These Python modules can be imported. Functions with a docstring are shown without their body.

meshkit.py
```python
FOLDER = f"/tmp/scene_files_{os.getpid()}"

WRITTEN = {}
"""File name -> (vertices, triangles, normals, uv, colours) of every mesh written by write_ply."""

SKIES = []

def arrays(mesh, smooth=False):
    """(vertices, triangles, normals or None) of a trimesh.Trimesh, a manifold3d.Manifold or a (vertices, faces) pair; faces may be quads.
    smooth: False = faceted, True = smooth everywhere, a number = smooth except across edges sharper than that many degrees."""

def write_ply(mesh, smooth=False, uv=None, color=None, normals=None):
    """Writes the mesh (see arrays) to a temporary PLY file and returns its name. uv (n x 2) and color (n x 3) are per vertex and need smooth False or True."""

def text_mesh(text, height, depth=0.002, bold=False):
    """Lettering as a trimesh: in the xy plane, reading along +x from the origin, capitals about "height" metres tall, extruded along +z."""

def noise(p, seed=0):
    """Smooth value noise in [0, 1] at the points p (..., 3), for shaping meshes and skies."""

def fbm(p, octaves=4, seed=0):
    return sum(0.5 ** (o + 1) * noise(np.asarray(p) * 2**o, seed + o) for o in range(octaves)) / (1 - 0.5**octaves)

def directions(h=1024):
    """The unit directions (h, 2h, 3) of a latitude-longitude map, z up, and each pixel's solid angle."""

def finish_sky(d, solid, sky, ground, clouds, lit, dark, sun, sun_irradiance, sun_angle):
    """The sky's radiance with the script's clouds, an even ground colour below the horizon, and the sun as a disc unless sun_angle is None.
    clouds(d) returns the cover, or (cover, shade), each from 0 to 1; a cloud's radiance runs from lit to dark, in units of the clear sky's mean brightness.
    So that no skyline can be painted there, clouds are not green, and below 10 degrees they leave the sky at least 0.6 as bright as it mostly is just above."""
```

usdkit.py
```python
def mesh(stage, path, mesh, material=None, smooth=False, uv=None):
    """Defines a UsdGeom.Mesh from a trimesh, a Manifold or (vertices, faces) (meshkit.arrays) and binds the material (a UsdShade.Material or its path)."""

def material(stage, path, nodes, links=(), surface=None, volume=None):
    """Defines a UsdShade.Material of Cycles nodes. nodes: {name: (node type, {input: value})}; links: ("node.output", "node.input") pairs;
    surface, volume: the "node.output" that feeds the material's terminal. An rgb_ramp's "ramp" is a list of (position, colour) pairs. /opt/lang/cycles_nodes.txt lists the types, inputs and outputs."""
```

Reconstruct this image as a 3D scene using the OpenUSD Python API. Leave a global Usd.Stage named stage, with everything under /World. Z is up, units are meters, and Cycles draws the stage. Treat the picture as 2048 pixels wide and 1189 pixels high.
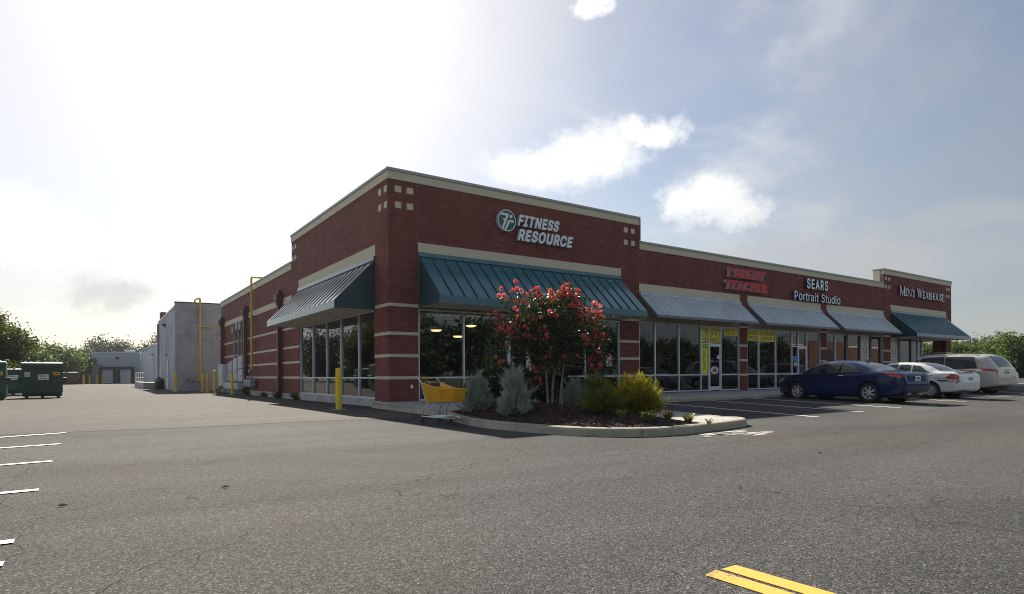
import math, glob
import numpy as np, trimesh
import manifold3d as m3
from shapely.geometry import Polygon, Point, LineString, box as sbox
from shapely.ops import unary_union
from shapely import affinity
from pxr import Usd, UsdGeom, UsdLux, UsdShade, Gf, Sdf, Vt
import usdkit, meshkit

stage = Usd.Stage.CreateInMemory()
UsdGeom.SetStageUpAxis(stage, 'Z')
world = UsdGeom.Xform.Define(stage, '/World')
stage.SetDefaultPrim(world.GetPrim())
UsdGeom.Scope.Define(stage, '/World/Looks')

# ---------------------------------------------------------------- camera, sky, sun, exposure
EXPOSURE = 1.0
SKY_STRENGTH = 0.05
SUN_INTENSITY = 1.25
CLOUD_AT = (3.1, 0.35, 0.0); VEIL_FAR, VEIL_SUN = (3.9, 4.1, 4.4), (10.0, 9.9, 9.6); CLOUD_FAR, CLOUD_SUN = (5.0, 5.1, 5.2), (12.0, 11.9, 11.6)
SUN_TO = np.array([2.15, 9.9, 7.65]); SUN_TO /= np.linalg.norm(SUN_TO)
SUN_EL = math.asin(SUN_TO[2]); SUN_ROT = math.atan2(SUN_TO[0], SUN_TO[1])

yaw, roll = 0.6034088, math.radians(-0.36)
r0 = np.array([math.cos(yaw), -math.sin(yaw), 0]); fw = np.array([math.sin(yaw), math.cos(yaw), 0]); u0 = np.array([0, 0, 1.])
cr = math.cos(roll) * r0 + math.sin(roll) * u0; cu = math.cos(roll) * u0 - math.sin(roll) * r0
EYE = np.array([-7.746, -18.104, 1.0])
cam = UsdGeom.Camera.Define(stage, '/World/camera')
cam.AddTransformOp().Set(Gf.Matrix4d(*cr, 0, *cu, 0, *(-fw), 0, *EYE, 1))
cam.CreateHorizontalApertureAttr(36.0)
cam.CreateVerticalApertureAttr(36.0 * 594 / 1024)
cam.CreateFocalLengthAttr(1217.657 / 2048 * 36)
cam.CreateVerticalApertureOffsetAttr(154.54 / 2048 * 36)
cam.CreateClippingRangeAttr(Gf.Vec2f(0.05, 5000))
cam.CreateExposureAttr(EXPOSURE)

sky = UsdLux.DomeLight.Define(stage, '/World/sky')
sky.GetPrim().SetCustomDataByKey('kind', 'structure'); sky.GetPrim().SetCustomDataByKey('label', 'hazy summer sky with bright glare and thin clouds'); sky.GetPrim().SetCustomDataByKey('category', 'sky')
sky_nodes = {
    'tc': ('texture_coordinate', {}),
    'sk': ('sky_texture', {'sky_type': 'single_scattering', 'sun_disc': False, 'sun_elevation': SUN_EL, 'sun_rotation': SUN_ROT, 'altitude': 50.0, 'air_density': 1.0, 'aerosol_density': 1.25, 'ozone_density': 1.0}),
    # angle to the sun: hazy veil and clouds scatter its light forward
    'dot': ('vector_math', {'math_type': 'dot_product', 'vector2': tuple(SUN_TO)}),
    'halo': ('map_range', {'range_type': 'smoothstep', 'from_min': 0.46, 'from_max': 1.0, 'to_min': 0.0, 'to_max': 1.0, 'clamp': True}),
    'sep': ('separate_xyz', {}),
    'zc': ('math', {'math_type': 'maximum', 'value2': 0.0}),
    'za': ('math', {'math_type': 'add', 'value2': 0.20}),
    'px': ('math', {'math_type': 'divide'}), 'py': ('math', {'math_type': 'divide'}),
    'pl': ('combine_xyz', {'z': 0.0}),
    'mp': ('mapping', {'location': CLOUD_AT, 'scale': (0.85, 1.25, 1.0)}),
    'n1': ('noise_texture', {'scale': 1.35, 'detail': 10.0, 'roughness': 0.56, 'distortion': 0.3}),
    'n2': ('noise_texture', {'scale': 0.7, 'detail': 6.0, 'roughness': 0.55, 'distortion': 0.5}),
    'hz': ('map_range', {'range_type': 'smoothstep', 'from_min': 0.0, 'from_max': 0.35, 'to_min': 1.0, 'to_max': 0.0, 'clamp': True}),   # milky towards the horizon
    'cov': ('map_range', {'range_type': 'smoothstep', 'from_min': 0.53, 'from_max': 0.72, 'to_min': 0.0, 'to_max': 0.6, 'clamp': True}),
    'veil': ('map_range', {'range_type': 'smoothstep', 'from_min': 0.32, 'from_max': 0.68, 'to_min': 0.08, 'to_max': 0.5, 'clamp': True}),
    'vh': ('math', {'math_type': 'multiply_add', 'value2': 0.35}), 'vc': ('math', {'math_type': 'minimum', 'value2': 0.95}),
    'vcol': ('mix', {'color1': VEIL_FAR, 'color2': VEIL_SUN}),
    'ccol': ('mix', {'color1': CLOUD_FAR, 'color2': CLOUD_SUN}),
    'm1': ('mix', {}), 'm2': ('mix', {}),
    'bg': ('background_shader', {'strength': SKY_STRENGTH}),
}
sky_links = [('tc.generated', 'dot.vector1'), ('dot.value', 'halo.value'), ('tc.generated', 'sep.vector'), ('sep.z', 'zc.value1'), ('zc.value', 'za.value1'),
    ('sep.x', 'px.value1'), ('za.value', 'px.value2'), ('sep.y', 'py.value1'), ('za.value', 'py.value2'), ('px.value', 'pl.x'), ('py.value', 'pl.y'),
    ('pl.vector', 'mp.vector'), ('mp.vector', 'n1.vector'), ('mp.vector', 'n2.vector'), ('n1.fac', 'cov.value'), ('n2.fac', 'veil.value'), ('zc.value', 'hz.value'),
    ('hz.result', 'vh.value1'), ('veil.result', 'vh.value3'), ('vh.value', 'vc.value1'),
    ('halo.result', 'vcol.fac'), ('halo.result', 'ccol.fac'),
    ('vc.value', 'm1.fac'), ('sk.color', 'm1.color1'), ('vcol.color', 'm1.color2'),
    ('cov.result', 'm2.fac'), ('m1.color', 'm2.color1'), ('ccol.color', 'm2.color2'), ]
# single clouds: centre (azimuth from +y, elevation), half size, kind (0 sunlit cumulus, 1 grey underside)
CLOUDS = [(0.660, 0.325, 0.100, 0.040, 0), (0.745, 0.345, 0.085, 0.040, 0), (0.83, 0.370, 0.070, 0.022, 0), (0.905, 0.262, 0.060, 0.036, 0), (0.955, 0.245, 0.055, 0.028, 0), (0.735, 0.545, 0.035, 0.02, 0),
          (1.12, 0.150, 0.22, 0.040, 1), (1.24, 0.19, 0.16, 0.03, 1), (1.02, 0.175, 0.12, 0.03, 1), (0.02, 0.112, 0.055, 0.030, 1), (-0.06, 0.19, 0.07, 0.05, 0), (1.9, 0.3, 0.2, 0.07, 0), (2.8, 0.25, 0.25, 0.06, 0), (-0.9, 0.3, 0.2, 0.07, 0), (-1.9, 0.28, 0.22, 0.06, 0)]
sky_nodes |= {'az': ('math', {'math_type': 'arctan2'}), 'el': ('math', {'math_type': 'arcsine'}), 'ae': ('combine_xyz', {'z': 0.0}),
              'nw': ('noise_texture', {'scale': 12.0, 'detail': 10.0, 'roughness': 0.66}), 'nwo': ('vector_math', {'math_type': 'subtract', 'vector2': (0.5, 0.5, 0.5)}), 'nws': ('vector_math', {'math_type': 'multiply', 'vector2': (0.21, 0.105, 0.0)}), 'aw': ('vector_math', {'math_type': 'add'}),
              'm3': ('mix', {}), 'm4': ('mix', {'color2': (5.3, 5.35, 5.4)}), 'bcol': ('mix', {'color1': (8.3, 8.3, 8.2), 'color2': (14.0, 13.8, 13.4)})}
sky_links += [('sep.x', 'az.value1'), ('sep.y', 'az.value2'), ('sep.z', 'el.value1'), ('az.value', 'ae.x'), ('el.value', 'ae.y'), ('tc.generated', 'nw.vector'), ('nw.color', 'nwo.vector1'), ('nwo.vector', 'nws.vector1'), ('ae.vector', 'aw.vector1'), ('nws.vector', 'aw.vector2')]
last = {0: None, 1: None}
for i, (ca, ce, cw, chh, kind) in enumerate(CLOUDS):
    sky_nodes |= {f's{i}': ('vector_math', {'math_type': 'subtract', 'vector2': (ca, ce, 0.0)}), f'k{i}': ('vector_math', {'math_type': 'multiply', 'vector2': (1 / cw, 1 / chh, 0.0)}), f'l{i}': ('vector_math', {'math_type': 'length'}),
                  f'r{i}': ('map_range', {'range_type': 'smoothstep', 'from_min': 0.30, 'from_max': 1.25, 'to_min': 0.78 if kind == 0 else 0.5, 'to_max': 0.0, 'clamp': True})}
    sky_links += [('aw.vector', f's{i}.vector1'), (f's{i}.vector', f'k{i}.vector1'), (f'k{i}.vector', f'l{i}.vector1'), (f'l{i}.value', f'r{i}.value')]
    out = f'r{i}.result'
    if last[kind]:
        sky_nodes[f'x{i}'] = ('math', {'math_type': 'maximum'}); sky_links += [(last[kind], f'x{i}.value1'), (out, f'x{i}.value2')]; out = f'x{i}.value'
    last[kind] = out
sky_links += [('m2.color', 'm4.color1'), (last[1], 'm4.fac'), ('halo.result', 'bcol.fac'), ('m4.color', 'm3.color1'), ('bcol.color', 'm3.color2'), (last[0], 'm3.fac'), ('m3.color', 'bg.color')]
sky_mat = usdkit.material(stage, '/World/Looks/sky_look', sky_nodes, sky_links, surface='bg.background')
UsdShade.MaterialBindingAPI.Apply(sky.GetPrim()).Bind(sky_mat)

sun = UsdLux.DistantLight.Define(stage, '/World/sun')
zz = SUN_TO; xx = np.cross([0, 0, 1.], zz); xx /= np.linalg.norm(xx); yy = np.cross(zz, xx)
sun.AddTransformOp().Set(Gf.Matrix4d(*xx, 0, *yy, 0, *zz, 0, 0, 0, 0, 1))
sun.CreateIntensityAttr(SUN_INTENSITY); sun.CreateAngleAttr(0.53); sun.CreateNormalizeAttr(True); sun.CreateColorAttr(Gf.Vec3f(1.0, 0.93, 0.82))

# ---------------------------------------------------------------- helpers
used = {}
def numbered(path):
    n = used.get(path, 0); used[path] = n + 1
    return path if n == 0 else f'{path}_{n:03d}'

class MB:
    """Collects vertices, triangles and a per-vertex tone; becomes one mesh."""
    def __init__(s): s.v, s.f, s.t, s.n = [], [], [], 0
    def add(s, v, f, tone=0.5):
        v = np.asarray(v, float); f = np.asarray(f, int)
        if f.ndim == 2 and f.shape[1] == 4: f = np.vstack([f[:, [0, 1, 2]], f[:, [0, 2, 3]]])
        s.v.append(v); s.f.append(f + s.n); s.t.append(np.broadcast_to(tone, (len(v),)).astype(float)); s.n += len(v); return s
    def tm(s, m, tone=0.5): return s.add(np.array(m.vertices), np.array(m.faces), tone)
    def box(s, x0, x1, y0, y1, z0, z1, tone=0.5):
        x0, x1 = min(x0, x1), max(x0, x1); y0, y1 = min(y0, y1), max(y0, y1); z0, z1 = min(z0, z1), max(z0, z1)
        v = [(x, y, z) for z in (z0, z1) for y in (y0, y1) for x in (x0, x1)]
        return s.add(v, [(0, 2, 3, 1), (4, 5, 7, 6), (0, 1, 5, 4), (2, 6, 7, 3), (0, 4, 6, 2), (1, 3, 7, 5)], tone)
    def bev(s, x0, x1, y0, y1, z0, z1, b=0.01, tone=0.5):
        pts = [(x + dx * (1 if x == x0 else -1), y + dy * (1 if y == y0 else -1), z + dz * (1 if z == z0 else -1)) for x in (x0, x1) for y in (y0, y1) for z in (z0, z1) for dx, dy, dz in ((b, b, 0), (b, 0, b), (0, b, b))]
        return s.tm(trimesh.convex.convex_hull(np.array(pts)), tone)
    def hull(s, pts, tone=0.5): return s.tm(trimesh.convex.convex_hull(np.array(pts, float)), tone)
    def quad(s, a, b, c, d, tone=0.5): return s.add([a, b, c, d], [(0, 1, 2, 3)], tone)
    def tube(s, pts, r, n=8, tone=0.5, caps=True):
        p = np.asarray(pts, float); r = np.broadcast_to(r, (len(p),)).astype(float)
        t = np.gradient(p, axis=0); t /= np.linalg.norm(t, axis=1, keepdims=True) + 1e-12
        ref = np.array([0, 0, 1.]) if abs(t[0][2]) < 0.9 else np.array([1., 0, 0])
        a = np.cross(t[0], ref); a /= np.linalg.norm(a); A = []
        for k in range(len(p)):
            a = a - t[k] * (a @ t[k]); a /= np.linalg.norm(a) + 1e-12; A.append(a)
        A = np.array(A); B = np.cross(t, A); ang = np.arange(n) * 2 * np.pi / n
        v = p[:, None] + r[:, None, None] * (np.cos(ang)[None, :, None] * A[:, None] + np.sin(ang)[None, :, None] * B[:, None])
        q = [(i * n + j, i * n + (j + 1) % n, (i + 1) * n + (j + 1) % n, (i + 1) * n + j) for i in range(len(p) - 1) for j in range(n)]
        s.add(v.reshape(-1, 3), q, tone)
        if caps:
            for e, o in ((0, -1), (len(p) - 1, 1)):
                vv = np.vstack([v[e], p[e]]); ff = [(j, (j + 1) % n, n) if o < 0 else ((j + 1) % n, j, n) for j in range(n)]
                s.add(vv, ff, tone)
        return s
    def cyl(s, a, b, r, n=16, tone=0.5): return s.tube([a, b], r, n, tone)
    def lathe(s, prof, n=24, origin=(0, 0, 0), axis='z', tone=0.5):
        prof = np.asarray(prof, float); ang = np.arange(n) * 2 * np.pi / n
        v = np.stack([prof[:, None, 0] * np.cos(ang), prof[:, None, 0] * np.sin(ang), np.repeat(prof[:, 1:2], n, 1)], -1)
        if axis == 'y': v = v[..., [0, 2, 1]] * np.array([1, 1, -1])
        if axis == 'x': v = v[..., [2, 0, 1]]
        m = len(prof); q = [(i * n + j, i * n + (j + 1) % n, (i + 1) * n + (j + 1) % n, (i + 1) * n + j) for i in range(m - 1) for j in range(n)]
        return s.add(v.reshape(-1, 3) + np.array(origin), q, tone)
    def poly(s, pg, d, M=None, tone=0.5):
        """Shapely polygon extruded by d along +z, then moved by the 4x4 M."""
        for g in getattr(pg, 'geoms', [pg]):
            if g.is_empty or g.area < 1e-9 or g.geom_type != 'Polygon': continue
            m = trimesh.creation.extrude_polygon(g, d, engine='earcut')
            if M is not None: m.apply_transform(M)
            s.tm(m, tone)
        return s
    def grid(s, P, tone=0.5, flip=False):
        P = np.asarray(P, float); a, b = P.shape[:2]
        q = [(i * b + j, (i + 1) * b + j, (i + 1) * b + j + 1, i * b + j + 1) for i in range(a - 1) for j in range(b - 1)]
        if flip: q = [x[::-1] for x in q]
        return s.add(P.reshape(-1, 3), q, tone)
    def move(s, M):
        M = np.asarray(M); s.v = [v @ M[:3, :3].T + M[:3, 3] for v in s.v]; return s
    def arrays(s): return np.vstack(s.v), np.vstack(s.f), np.concatenate(s.t)

def tag(p, label=None, cat=None, group=None, kind=None):
    p = p.GetPrim() if hasattr(p, 'GetPrim') else p
    for k, v in (('label', label), ('category', cat), ('group', group), ('kind', kind)):
        if v: p.SetCustomDataByKey(k, v)
    return p
def put(name, mb, m, parent=None, smooth=False, tone=False, **kw):
    """One Mesh prim of the scene."""
    base = (str(parent.GetPath()) if parent is not None else '/World') + '/' + name
    path = numbered(base)
    if isinstance(mb, MB):
        v, f, t = mb.arrays()
    else:
        v, f, _ = meshkit.arrays(mb); t = None
    if smooth and not tone:
        tm = trimesh.Trimesh(v, f, process=False); tm.merge_vertices()
        p = usdkit.mesh(stage, path, tm, m, smooth=smooth)
    else:
        p = usdkit.mesh(stage, path, (v, f), m, smooth=(True if smooth else False))
        if tone: UsdGeom.PrimvarsAPI(p).CreatePrimvar('tone', Sdf.ValueTypeNames.FloatArray, 'vertex').Set(Vt.FloatArray.FromNumpy(t.astype(np.float32)))
    return tag(p.GetPrim(), **kw)
def thing(name, label=None, cat=None, loc=(0, 0, 0), rotz=0.0, group=None, kind=None):
    x = UsdGeom.Xform.Define(stage, numbered('/World/' + name))
    x.AddTranslateOp().Set(Gf.Vec3d(*map(float, loc))); x.AddRotateZOp().Set(float(rotz))
    return tag(x.GetPrim(), label, cat, group, kind)
def dup(src, loc, rotz=0.0, scale=None, label=None, group=None, name=None):
    x = UsdGeom.Xform.Define(stage, numbered('/World/' + (name or src.GetName().rstrip('0123456789').rstrip('_'))))
    x.GetPrim().GetReferences().AddInternalReference(src.GetPath())
    x.ClearXformOpOrder()
    x.AddTranslateOp().Set(Gf.Vec3d(*map(float, loc))); x.AddRotateZOp().Set(float(rotz))
    if scale is not None: x.AddScaleOp().Set(Gf.Vec3f(*map(float, np.broadcast_to(scale, 3))))
    x.GetPrim().SetInstanceable(True)
    d = dict(src.GetCustomData())
    return tag(x.GetPrim(), label or d.get('label'), d.get('category'), group or d.get('group'))
def T(x, y, z): M = np.eye(4); M[:3, 3] = (x, y, z); return M
# polygon (x right, y up) -> front wall facing -Y: u -> X, v -> Z, thickness towards -Y
def on_front(x, y, z): return np.array([[1, 0, 0, x], [0, 0, -1, y], [0, 1, 0, z], [0, 0, 0, 1.]])
# left wall facing -X: u -> -Y (reads left to right from outside), v -> Z, thickness towards -X
def on_left(x, y, z): return np.array([[0, 0, -1, x], [-1, 0, 0, y], [0, 1, 0, z], [0, 0, 0, 1.]])

# lettering -------------------------------------------------------
_font = {}
def glyph(ch, stroke=0):
    """(polygon with cap height 1, advance) of a sans letter."""
    k = (ch, stroke)
    if k not in _font:
        from PIL import Image, ImageDraw, ImageFont
        f = ImageFont.truetype(glob.glob('/opt/blender-*/*/datafiles/fonts/Inter.woff2')[0], 96)
        adv = f.getlength(ch) / 70 + 2 * stroke / 70 * 0.8
        x0, y0, x1, y1 = f.getbbox(ch, anchor='ls', stroke_width=stroke)
        if x1 <= x0 or y1 <= y0 or ch == ' ':
            _font[k] = (Polygon(), adv)
        else:
            im = Image.new('L', (x1 - x0 + 8, y1 - y0 + 8))
            ImageDraw.Draw(im).text((4 - x0, 4 - y0), ch, 255, f, anchor='ls', stroke_width=stroke)
            on = np.pad(np.asarray(im) > 127, ((0, 0), (1, 1))).astype(np.int8)
            rows, st = np.nonzero(np.diff(on, axis=1) == 1); en = np.nonzero(np.diff(on, axis=1) == -1)[1]
            sh = unary_union([sbox(a, -r - 1, b, -r) for a, b, r in zip(st, en, rows)]).buffer(0.6).buffer(-0.6).simplify(0.8)
            _font[k] = (affinity.affine_transform(sh, [1 / 70, 0, 0, 1 / 70, (-4 + x0) / 70, (4 - y0) / 70]), adv)
    return _font[k]
def bx_(a, b, c, d): return sbox(min(a, c), min(b, d), max(a, c), max(b, d))
def slab(ch, st=0.24, th=0.17, sh=0.15, se=0.09):
    """Serif capital, cap height 1: (polygon, advance). st stem, th thin stroke, sh serif height, se serif overhang."""
    P = []
    def stem(x, y0=0, y1=1, lo=True, hi=True):
        P.append(bx_(x, y0, x + st, y1))
        if lo: P.append(bx_(x - se, y0, x + st + se, y0 + sh))
        if hi: P.append(bx_(x - se, y1 - sh, x + st + se, y1))
    def bar(x0, x1, y, t=th): P.append(bx_(x0, y - t / 2, x1, y + t / 2))
    def ring(cx, cy, rx, ry, tx, ty):
        o = affinity.scale(Point(0, 0).buffer(1, 16), rx, ry); i = affinity.scale(Point(0, 0).buffer(1, 16), rx - tx, ry - ty)
        return affinity.translate(o.difference(i), cx, cy)
    def diag(x0, y0, x1, y1, w): P.append(Polygon([(x0, y0), (x0 + w, y0), (x1 + w, y1), (x1, y1)]))
    a = se
    if ch == 'E':
        stem(a); w = 0.72 + a
        for y in (1 - th / 2, 0.5, th / 2): bar(a, w if y != 0.5 else w - 0.16, y)
        P += [bx_(w - 0.1, 0.72, w, 1), bx_(w - 0.1, 0, w, 0.28)]; adv = w
    elif ch == 'T':
        w = 0.84 + 2 * a; stem(w / 2 - st / 2, hi=False); bar(0, w, 1 - th / 2); P += [bx_(0, 0.7, 0.11, 1), bx_(w - 0.11, 0.7, w, 1)]; adv = w
    elif ch in 'PR':
        stem(a); b = ring(a + st, 0.74, 0.42, 0.26, st * 0.95, th).intersection(bx_(a + st * 0.6, 0, 2, 1)); P.append(b); bar(a, a + st + 0.05, 1 - th / 2); bar(a, a + st + 0.05, 0.48 + th / 2)
        adv = a + st + 0.45
        if ch == 'R':
            diag(a + 0.50, 0, a + 0.24, 0.52, st); P.append(bx_(a + 0.46, 0, a + 0.56 + st, sh)); adv = a + 0.58 + st
    elif ch == 'A':
        w = 0.95 + 2 * a; m = w / 2; diag(a, 0, m - st * 0.55, 1, th * 0.9); P.append(Polygon([(w - a - st, 0), (w - a, 0), (m + st * 0.5, 1), (m - st * 0.5, 1)]))
        bar(a + 0.15, w - a - 0.2, 0.3, th * 0.9); P += [bx_(0, 0, a * 2 + th, sh), bx_(w - 2 * a - st, 0, w, sh)]; adv = w
    elif ch == 'N':
        w = 0.95 + 2 * a; P += [bx_(a, 0, a + th, 1), bx_(w - a - th, 0, w - a, 1), bx_(0, 0, 2 * a + th, sh), bx_(0, 1 - sh, a + th, 1), bx_(w - 2 * a - th, 1 - sh, w, 1)]
        P.append(Polygon([(a * 0.6, 1), (a * 0.6 + st, 1), (w - a, 0), (w - a - st, 0)])); adv = w
    elif ch == 'H':
        stem(a); w = 0.86 + 2 * a; stem(w - a - st); bar(a, w - a, 0.5); adv = w
    elif ch == 'C':
        w = 0.86; o = ring(w / 2, 0.5, w / 2, 0.51, st, th); P.append(o.difference(bx_(w * 0.62, 0.36, 2, 0.66))); P += [bx_(w - 0.13, 0.62, w - 0.02, 0.97), bx_(w - 0.13, 0.06, w - 0.04, 0.28)]; adv = w
    elif ch == 'O':
        w = 0.95; P.append(ring(w / 2, 0.5, w / 2, 0.51, st, th * 0.8)); adv = w
    elif ch == 'U':
        w = 0.92 + a; P += [bx_(a, 0.34, a + st, 1), bx_(w - a - th, 0.34, w - a, 1), bx_(0, 1 - sh, 2 * a + st, 1), bx_(w - 2 * a - th, 1 - sh, w, 1)]
        P.append(ring((w) / 2, 0.36, w / 2 - a, 0.37, st * 0.9, th).intersection(bx_(0, -1, 2, 0.36))); adv = w
    elif ch == 'M':
        w = 1.2 + 2 * a; P += [bx_(a, 0, a + th, 1), bx_(w - a - st, 0, w - a, 1), bx_(0, 0, 2 * a + th, sh), bx_(w - 2 * a - st, 0, w, sh), bx_(0, 1 - sh, a + th, 1), bx_(w - a - st, 1 - sh, w, 1)]
        P += [Polygon([(a, 1), (a + st, 1), (w / 2 + st * 0.4, 0), (w / 2 - st * 0.4, 0)]), Polygon([(w - a - th, 1), (w - a, 1), (w / 2 + th * 0.5, 0), (w / 2 - th * 0.5, 0)])]; adv = w
    elif ch == 'W':
        w = 1.35 + 2 * a
        for x0, x1, q in ((a, 0.30 * w, st), (0.52 * w, 0.30 * w, th), (0.42 * w, 0.66 * w, st), (w - a - th, 0.66 * w, th)):
            P.append(Polygon([(x0, 1), (x0 + q, 1), (x1 + q * 0.7, 0), (x1, 0)]))
        P += [bx_(0, 1 - sh, 2 * a + st, 1), bx_(w - 2 * a - th, 1 - sh, w, 1), bx_(0.36 * w, 1 - sh, 0.6 * w, 1)]; adv = w
    elif ch == 'S':
        w = 0.68; up = ring(w / 2, 0.73, w / 2, 0.28, st * 0.8, th).difference(bx_(w / 2, 0.2, 2, 0.76)); dn = ring(w / 2, 0.27, w / 2, 0.28, st * 0.8, th).difference(bx_(-1, 0.24, w / 2, 0.8))
        P += [up, dn, Polygon([(0.06, 0.52), (0.3, 0.42), (w - 0.06, 0.46), (w - 0.3, 0.58)]), bx_(w - 0.12, 0.68, w - 0.03, 0.97), bx_(0.03, 0.03, 0.12, 0.32)]; adv = w
    elif ch == "'":
        P.append(Polygon([(0.05, 1), (0.05 + st * 0.8, 1), (0.05 + st * 0.4, 0.66), (0.05 + st * 0.2, 0.66)])); adv = 0.1 + st * 0.8
    else:
        return glyph(ch, 3)
    return unary_union([p.buffer(0) for p in P]), adv
def layout(text, width, height, font, gap=0.12, shear=0.0, caps=None):
    """[(char, polygon)] of a line fitted into width x height, baseline at y = 0. caps: height factor for letters after the first of a word."""
    out, x, first = [], 0.0, True
    for ch in text:
        if ch == ' ': x += 0.55; first = True; continue
        pg, adv = font(ch); k = 1.0 if (first or caps is None) else caps; first = False
        if ch == "'" and caps: pg = affinity.translate(affinity.scale(pg, k, k, origin=(0, 0)), 0, (1 - k) * 0.6)
        elif k != 1.0: pg = affinity.scale(pg, k, k, origin=(0, 0))
        out.append((ch, affinity.translate(pg, x, 0))); x += adv * k + gap
    tot = x - gap; sx = width / tot
    return [(c, affinity.affine_transform(p, [sx, shear * height, 0, height, 0, 0])) for c, p in out]
# ---------------------------------------------------------------- materials
M = {}
def pm(name, color, rough=0.6, metal=0.0, var=0.0, vscale=2.0, fine=0.0, fscale=60.0, bump=0.0, bscale=80.0, bdist=0.01, **kw):
    """Principled surface whose colour wanders by var (large patches) and fine (grain), with optional relief."""
    n = {'p': ('principled_bsdf', {'base_color': color, 'roughness': rough, 'metallic': metal, **kw})}; L = []
    if var or fine or bump: n['g'] = ('geometry', {})
    last = None
    if var:
        n['nv'] = ('noise_texture', {'scale': vscale, 'detail': 5.0, 'roughness': 0.6}); L.append(('g.position', 'nv.vector'))
        n['rv'] = ('map_range', {'from_min': 0.3, 'from_max': 0.7, 'to_min': 1 - var, 'to_max': 1 + var, 'clamp': True}); L.append(('nv.fac', 'rv.value')); last = 'rv.result'
    if fine:
        n['nf'] = ('noise_texture', {'scale': fscale, 'detail': 3.0, 'roughness': 0.7}); L.append(('g.position', 'nf.vector'))
        n['rf'] = ('map_range', {'from_min': 0.3, 'from_max': 0.7, 'to_min': 1 - fine, 'to_max': 1 + fine, 'clamp': True}); L.append(('nf.fac', 'rf.value'))
        if last: n['mm'] = ('math', {'math_type': 'multiply'}); L += [(last, 'mm.value1'), ('rf.result', 'mm.value2')]; last = 'mm.value'
        else: last = 'rf.result'
    if last:
        n['c'] = ('vector_math', {'math_type': 'scale', 'vector1': color}); L += [(last, 'c.scale'), ('c.vector', 'p.base_color')]
    if bump:
        n['nb'] = ('noise_texture', {'scale': bscale, 'detail': 4.0, 'roughness': 0.65}); L.append(('g.position', 'nb.vector'))
        n['b'] = ('bump', {'strength': bump, 'distance': bdist}); L += [('nb.fac', 'b.height'), ('b.normal', 'p.normal')]
    M[name] = usdkit.material(stage, f'/World/Looks/{name}', n, L, surface='p.BSDF'); return M[name]
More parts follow.
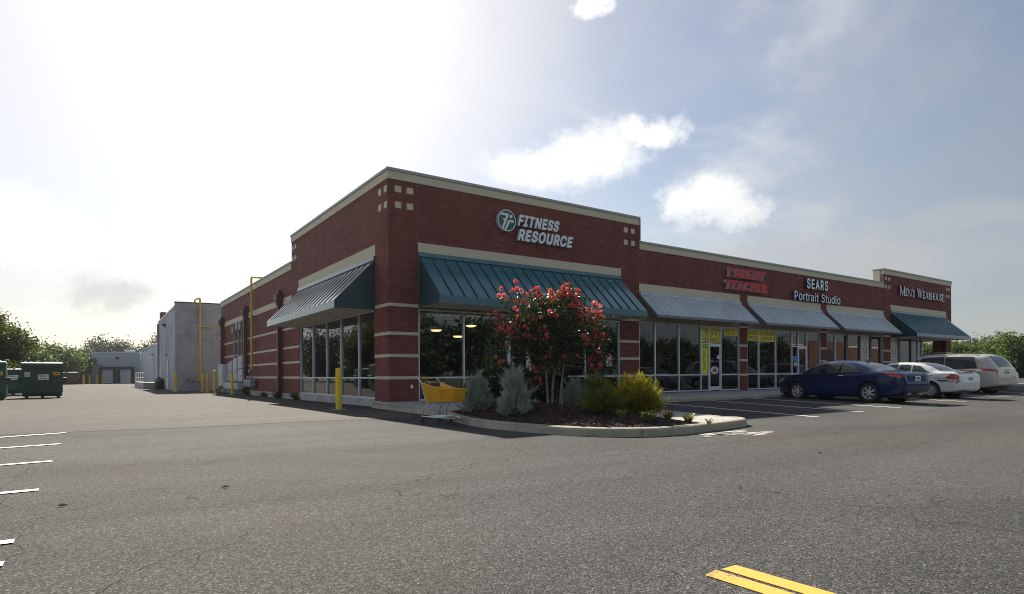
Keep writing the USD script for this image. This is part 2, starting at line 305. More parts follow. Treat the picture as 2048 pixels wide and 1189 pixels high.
def tone_mat(name, stops, rough=0.6, translucent=0.0, tcol=(1, 1, 1), grain=0.12, gscale=40.0, bump=0.0, **kw):
    """Colour from the mesh's tone primvar (each brick, leaf or chip has one)."""
    streak = kw.pop('streak', 0.0)
    n = {'a': ('attribute', {'attribute': 'tone'}), 'r': ('rgb_ramp', {'ramp': stops}), 'p': ('principled_bsdf', {'roughness': rough, **kw}), 'g': ('geometry', {}),
         'nf': ('noise_texture', {'scale': gscale, 'detail': 3.0}), 'rf': ('map_range', {'from_min': 0.3, 'from_max': 0.7, 'to_min': 1 - grain, 'to_max': 1 + grain, 'clamp': True}), 'c': ('vector_math', {'math_type': 'scale'})}
    L = [('a.fac', 'r.fac'), ('g.position', 'nf.vector'), ('nf.fac', 'rf.value'), ('r.color', 'c.vector1'), ('rf.result', 'c.scale'), ('c.vector', 'p.base_color')]
    if bump: n['b'] = ('bump', {'strength': bump, 'distance': 0.004}); L += [('nf.fac', 'b.height'), ('b.normal', 'p.normal')]
    if streak:
        n |= {'ms': ('mapping', {'scale': (1.6, 1.6, 0.22)}), 'ns': ('noise_texture', {'scale': 1.0, 'detail': 5.0, 'roughness': 0.65}), 'rs': ('map_range', {'from_min': 0.3, 'from_max': 0.7, 'to_min': 1 - streak, 'to_max': 1 + streak * 0.7, 'clamp': True}), 'sm': ('math', {'math_type': 'multiply'})}
        L = [x for x in L if x != ('rf.result', 'c.scale')] + [('g.position', 'ms.vector'), ('ms.vector', 'ns.vector'), ('ns.fac', 'rs.value'), ('rf.result', 'sm.value1'), ('rs.result', 'sm.value2'), ('sm.value', 'c.scale')]
    out = 'p.BSDF'
    if translucent:
        n['tl'] = ('translucent_bsdf', {}); n['tc'] = ('mix', {'mix_type': 'multiply', 'fac': 1.0, 'color2': tcol}); n['mx'] = ('mix_closure', {'fac': translucent})
        L += [('c.vector', 'tc.color1'), ('tc.color', 'tl.color'), ('p.BSDF', 'mx.closure1'), ('tl.BSDF', 'mx.closure2')]; out = 'mx.closure'
    M[name] = usdkit.material(stage, f'/World/Looks/{name}', n, L, surface=out); return M[name]

tone_mat('brick', [(0, (0.118, 0.036, 0.029)), (0.35, (0.165, 0.047, 0.038)), (0.7, (0.188, 0.055, 0.044)), (1, (0.22, 0.074, 0.058))], rough=0.85, grain=0.16, gscale=90.0, bump=0.35, streak=0.22, specular_ior_level=0.2)
pm('mortar', (0.245, 0.17, 0.145), 0.95, specular_ior_level=0.2, fine=0.15, fscale=150, bump=0.3, bscale=200, bdist=0.004)
# pale precast stone with dark runs below its top edge: streaks are soot, thin in x and long in z
def streaked(name, color, dark, amt):
    M[name] = usdkit.material(stage, f'/World/Looks/{name}', {
        'g': ('geometry', {}), 'mp': ('mapping', {'scale': (9.0, 9.0, 0.35)}), 'n': ('noise_texture', {'scale': 1.0, 'detail': 5.0, 'roughness': 0.7}),
        'r': ('map_range', {'range_type': 'smoothstep', 'from_min': 0.56, 'from_max': 0.80, 'to_min': 0.0, 'to_max': amt, 'clamp': True}),
        'n2': ('noise_texture', {'scale': 0.6, 'detail': 3.0}), 'r2': ('map_range', {'from_min': 0.4, 'from_max': 0.65, 'to_min': 0.15, 'to_max': 1.0, 'clamp': True}), 'm': ('math', {'math_type': 'multiply'}),
        'nf': ('noise_texture', {'scale': 120.0, 'detail': 3.0}), 'rf': ('map_range', {'from_min': 0.3, 'from_max': 0.7, 'to_min': 0.9, 'to_max': 1.1}),
        'mx': ('mix', {'color1': color, 'color2': dark}), 'c': ('vector_math', {'math_type': 'scale'}), 'b': ('bump', {'strength': 0.25, 'distance': 0.004}), 'p': ('principled_bsdf', {'roughness': 0.85})},
        [('g.position', 'mp.vector'), ('mp.vector', 'n.vector'), ('n.fac', 'r.value'), ('g.position', 'n2.vector'), ('n2.fac', 'r2.value'), ('r.result', 'm.value1'), ('r2.result', 'm.value2'), ('m.value', 'mx.fac'),
         ('g.position', 'nf.vector'), ('nf.fac', 'rf.value'), ('mx.color', 'c.vector1'), ('rf.result', 'c.scale'), ('c.vector', 'p.base_color'), ('nf.fac', 'b.height'), ('b.normal', 'p.normal')], surface='p.BSDF')
streaked('cream', (0.54, 0.48, 0.345), (0.13, 0.12, 0.10), 0.5)
streaked('cream_dirty', (0.56, 0.50, 0.36), (0.07, 0.07, 0.065), 0.9)
pm('spandrel', (0.36, 0.29, 0.20), 0.85, var=0.1, fine=0.08)
pm('cap_metal', (0.33, 0.33, 0.30), 0.5, 0.3, var=0.1)
pm('cap_green', (0.16, 0.22, 0.20), 0.5, 0.2, var=0.1)
pm('teal', (0.009, 0.075, 0.095), 0.30, 0.0, var=0.12, vscale=1.2, specular_ior_level=0.7, coat_weight=0.5, coat_roughness=0.12)
pm('teal_dark', (0.005, 0.036, 0.044), 0.45, 0.0, var=0.1)
pm('galvanised', (0.42, 0.46, 0.48), 0.5, 0.35, var=0.14, vscale=0.9, fine=0.06, fscale=14)
pm('galvanised_dark', (0.16, 0.17, 0.20), 0.5, 0.3, var=0.1)
pm('soffit', (0.50, 0.46, 0.38), 0.8, var=0.06)
pm('alu', (0.62, 0.64, 0.67), 0.38, 0.55, var=0.05)
pm('alu_dark', (0.035, 0.04, 0.05), 0.4, 0.3)
pm('concrete', (0.36, 0.35, 0.32), 0.9, var=0.16, vscale=1.1, fine=0.14, fscale=70, bump=0.35, bscale=120, bdist=0.004)
pm('kerb', (0.33, 0.295, 0.225), 0.9, var=0.24, vscale=1.6, fine=0.2, fscale=50, bump=0.5, bscale=90, bdist=0.006)
pm('foundation', (0.36, 0.35, 0.33), 0.9, var=0.3, vscale=0.8, fine=0.15)
pm('roof', (0.25, 0.25, 0.24), 0.9, var=0.1)
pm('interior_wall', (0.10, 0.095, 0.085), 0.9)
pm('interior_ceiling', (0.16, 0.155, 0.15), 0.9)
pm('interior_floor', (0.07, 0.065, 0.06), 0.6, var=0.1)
pm('white_paint', (0.74, 0.73, 0.69), 0.75, var=0.12, fine=0.15, fscale=40)
def road_paint(name, c, lo, hi):
    M[name] = usdkit.material(stage, f'/World/Looks/{name}', {'g': ('geometry', {}), 'n': ('noise_texture', {'scale': 55.0, 'detail': 4.0, 'roughness': 0.7}), 'n2': ('noise_texture', {'scale': 1.6, 'detail': 4.0}), 'a': ('math', {'math_type': 'multiply_add', 'value2': 0.8}), 'r': ('map_range', {'range_type': 'smoothstep', 'from_min': lo, 'from_max': hi, 'to_min': 0.0, 'to_max': 0.85, 'clamp': True}),
        'm': ('mix', {'color1': c, 'color2': (0.07, 0.068, 0.064)}), 'b': ('bump', {'strength': 0.5, 'distance': 0.004}), 'p': ('principled_bsdf', {'roughness': 0.75})},
        [('g.position', 'n.vector'), ('g.position', 'n2.vector'), ('n2.fac', 'a.value1'), ('n.fac', 'a.value3'), ('a.value', 'r.value'), ('r.result', 'm.fac'), ('m.color', 'p.base_color'), ('n.fac', 'b.height'), ('b.normal', 'p.normal')], surface='p.BSDF')
road_paint('line_white', (0.64, 0.63, 0.60), 1.10, 1.24); road_paint('line_yellow', (0.62, 0.35, 0.045), 1.0, 1.14); road_paint('line_worn', (0.50, 0.49, 0.46), 0.86, 1.0)
pm('yellow_road', (0.70, 0.40, 0.045), 0.75, var=0.12, fine=0.22, fscale=70)
pm('yellow_paint', (0.72, 0.50, 0.015), 0.45, var=0.1, fine=0.05)
pm('yellow_pipe', (0.66, 0.44, 0.025), 0.5, var=0.12)
pm('brown_pipe', (0.085, 0.022, 0.018), 0.5, var=0.12)
pm('grey_box', (0.44, 0.45, 0.46), 0.5, var=0.08)
pm('grey_box_dark', (0.20, 0.21, 0.22), 0.5, var=0.08)
pm('dark_metal', (0.05, 0.05, 0.05), 0.5, 0.4)
pm('meter_grey', (0.26, 0.28, 0.27), 0.5)
pm('white_plastic', (0.75, 0.75, 0.72), 0.4)
pm('lamp_glass', (0.80, 0.80, 0.76), 0.2)
pm('black', (0.012, 0.012, 0.012), 0.5)
pm('black_bag', (0.012, 0.012, 0.013), 0.35)
pm('rubber', (0.018, 0.018, 0.018), 0.8, fine=0.1)
pm('sign_white', (0.74, 0.75, 0.78), 0.35)
pm('sign_return', (0.42, 0.42, 0.42), 0.5)
pm('sign_green', (0.006, 0.085, 0.050), 0.4)
pm('sign_red', (0.66, 0.022, 0.022), 0.6, specular_ior_level=0.25)
pm('sign_pale', (0.42, 0.45, 0.50), 0.5)
pm('sign_navy', (0.015, 0.02, 0.05), 0.4)
pm('sign_maroon', (0.05, 0.008, 0.012), 0.4)
pm('poster_yellow', (0.74, 0.70, 0.03), 0.5)
pm('poster_green', (0.035, 0.20, 0.07), 0.5)
pm('poster_pale', (0.62, 0.72, 0.70), 0.5)
pm('poster_cream', (0.60, 0.57, 0.44), 0.6, var=0.05)
pm('poster_red', (0.40, 0.04, 0.03), 0.5)
pm('poster_blue', (0.05, 0.22, 0.62), 0.5)
pm('poster_white', (0.72, 0.73, 0.72), 0.5)
pm('ink', (0.02, 0.02, 0.02), 0.6)
pm('ink_grey', (0.14, 0.14, 0.12), 0.6)
pm('gold_ink', (0.55, 0.36, 0.04), 0.5)
pm('dumpster_green', (0.012, 0.060, 0.038), 0.5, var=0.2, vscale=2.5, fine=0.1)
pm('dumpster_red', (0.07, 0.022, 0.022), 0.5, var=0.25, vscale=2.5)
pm('dumpster_lid', (0.62, 0.64, 0.62), 0.45, var=0.1)
pm('orange_label', (0.75, 0.36, 0.02), 0.5)
pm('chrome', (0.62, 0.63, 0.64), 0.22, 1.0)
pm('cart_yellow', (0.70, 0.36, 0.010), 0.42, var=0.06)
pm('cart_label', (0.72, 0.22, 0.02), 0.5)
pm('warehouse', (0.43, 0.46, 0.53), 0.85, var=0.08, vscale=0.35)
pm('warehouse_trim', (0.62, 0.62, 0.60), 0.8)
pm('dock_seal', (0.016, 0.016, 0.02), 0.7)
pm('dock_door', (0.74, 0.76, 0.80), 0.6)
pm('rust', (0.13, 0.045, 0.025), 0.8, var=0.2)
pm('pallet_wood', (0.17, 0.10, 0.06), 0.9, var=0.3, vscale=3)
pm('bark', (0.16, 0.135, 0.11), 0.9, var=0.25, vscale=6, fine=0.2, bump=0.6, bscale=40)
pm('bark_pale', (0.27, 0.22, 0.17), 0.85, var=0.3, vscale=7, fine=0.12, bump=0.3, bscale=30)
pm('turf', (0.055, 0.075, 0.022), 0.95, var=0.4, vscale=0.3, fine=0.3, fscale=6)
pm('dead_leaf', (0.20, 0.10, 0.05), 0.9)
# car finishes
def paint(name, c, rough=0.3, metal=0.0, flake=0.0):
    return pm(name, c, rough, metal, coat_weight=(0.55 if name == 'paint_blue' else 1.0), coat_roughness=0.04, specular_ior_level=(0.3 if name == 'paint_blue' else 0.5))
paint('paint_blue', (0.0012, 0.009, 0.050), 0.25, 0.15)
paint('paint_white', (0.66, 0.66, 0.64), 0.35)
paint('paint_beige', (0.50, 0.46, 0.39), 0.38, 0.25)
paint('paint_grey', (0.05, 0.055, 0.065), 0.35, 0.3)
paint('paint_silver', (0.34, 0.35, 0.36), 0.35, 0.4)
pm('car_glass', (0.050, 0.064, 0.064), 0.04, specular_ior_level=0.75)
pm('tail_red', (0.36, 0.008, 0.010), 0.15, coat_weight=1.0)
pm('head_clear', (0.55, 0.55, 0.52), 0.12, 0.3)
pm('amber', (0.75, 0.22, 0.02), 0.2)
pm('alloy', (0.55, 0.55, 0.56), 0.35, 0.7)
pm('plate_white', (0.66, 0.66, 0.64), 0.5)
pm('scuff', (0.04, 0.038, 0.036), 0.9)
# block work painted pale grey: joints by a brick pattern, stains by noise
M['blockwork'] = usdkit.material(stage, '/World/Looks/blockwork', {
    'g': ('geometry', {}), 's': ('separate_xyz', {}), 'h': ('math', {'math_type': 'add'}), 'c': ('combine_xyz', {'z': 0.0}),
    'br': ('brick_texture', {'scale': 1.0, 'brick_width': 0.406, 'row_height': 0.203, 'mortar_size': 0.006, 'mortar_smooth': 0.3, 'color1': (1, 1, 1), 'color2': (0.93, 0.93, 0.93), 'mortar': (0.72, 0.72, 0.72)}),
    'n': ('noise_texture', {'scale': 0.55, 'detail': 6.0, 'roughness': 0.65}), 'r': ('rgb_ramp', {'ramp': [(0.3, (0.23, 0.245, 0.275)), (0.5, (0.345, 0.36, 0.39)), (0.7, (0.42, 0.43, 0.44))]}),
    'm': ('mix', {'mix_type': 'multiply', 'fac': 1.0}), 'b': ('bump', {'strength': 0.5, 'distance': 0.008}), 'p': ('principled_bsdf', {'roughness': 0.8})},
    [('g.position', 's.vector'), ('s.x', 'h.value1'), ('s.y', 'h.value2'), ('h.value', 'c.x'), ('s.z', 'c.y'), ('c.vector', 'br.vector'), ('g.position', 'n.vector'), ('n.fac', 'r.fac'),
     ('r.color', 'm.color1'), ('br.color', 'm.color2'), ('m.color', 'p.base_color'), ('br.fac', 'b.height'), ('b.normal', 'p.normal')], surface='p.BSDF')
# window glass: clear with a grey-green tint, mirror by fresnel (two faces of a double pane)
def pane(name, tint, ior):
    M[name] = usdkit.material(stage, f'/World/Looks/{name}', {'t': ('transparent_bsdf', {'color': tint}), 'gl': ('glossy_bsdf', {'color': (0.95, 0.97, 1.0), 'roughness': 0.0}),
        'fr': ('fresnel', {'IOR': ior}), 'mx': ('mix_closure', {})}, [('fr.fac', 'mx.fac'), ('t.BSDF', 'mx.closure1'), ('gl.BSDF', 'mx.closure2')], surface='mx.closure')
pane('glass', (0.68, 0.71, 0.70), 1.75)
# asphalt: stones of different greys in black binder, worn patches, hairline cracks
def asphalt(name, dark, light, patch, warm):
    M[name] = usdkit.material(stage, f'/World/Looks/{name}', {
        'g': ('geometry', {}),
        'v': ('voronoi_texture', {'feature': 'f1', 'scale': 130.0, 'randomness': 1.0}), 'sv': ('separate_color', {}), 'st': ('rgb_ramp', {'ramp': [(0.0, dark), (0.45, tuple(0.5 * (a + b) for a, b in zip(dark, light))), (0.86, light), (0.97, tuple(min(0.6, 1.7 * b) for b in light)), (1.0, tuple(min(0.7, 2.6 * b) for b in light))]}),
        'nf': ('noise_texture', {'scale': 38.0, 'detail': 6.0, 'roughness': 0.75}), 'rf': ('map_range', {'from_min': 0.32, 'from_max': 0.68, 'to_min': 0.62, 'to_max': 1.38}),
        'mpn': ('mapping', {'rotation': (0.0, 0.0, 0.5), 'scale': (0.10, 0.30, 1.0)}), 'np': ('noise_texture', {'scale': 1.0, 'detail': 6.0, 'roughness': 0.6, 'distortion': 0.8}), 'rp': ('map_range', {'from_min': 0.3, 'from_max': 0.7, 'to_min': 1 - patch, 'to_max': 1 + patch}),
        'nw': ('noise_texture', {'scale': 0.16, 'detail': 4.0}), 'rw': ('map_range', {'range_type': 'smoothstep', 'from_min': 0.45, 'from_max': 0.62, 'to_min': 0.0, 'to_max': 0.7, 'clamp': True}), 'mw': ('mix', {'mix_type': 'multiply', 'color2': warm}),
        # cracks: warped cell edges, kept only in some places
        'nd': ('noise_texture', {'scale': 0.9, 'detail': 4.0, 'roughness': 0.6}), 'wd': ('vector_math', {'math_type': 'scale', 'scale': 1.1}), 'ad': ('vector_math', {'math_type': 'add'}),
        'cr': ('voronoi_texture', {'feature': 'distance_to_edge', 'scale': 0.30, 'randomness': 1.0}), 'rc': ('map_range', {'range_type': 'smoothstep', 'from_min': 0.0, 'from_max': 0.0042, 'to_min': 1.0, 'to_max': 0.0, 'clamp': True}),
        'nk': ('noise_texture', {'scale': 0.55, 'detail': 2.0}), 'rk': ('map_range', {'range_type': 'smoothstep', 'from_min': 0.47, 'from_max': 0.57, 'to_min': 0.0, 'to_max': 0.85, 'clamp': True}), 'mk': ('math', {'math_type': 'multiply'}),
        'm1': ('math', {'math_type': 'multiply'}), 'c': ('vector_math', {'math_type': 'scale'}), 'ck': ('mix', {'color2': (0.012, 0.011, 0.010)}),
        'hb': ('math', {'math_type': 'multiply_add', 'value2': -0.7}), 'b': ('bump', {'strength': 0.75, 'distance': 0.006}), 'p': ('principled_bsdf', {'roughness': 0.9, 'specular_ior_level': 0.12})},
        [('g.position', 'v.vector'), ('v.color', 'sv.color'), ('sv.r', 'st.fac'), ('g.position', 'nf.vector'), ('nf.fac', 'rf.value'), ('g.position', 'mpn.vector'), ('mpn.vector', 'np.vector'), ('np.fac', 'rp.value'),
         ('rf.result', 'm1.value1'), ('rp.result', 'm1.value2'), ('st.color', 'c.vector1'), ('m1.value', 'c.scale'),
         ('g.position', 'nw.vector'), ('nw.fac', 'rw.value'), ('rw.result', 'mw.fac'), ('c.vector', 'mw.color1'),
         ('g.position', 'nd.vector'), ('nd.color', 'wd.vector1'), ('g.position', 'ad.vector1'), ('wd.vector', 'ad.vector2'), ('ad.vector', 'cr.vector'), ('cr.distance', 'rc.value'), ('g.position', 'nk.vector'), ('nk.fac', 'rk.value'), ('rc.result', 'mk.value1'), ('rk.result', 'mk.value2'),
         ('mk.value', 'ck.fac'), ('mw.color', 'ck.color1'), ('ck.color', 'p.base_color'), ('v.distance', 'hb.value1'), ('nf.fac', 'hb.value3'), ('hb.value', 'b.height'), ('b.normal', 'p.normal')], surface='p.BSDF')
asphalt('asphalt', (0.018, 0.0178, 0.0175), (0.094, 0.0935, 0.090), 0.34, (1.12, 1.04, 0.92))
asphalt('asphalt_old', (0.048, 0.044, 0.038), (0.114, 0.104, 0.091), 0.16, (1.06, 1.0, 0.94))
tone_mat('mulch_chip', [(0, (0.020, 0.011, 0.008)), (0.6, (0.065, 0.026, 0.017)), (1, (0.18, 0.075, 0.05))], rough=0.9)
pm('mulch_bed', (0.026, 0.015, 0.012), 0.95, fine=0.4, fscale=30, bump=0.8, bscale=40, bdist=0.02)
tone_mat('leaf_green', [(0, (0.030, 0.052, 0.016)), (0.5, (0.060, 0.095, 0.026)), (1, (0.10, 0.14, 0.042))], rough=0.55, translucent=0.5, tcol=(1.25, 1.3, 0.5), grain=0.05)
tone_mat('leaf_dark', [(0, (0.014, 0.028, 0.012)), (0.5, (0.028, 0.050, 0.020)), (1, (0.055, 0.085, 0.032))], rough=0.55, translucent=0.25, tcol=(1.2, 1.25, 0.6), grain=0.05)
tone_mat('leaf_red', [(0, (0.020, 0.038, 0.010)), (0.6, (0.05, 0.080, 0.018)), (0.85, (0.085, 0.10, 0.03)), (1, (0.20, 0.055, 0.03))], rough=0.55, translucent=0.5, tcol=(1.25, 1.2, 0.5), grain=0.05)
tone_mat('leaf_myrtle', [(0, (0.014, 0.032, 0.010)), (0.5, (0.032, 0.064, 0.016)), (0.85, (0.062, 0.105, 0.024)), (1, (0.12, 0.15, 0.035))], rough=0.22, translucent=0.28, tcol=(1.25, 1.25, 0.5), grain=0.05)
tone_mat('leaf_silver', [(0, (0.22, 0.27, 0.21)), (0.5, (0.39, 0.45, 0.37)), (1, (0.54, 0.58, 0.50))], rough=0.7, translucent=0.2, grain=0.05)
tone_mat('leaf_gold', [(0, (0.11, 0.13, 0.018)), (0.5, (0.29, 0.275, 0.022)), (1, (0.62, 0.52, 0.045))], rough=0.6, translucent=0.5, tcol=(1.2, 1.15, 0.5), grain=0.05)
tone_mat('leaf_lime', [(0, (0.055, 0.08, 0.012)), (0.5, (0.12, 0.145, 0.018)), (1, (0.26, 0.25, 0.03))], rough=0.55, translucent=0.3, tcol=(1.2, 1.2, 0.5), grain=0.05)
tone_mat('petal', [(0, (0.62, 0.07, 0.085)), (0.5, (0.85, 0.19, 0.18)), (1, (0.92, 0.44, 0.38))], rough=0.6, translucent=0.35, tcol=(1.1, 0.9, 0.8), grain=0.05)
pm('lily_orange', (0.80, 0.24, 0.02), 0.5)
M['lamp_warm'] = usdkit.material(stage, '/World/Looks/lamp_warm', {'e': ('emission', {'color': (1.0, 0.72, 0.32), 'strength': 1.6})}, [], surface='e.emission')
# ---------------------------------------------------------------- ground
def g(X, Y):
    X, Y = np.asarray(X, float), np.asarray(Y, float)
    return -0.045 + 0.02 * np.clip(Y + 10.4, 0, 5.6) * np.clip((X - 1.0) / 3, 0, 1) - 0.0045 * np.clip(Y, 0, 25) * np.clip(1 - X, 0, 1)
def sheet(xs, ys, dz=0.0):
    X, Y = np.meshgrid(xs, ys, indexing='ij'); return MB().grid(np.stack([X, Y, g(X, Y) + dz], -1))
t = thing('ground', 'grassy ground stretching out beyond the asphalt', 'ground', kind='structure')
put('turf', MB().quad((-900, -900, -0.5), (900, -900, -0.5), (900, 900, -0.5), (-900, 900, -0.5)), M['turf'], t)
lot = thing('parking_lot', 'grey speckled asphalt parking lot with painted stall lines', 'parking lot', kind='structure')
put('asphalt', sheet(np.r_[np.arange(-45, -11, 4.), np.arange(-11, 6, 0.5), np.arange(6, 124, 4.)], np.r_[np.arange(-46, -20, 4.), np.arange(-20, -4, 0.5), np.arange(-4, 34, 3.)]), M['asphalt'], lot)
drv = thing('service_drive', 'older tan asphalt drive along the left side of the building', 'driveway', kind='structure')
xs = np.r_[np.arange(-45, 1, 3.), 1.0, np.arange(4, 20, 4.)]
def y_edge(x): return -4.25 + 0.12 * np.sin(x * 1.3) + 0.05 * np.sin(x * 4.1) - 0.06 * (x + 3)
P = []
for x in np.r_[np.arange(-45, -1.0, 0.75), -0.95]:
    P.append([(x, y, float(g(x, y)) + 0.004) for y in np.r_[float(y_edge(x)), np.arange(-2, 160, 3.)]])
put('asphalt', MB().grid(P), M['asphalt_old'], drv)
put('rear_asphalt', sheet(np.r_[-0.95, 0.0, 1.0, 6, 12.], np.r_[30.4, np.arange(32, 160, 6.)], 0.004), M['asphalt_old'], drv)
def strip(p, q, w, dz, n=8):
    p, q = np.array(p, float), np.array(q, float); d = (q - p) / np.linalg.norm(q - p); s = np.array([-d[1], d[0]]) * w / 2
    return MB().grid([[(*(c + k), float(g(*(c + k))) + dz) for k in (s, -s)] for c in np.linspace(p, q, n)], flip=False)
def sheetpoly(pts, dz):
    m = MB(); pts = np.array(pts, float); c = pts.mean(0); v = [(*p, float(g(*p)) + dz) for p in np.vstack([pts, c])]; n = len(pts)
    return m.add(v, [(i, (i + 1) % n, n) for i in range(n)])
tilt = math.tan(math.radians(7.4))
for xe, ye, ys_ in ((6.19, -10.46, -5.15), (8.78, -10.25, -4.96), (11.39, -10.03, -4.8), (14.1, -9.89, -4.75), (16.85, -9.77, -4.75), (19.45, -9.6, -4.75), (22.22, -9.47, -4.75), (24.9, -9.4, -4.75), (27.6, -9.3, -4.75), (30.3, -9.25, -4.75), (33.0, -9.2, -4.75), (35.7, -9.2, -4.75)):
    put('stall_line', strip((xe, ye), (xe + (ys_ - ye) * tilt, ys_), 0.125, 0.004), M['line_white'], lot)
for y1, y2 in ((-3.99, -4.37), (-6.29, -6.49), (-8.65, -8.75), (-10.98, -11.01), (-13.12, -13.12), (-13.69, -13.69)):
    put('stall_line', strip((-8.16, y1), (-13.2, y1 - (y1 - y2) * 5.3), 0.11, 0.008), M['line_white'], lot)
for a, b, c, d in (((-5.00, -16.07), (-4.88, -16.07), (-4.84, -18.9), (-4.96, -18.92)), ((-5.15, -16.08), (-5.035, -16.06), (-5.00, -18.93), (-5.115, -18.95))):
    m = MB(); n = 8; A, B, C_, D_ = map(np.array, (a, b, c, d))
    m.grid([[(*(A + (D_ - A) * t), float(g(*A)) + 0.004), (*(B + (C_ - B) * t), float(g(*B)) + 0.004)] for t in np.linspace(0, 1, n)], flip=True)
    put('centre_line', m, M['line_yellow'], lot)
# worn white hatching by the island tip: broken flakes
rng = np.random.default_rng(5); m = MB()
for k in range(46):
    row = rng.integers(0, 7); u = rng.random(); x = 0.15 + 1.9 * u + 0.05 * row; y = -11.42 - 0.105 * row + rng.normal(0, 0.02) + 0.10 * (u - 0.5)
    if y < -12.02 - 0.25 * (u - 0.4) or (u < 0.3 and rng.random() < 0.5): continue
    l, w = rng.uniform(0.08, 0.34), rng.uniform(0.025, 0.055); a = rng.normal(0.02, 0.05)
    ring = [(x + l * math.cos(t) * rng.uniform(0.7, 1.1) * math.cos(a) - w * math.sin(t) * math.sin(a), y + w * math.sin(t) * rng.uniform(0.6, 1.15) + l * math.cos(t) * math.sin(a)) for t in np.arange(0, 6.2, 0.7)]
    sp = sheetpoly(ring, 0.004 + 0.0005 * (k % 7)); m.add(*sp.arrays()[:2])
put('worn_hatching', m, M['line_worn'], lot)

# cracks in the asphalt and oil drips in the bays
rng = np.random.default_rng(77)
def crack(pts, w):
    p = np.array(pts, float)
    for _ in range(4):
        mid = (p[1:] + p[:-1]) / 2; d = p[1:] - p[:-1]; mid += np.stack([-d[:, 1], d[:, 0]], 1) * rng.normal(0, 0.10, (len(d), 1)); q = np.empty((len(p) + len(mid), 2)); q[::2] = p; q[1::2] = mid; p = q
    t = np.gradient(p, axis=0); t /= np.linalg.norm(t, axis=1, keepdims=True) + 1e-9; nrm = np.stack([-t[:, 1], t[:, 0]], 1); ww = 0.7 * w * rng.uniform(0.25, 1.1, len(p)) * np.minimum(1, np.minimum(np.arange(len(p)), np.arange(len(p))[::-1]) / 6.0 + 0.1)
    put('crack', MB().grid([[(*(p[i] + nrm[i] * ww[i] * k), float(g(*p[i])) + 0.003) for k in (0.5, -0.5)] for i in range(len(p))]), M['crack_dark'], lot)
pm('crack_dark', (0.014, 0.013, 0.012), 0.95); pm('oil', (0.030, 0.029, 0.028), 0.6, fine=0.3, fscale=30)
for pts, w in (([(-5.6, -10.9), (-5.92, -11.65), (-5.97, -12.09), (-6.15, -12.44), (-6.35, -12.63), (-6.53, -12.95)], 0.011), ([(-7.6, -12.0), (-7.99, -12.32), (-8.13, -12.42), (-8.16, -12.75), (-8.18, -13.12), (-8.16, -13.58), (-8.14, -13.92)], 0.014), ([(-7.0, -13.75), (-7.41, -14.12), (-7.61, -14.32), (-7.68, -14.43), (-7.8, -14.8)], 0.011),
               ([(-8.45, -7.6), (-8.37, -8.84), (-8.34, -10.15), (-8.29, -11.01), (-8.2, -12.0)], 0.012), ([(-3.9, -7.4), (-4.38, -8.43), (-4.76, -10.13), (-5.18, -10.99)], 0.010), ([(-1.0, -15.2), (0.4, -14.2), (1.7, -13.9), (3.4, -13.0)], 0.010), ([(3.4, -13.0), (5.6, -12.7), (8.8, -11.8)], 0.011), ([(-4.2, -13.6), (-3.2, -12.9), (-2.6, -11.9)], 0.008)): crack(pts, w)
for x, y, r in ((7.6, -6.2, 0.22), (7.3, -7.0, 0.14), (10.2, -6.3, 0.26), (10.4, -7.4, 0.12), (5.2, -11.9, 0.10), (16.4, -6.6, 0.2), (2.6, -13.6, 0.07)):
    ring = [(x + r * math.cos(a) * k, y + r * 1.3 * math.sin(a) * k) for a, k in zip(np.arange(0, 6.28, 0.35), rng.uniform(0.65, 1.15, 18))]; put('oil_stain', sheetpoly(ring, 0.002), M['oil'], lot)

# ---------------------------------------------------------------- pavement and planting island
def zs(X, Y): return 0.15 - (0.15 - (0.095 + 0.075 * np.clip(np.asarray(X, float) / 4, 0, 1))) * np.clip(-np.asarray(Y, float) / 4.7, 0, 1)
pav = thing('pavement', 'concrete pavement in front of the shop windows', 'pavement', kind='structure')
xe = [-0.32, 1.2, 2.8, 4.4, 6.0, 7.6, 9.2, 10.8, 12.4, 14.0, 15.6, 17.2, 18.8, 20.4, 22.0, 23.6, 25.2, 26.8, 28.4, 30.0, 31.6, 33.2, 34.8, 36.4, 38.0, 39.6, 41.2, 43.2]
ye = [0.02, -1.55, -3.1, -4.65]
for i in range(len(xe) - 1):
    for j in range(3):
        x0, x1, y0, y1 = xe[i] + 0.004, xe[i + 1] - 0.004, ye[j + 1] + 0.004, ye[j] - 0.004
        m = MB(); v = [(x, y, float(zs(x, y)) - d) for d in (0.0, 0.2) for x, y in ((x0, y0), (x1, y0), (x1, y1), (x0, y1))]
        m.add(v, [(0, 1, 2, 3), (0, 4, 5, 1), (1, 5, 6, 2), (2, 6, 7, 3), (3, 7, 4, 0)]); put('slab', m, M['concrete'], pav)
put('porch_floor', MB().box(33.9, 43.2, 0.024, 4.0, -0.1, 0.15), M['concrete'], pav)
def kerb_run(path, w, zt, depth=0.28, r=0.03):
    """A kerb stone swept along path (outer edge), top at zt(x, y), body to the inside (left of the direction)."""
    p = np.array(path, float); t = np.gradient(p, axis=0); t /= np.linalg.norm(t, axis=1, keepdims=True); nrm = np.stack([-t[:, 1], t[:, 0]], 1)
    sec = [(-0.02, -depth), (0.0, -r * 1.3), (r * 0.5, -r * 0.4), (r * 1.5, 0.0), (w, 0.0), (w, -depth)]
    return MB().grid([[(*(p[i] + nrm[i] * a), float(zt(*p[i])) + b) for a, b in sec] for i in range(len(p))], flip=True), p, nrm
def resample(pts, step):
    ls = LineString(pts); n = max(2, int(ls.length / step)); return [ls.interpolate(k / n, normalized=True).coords[0] for k in range(n + 1)]
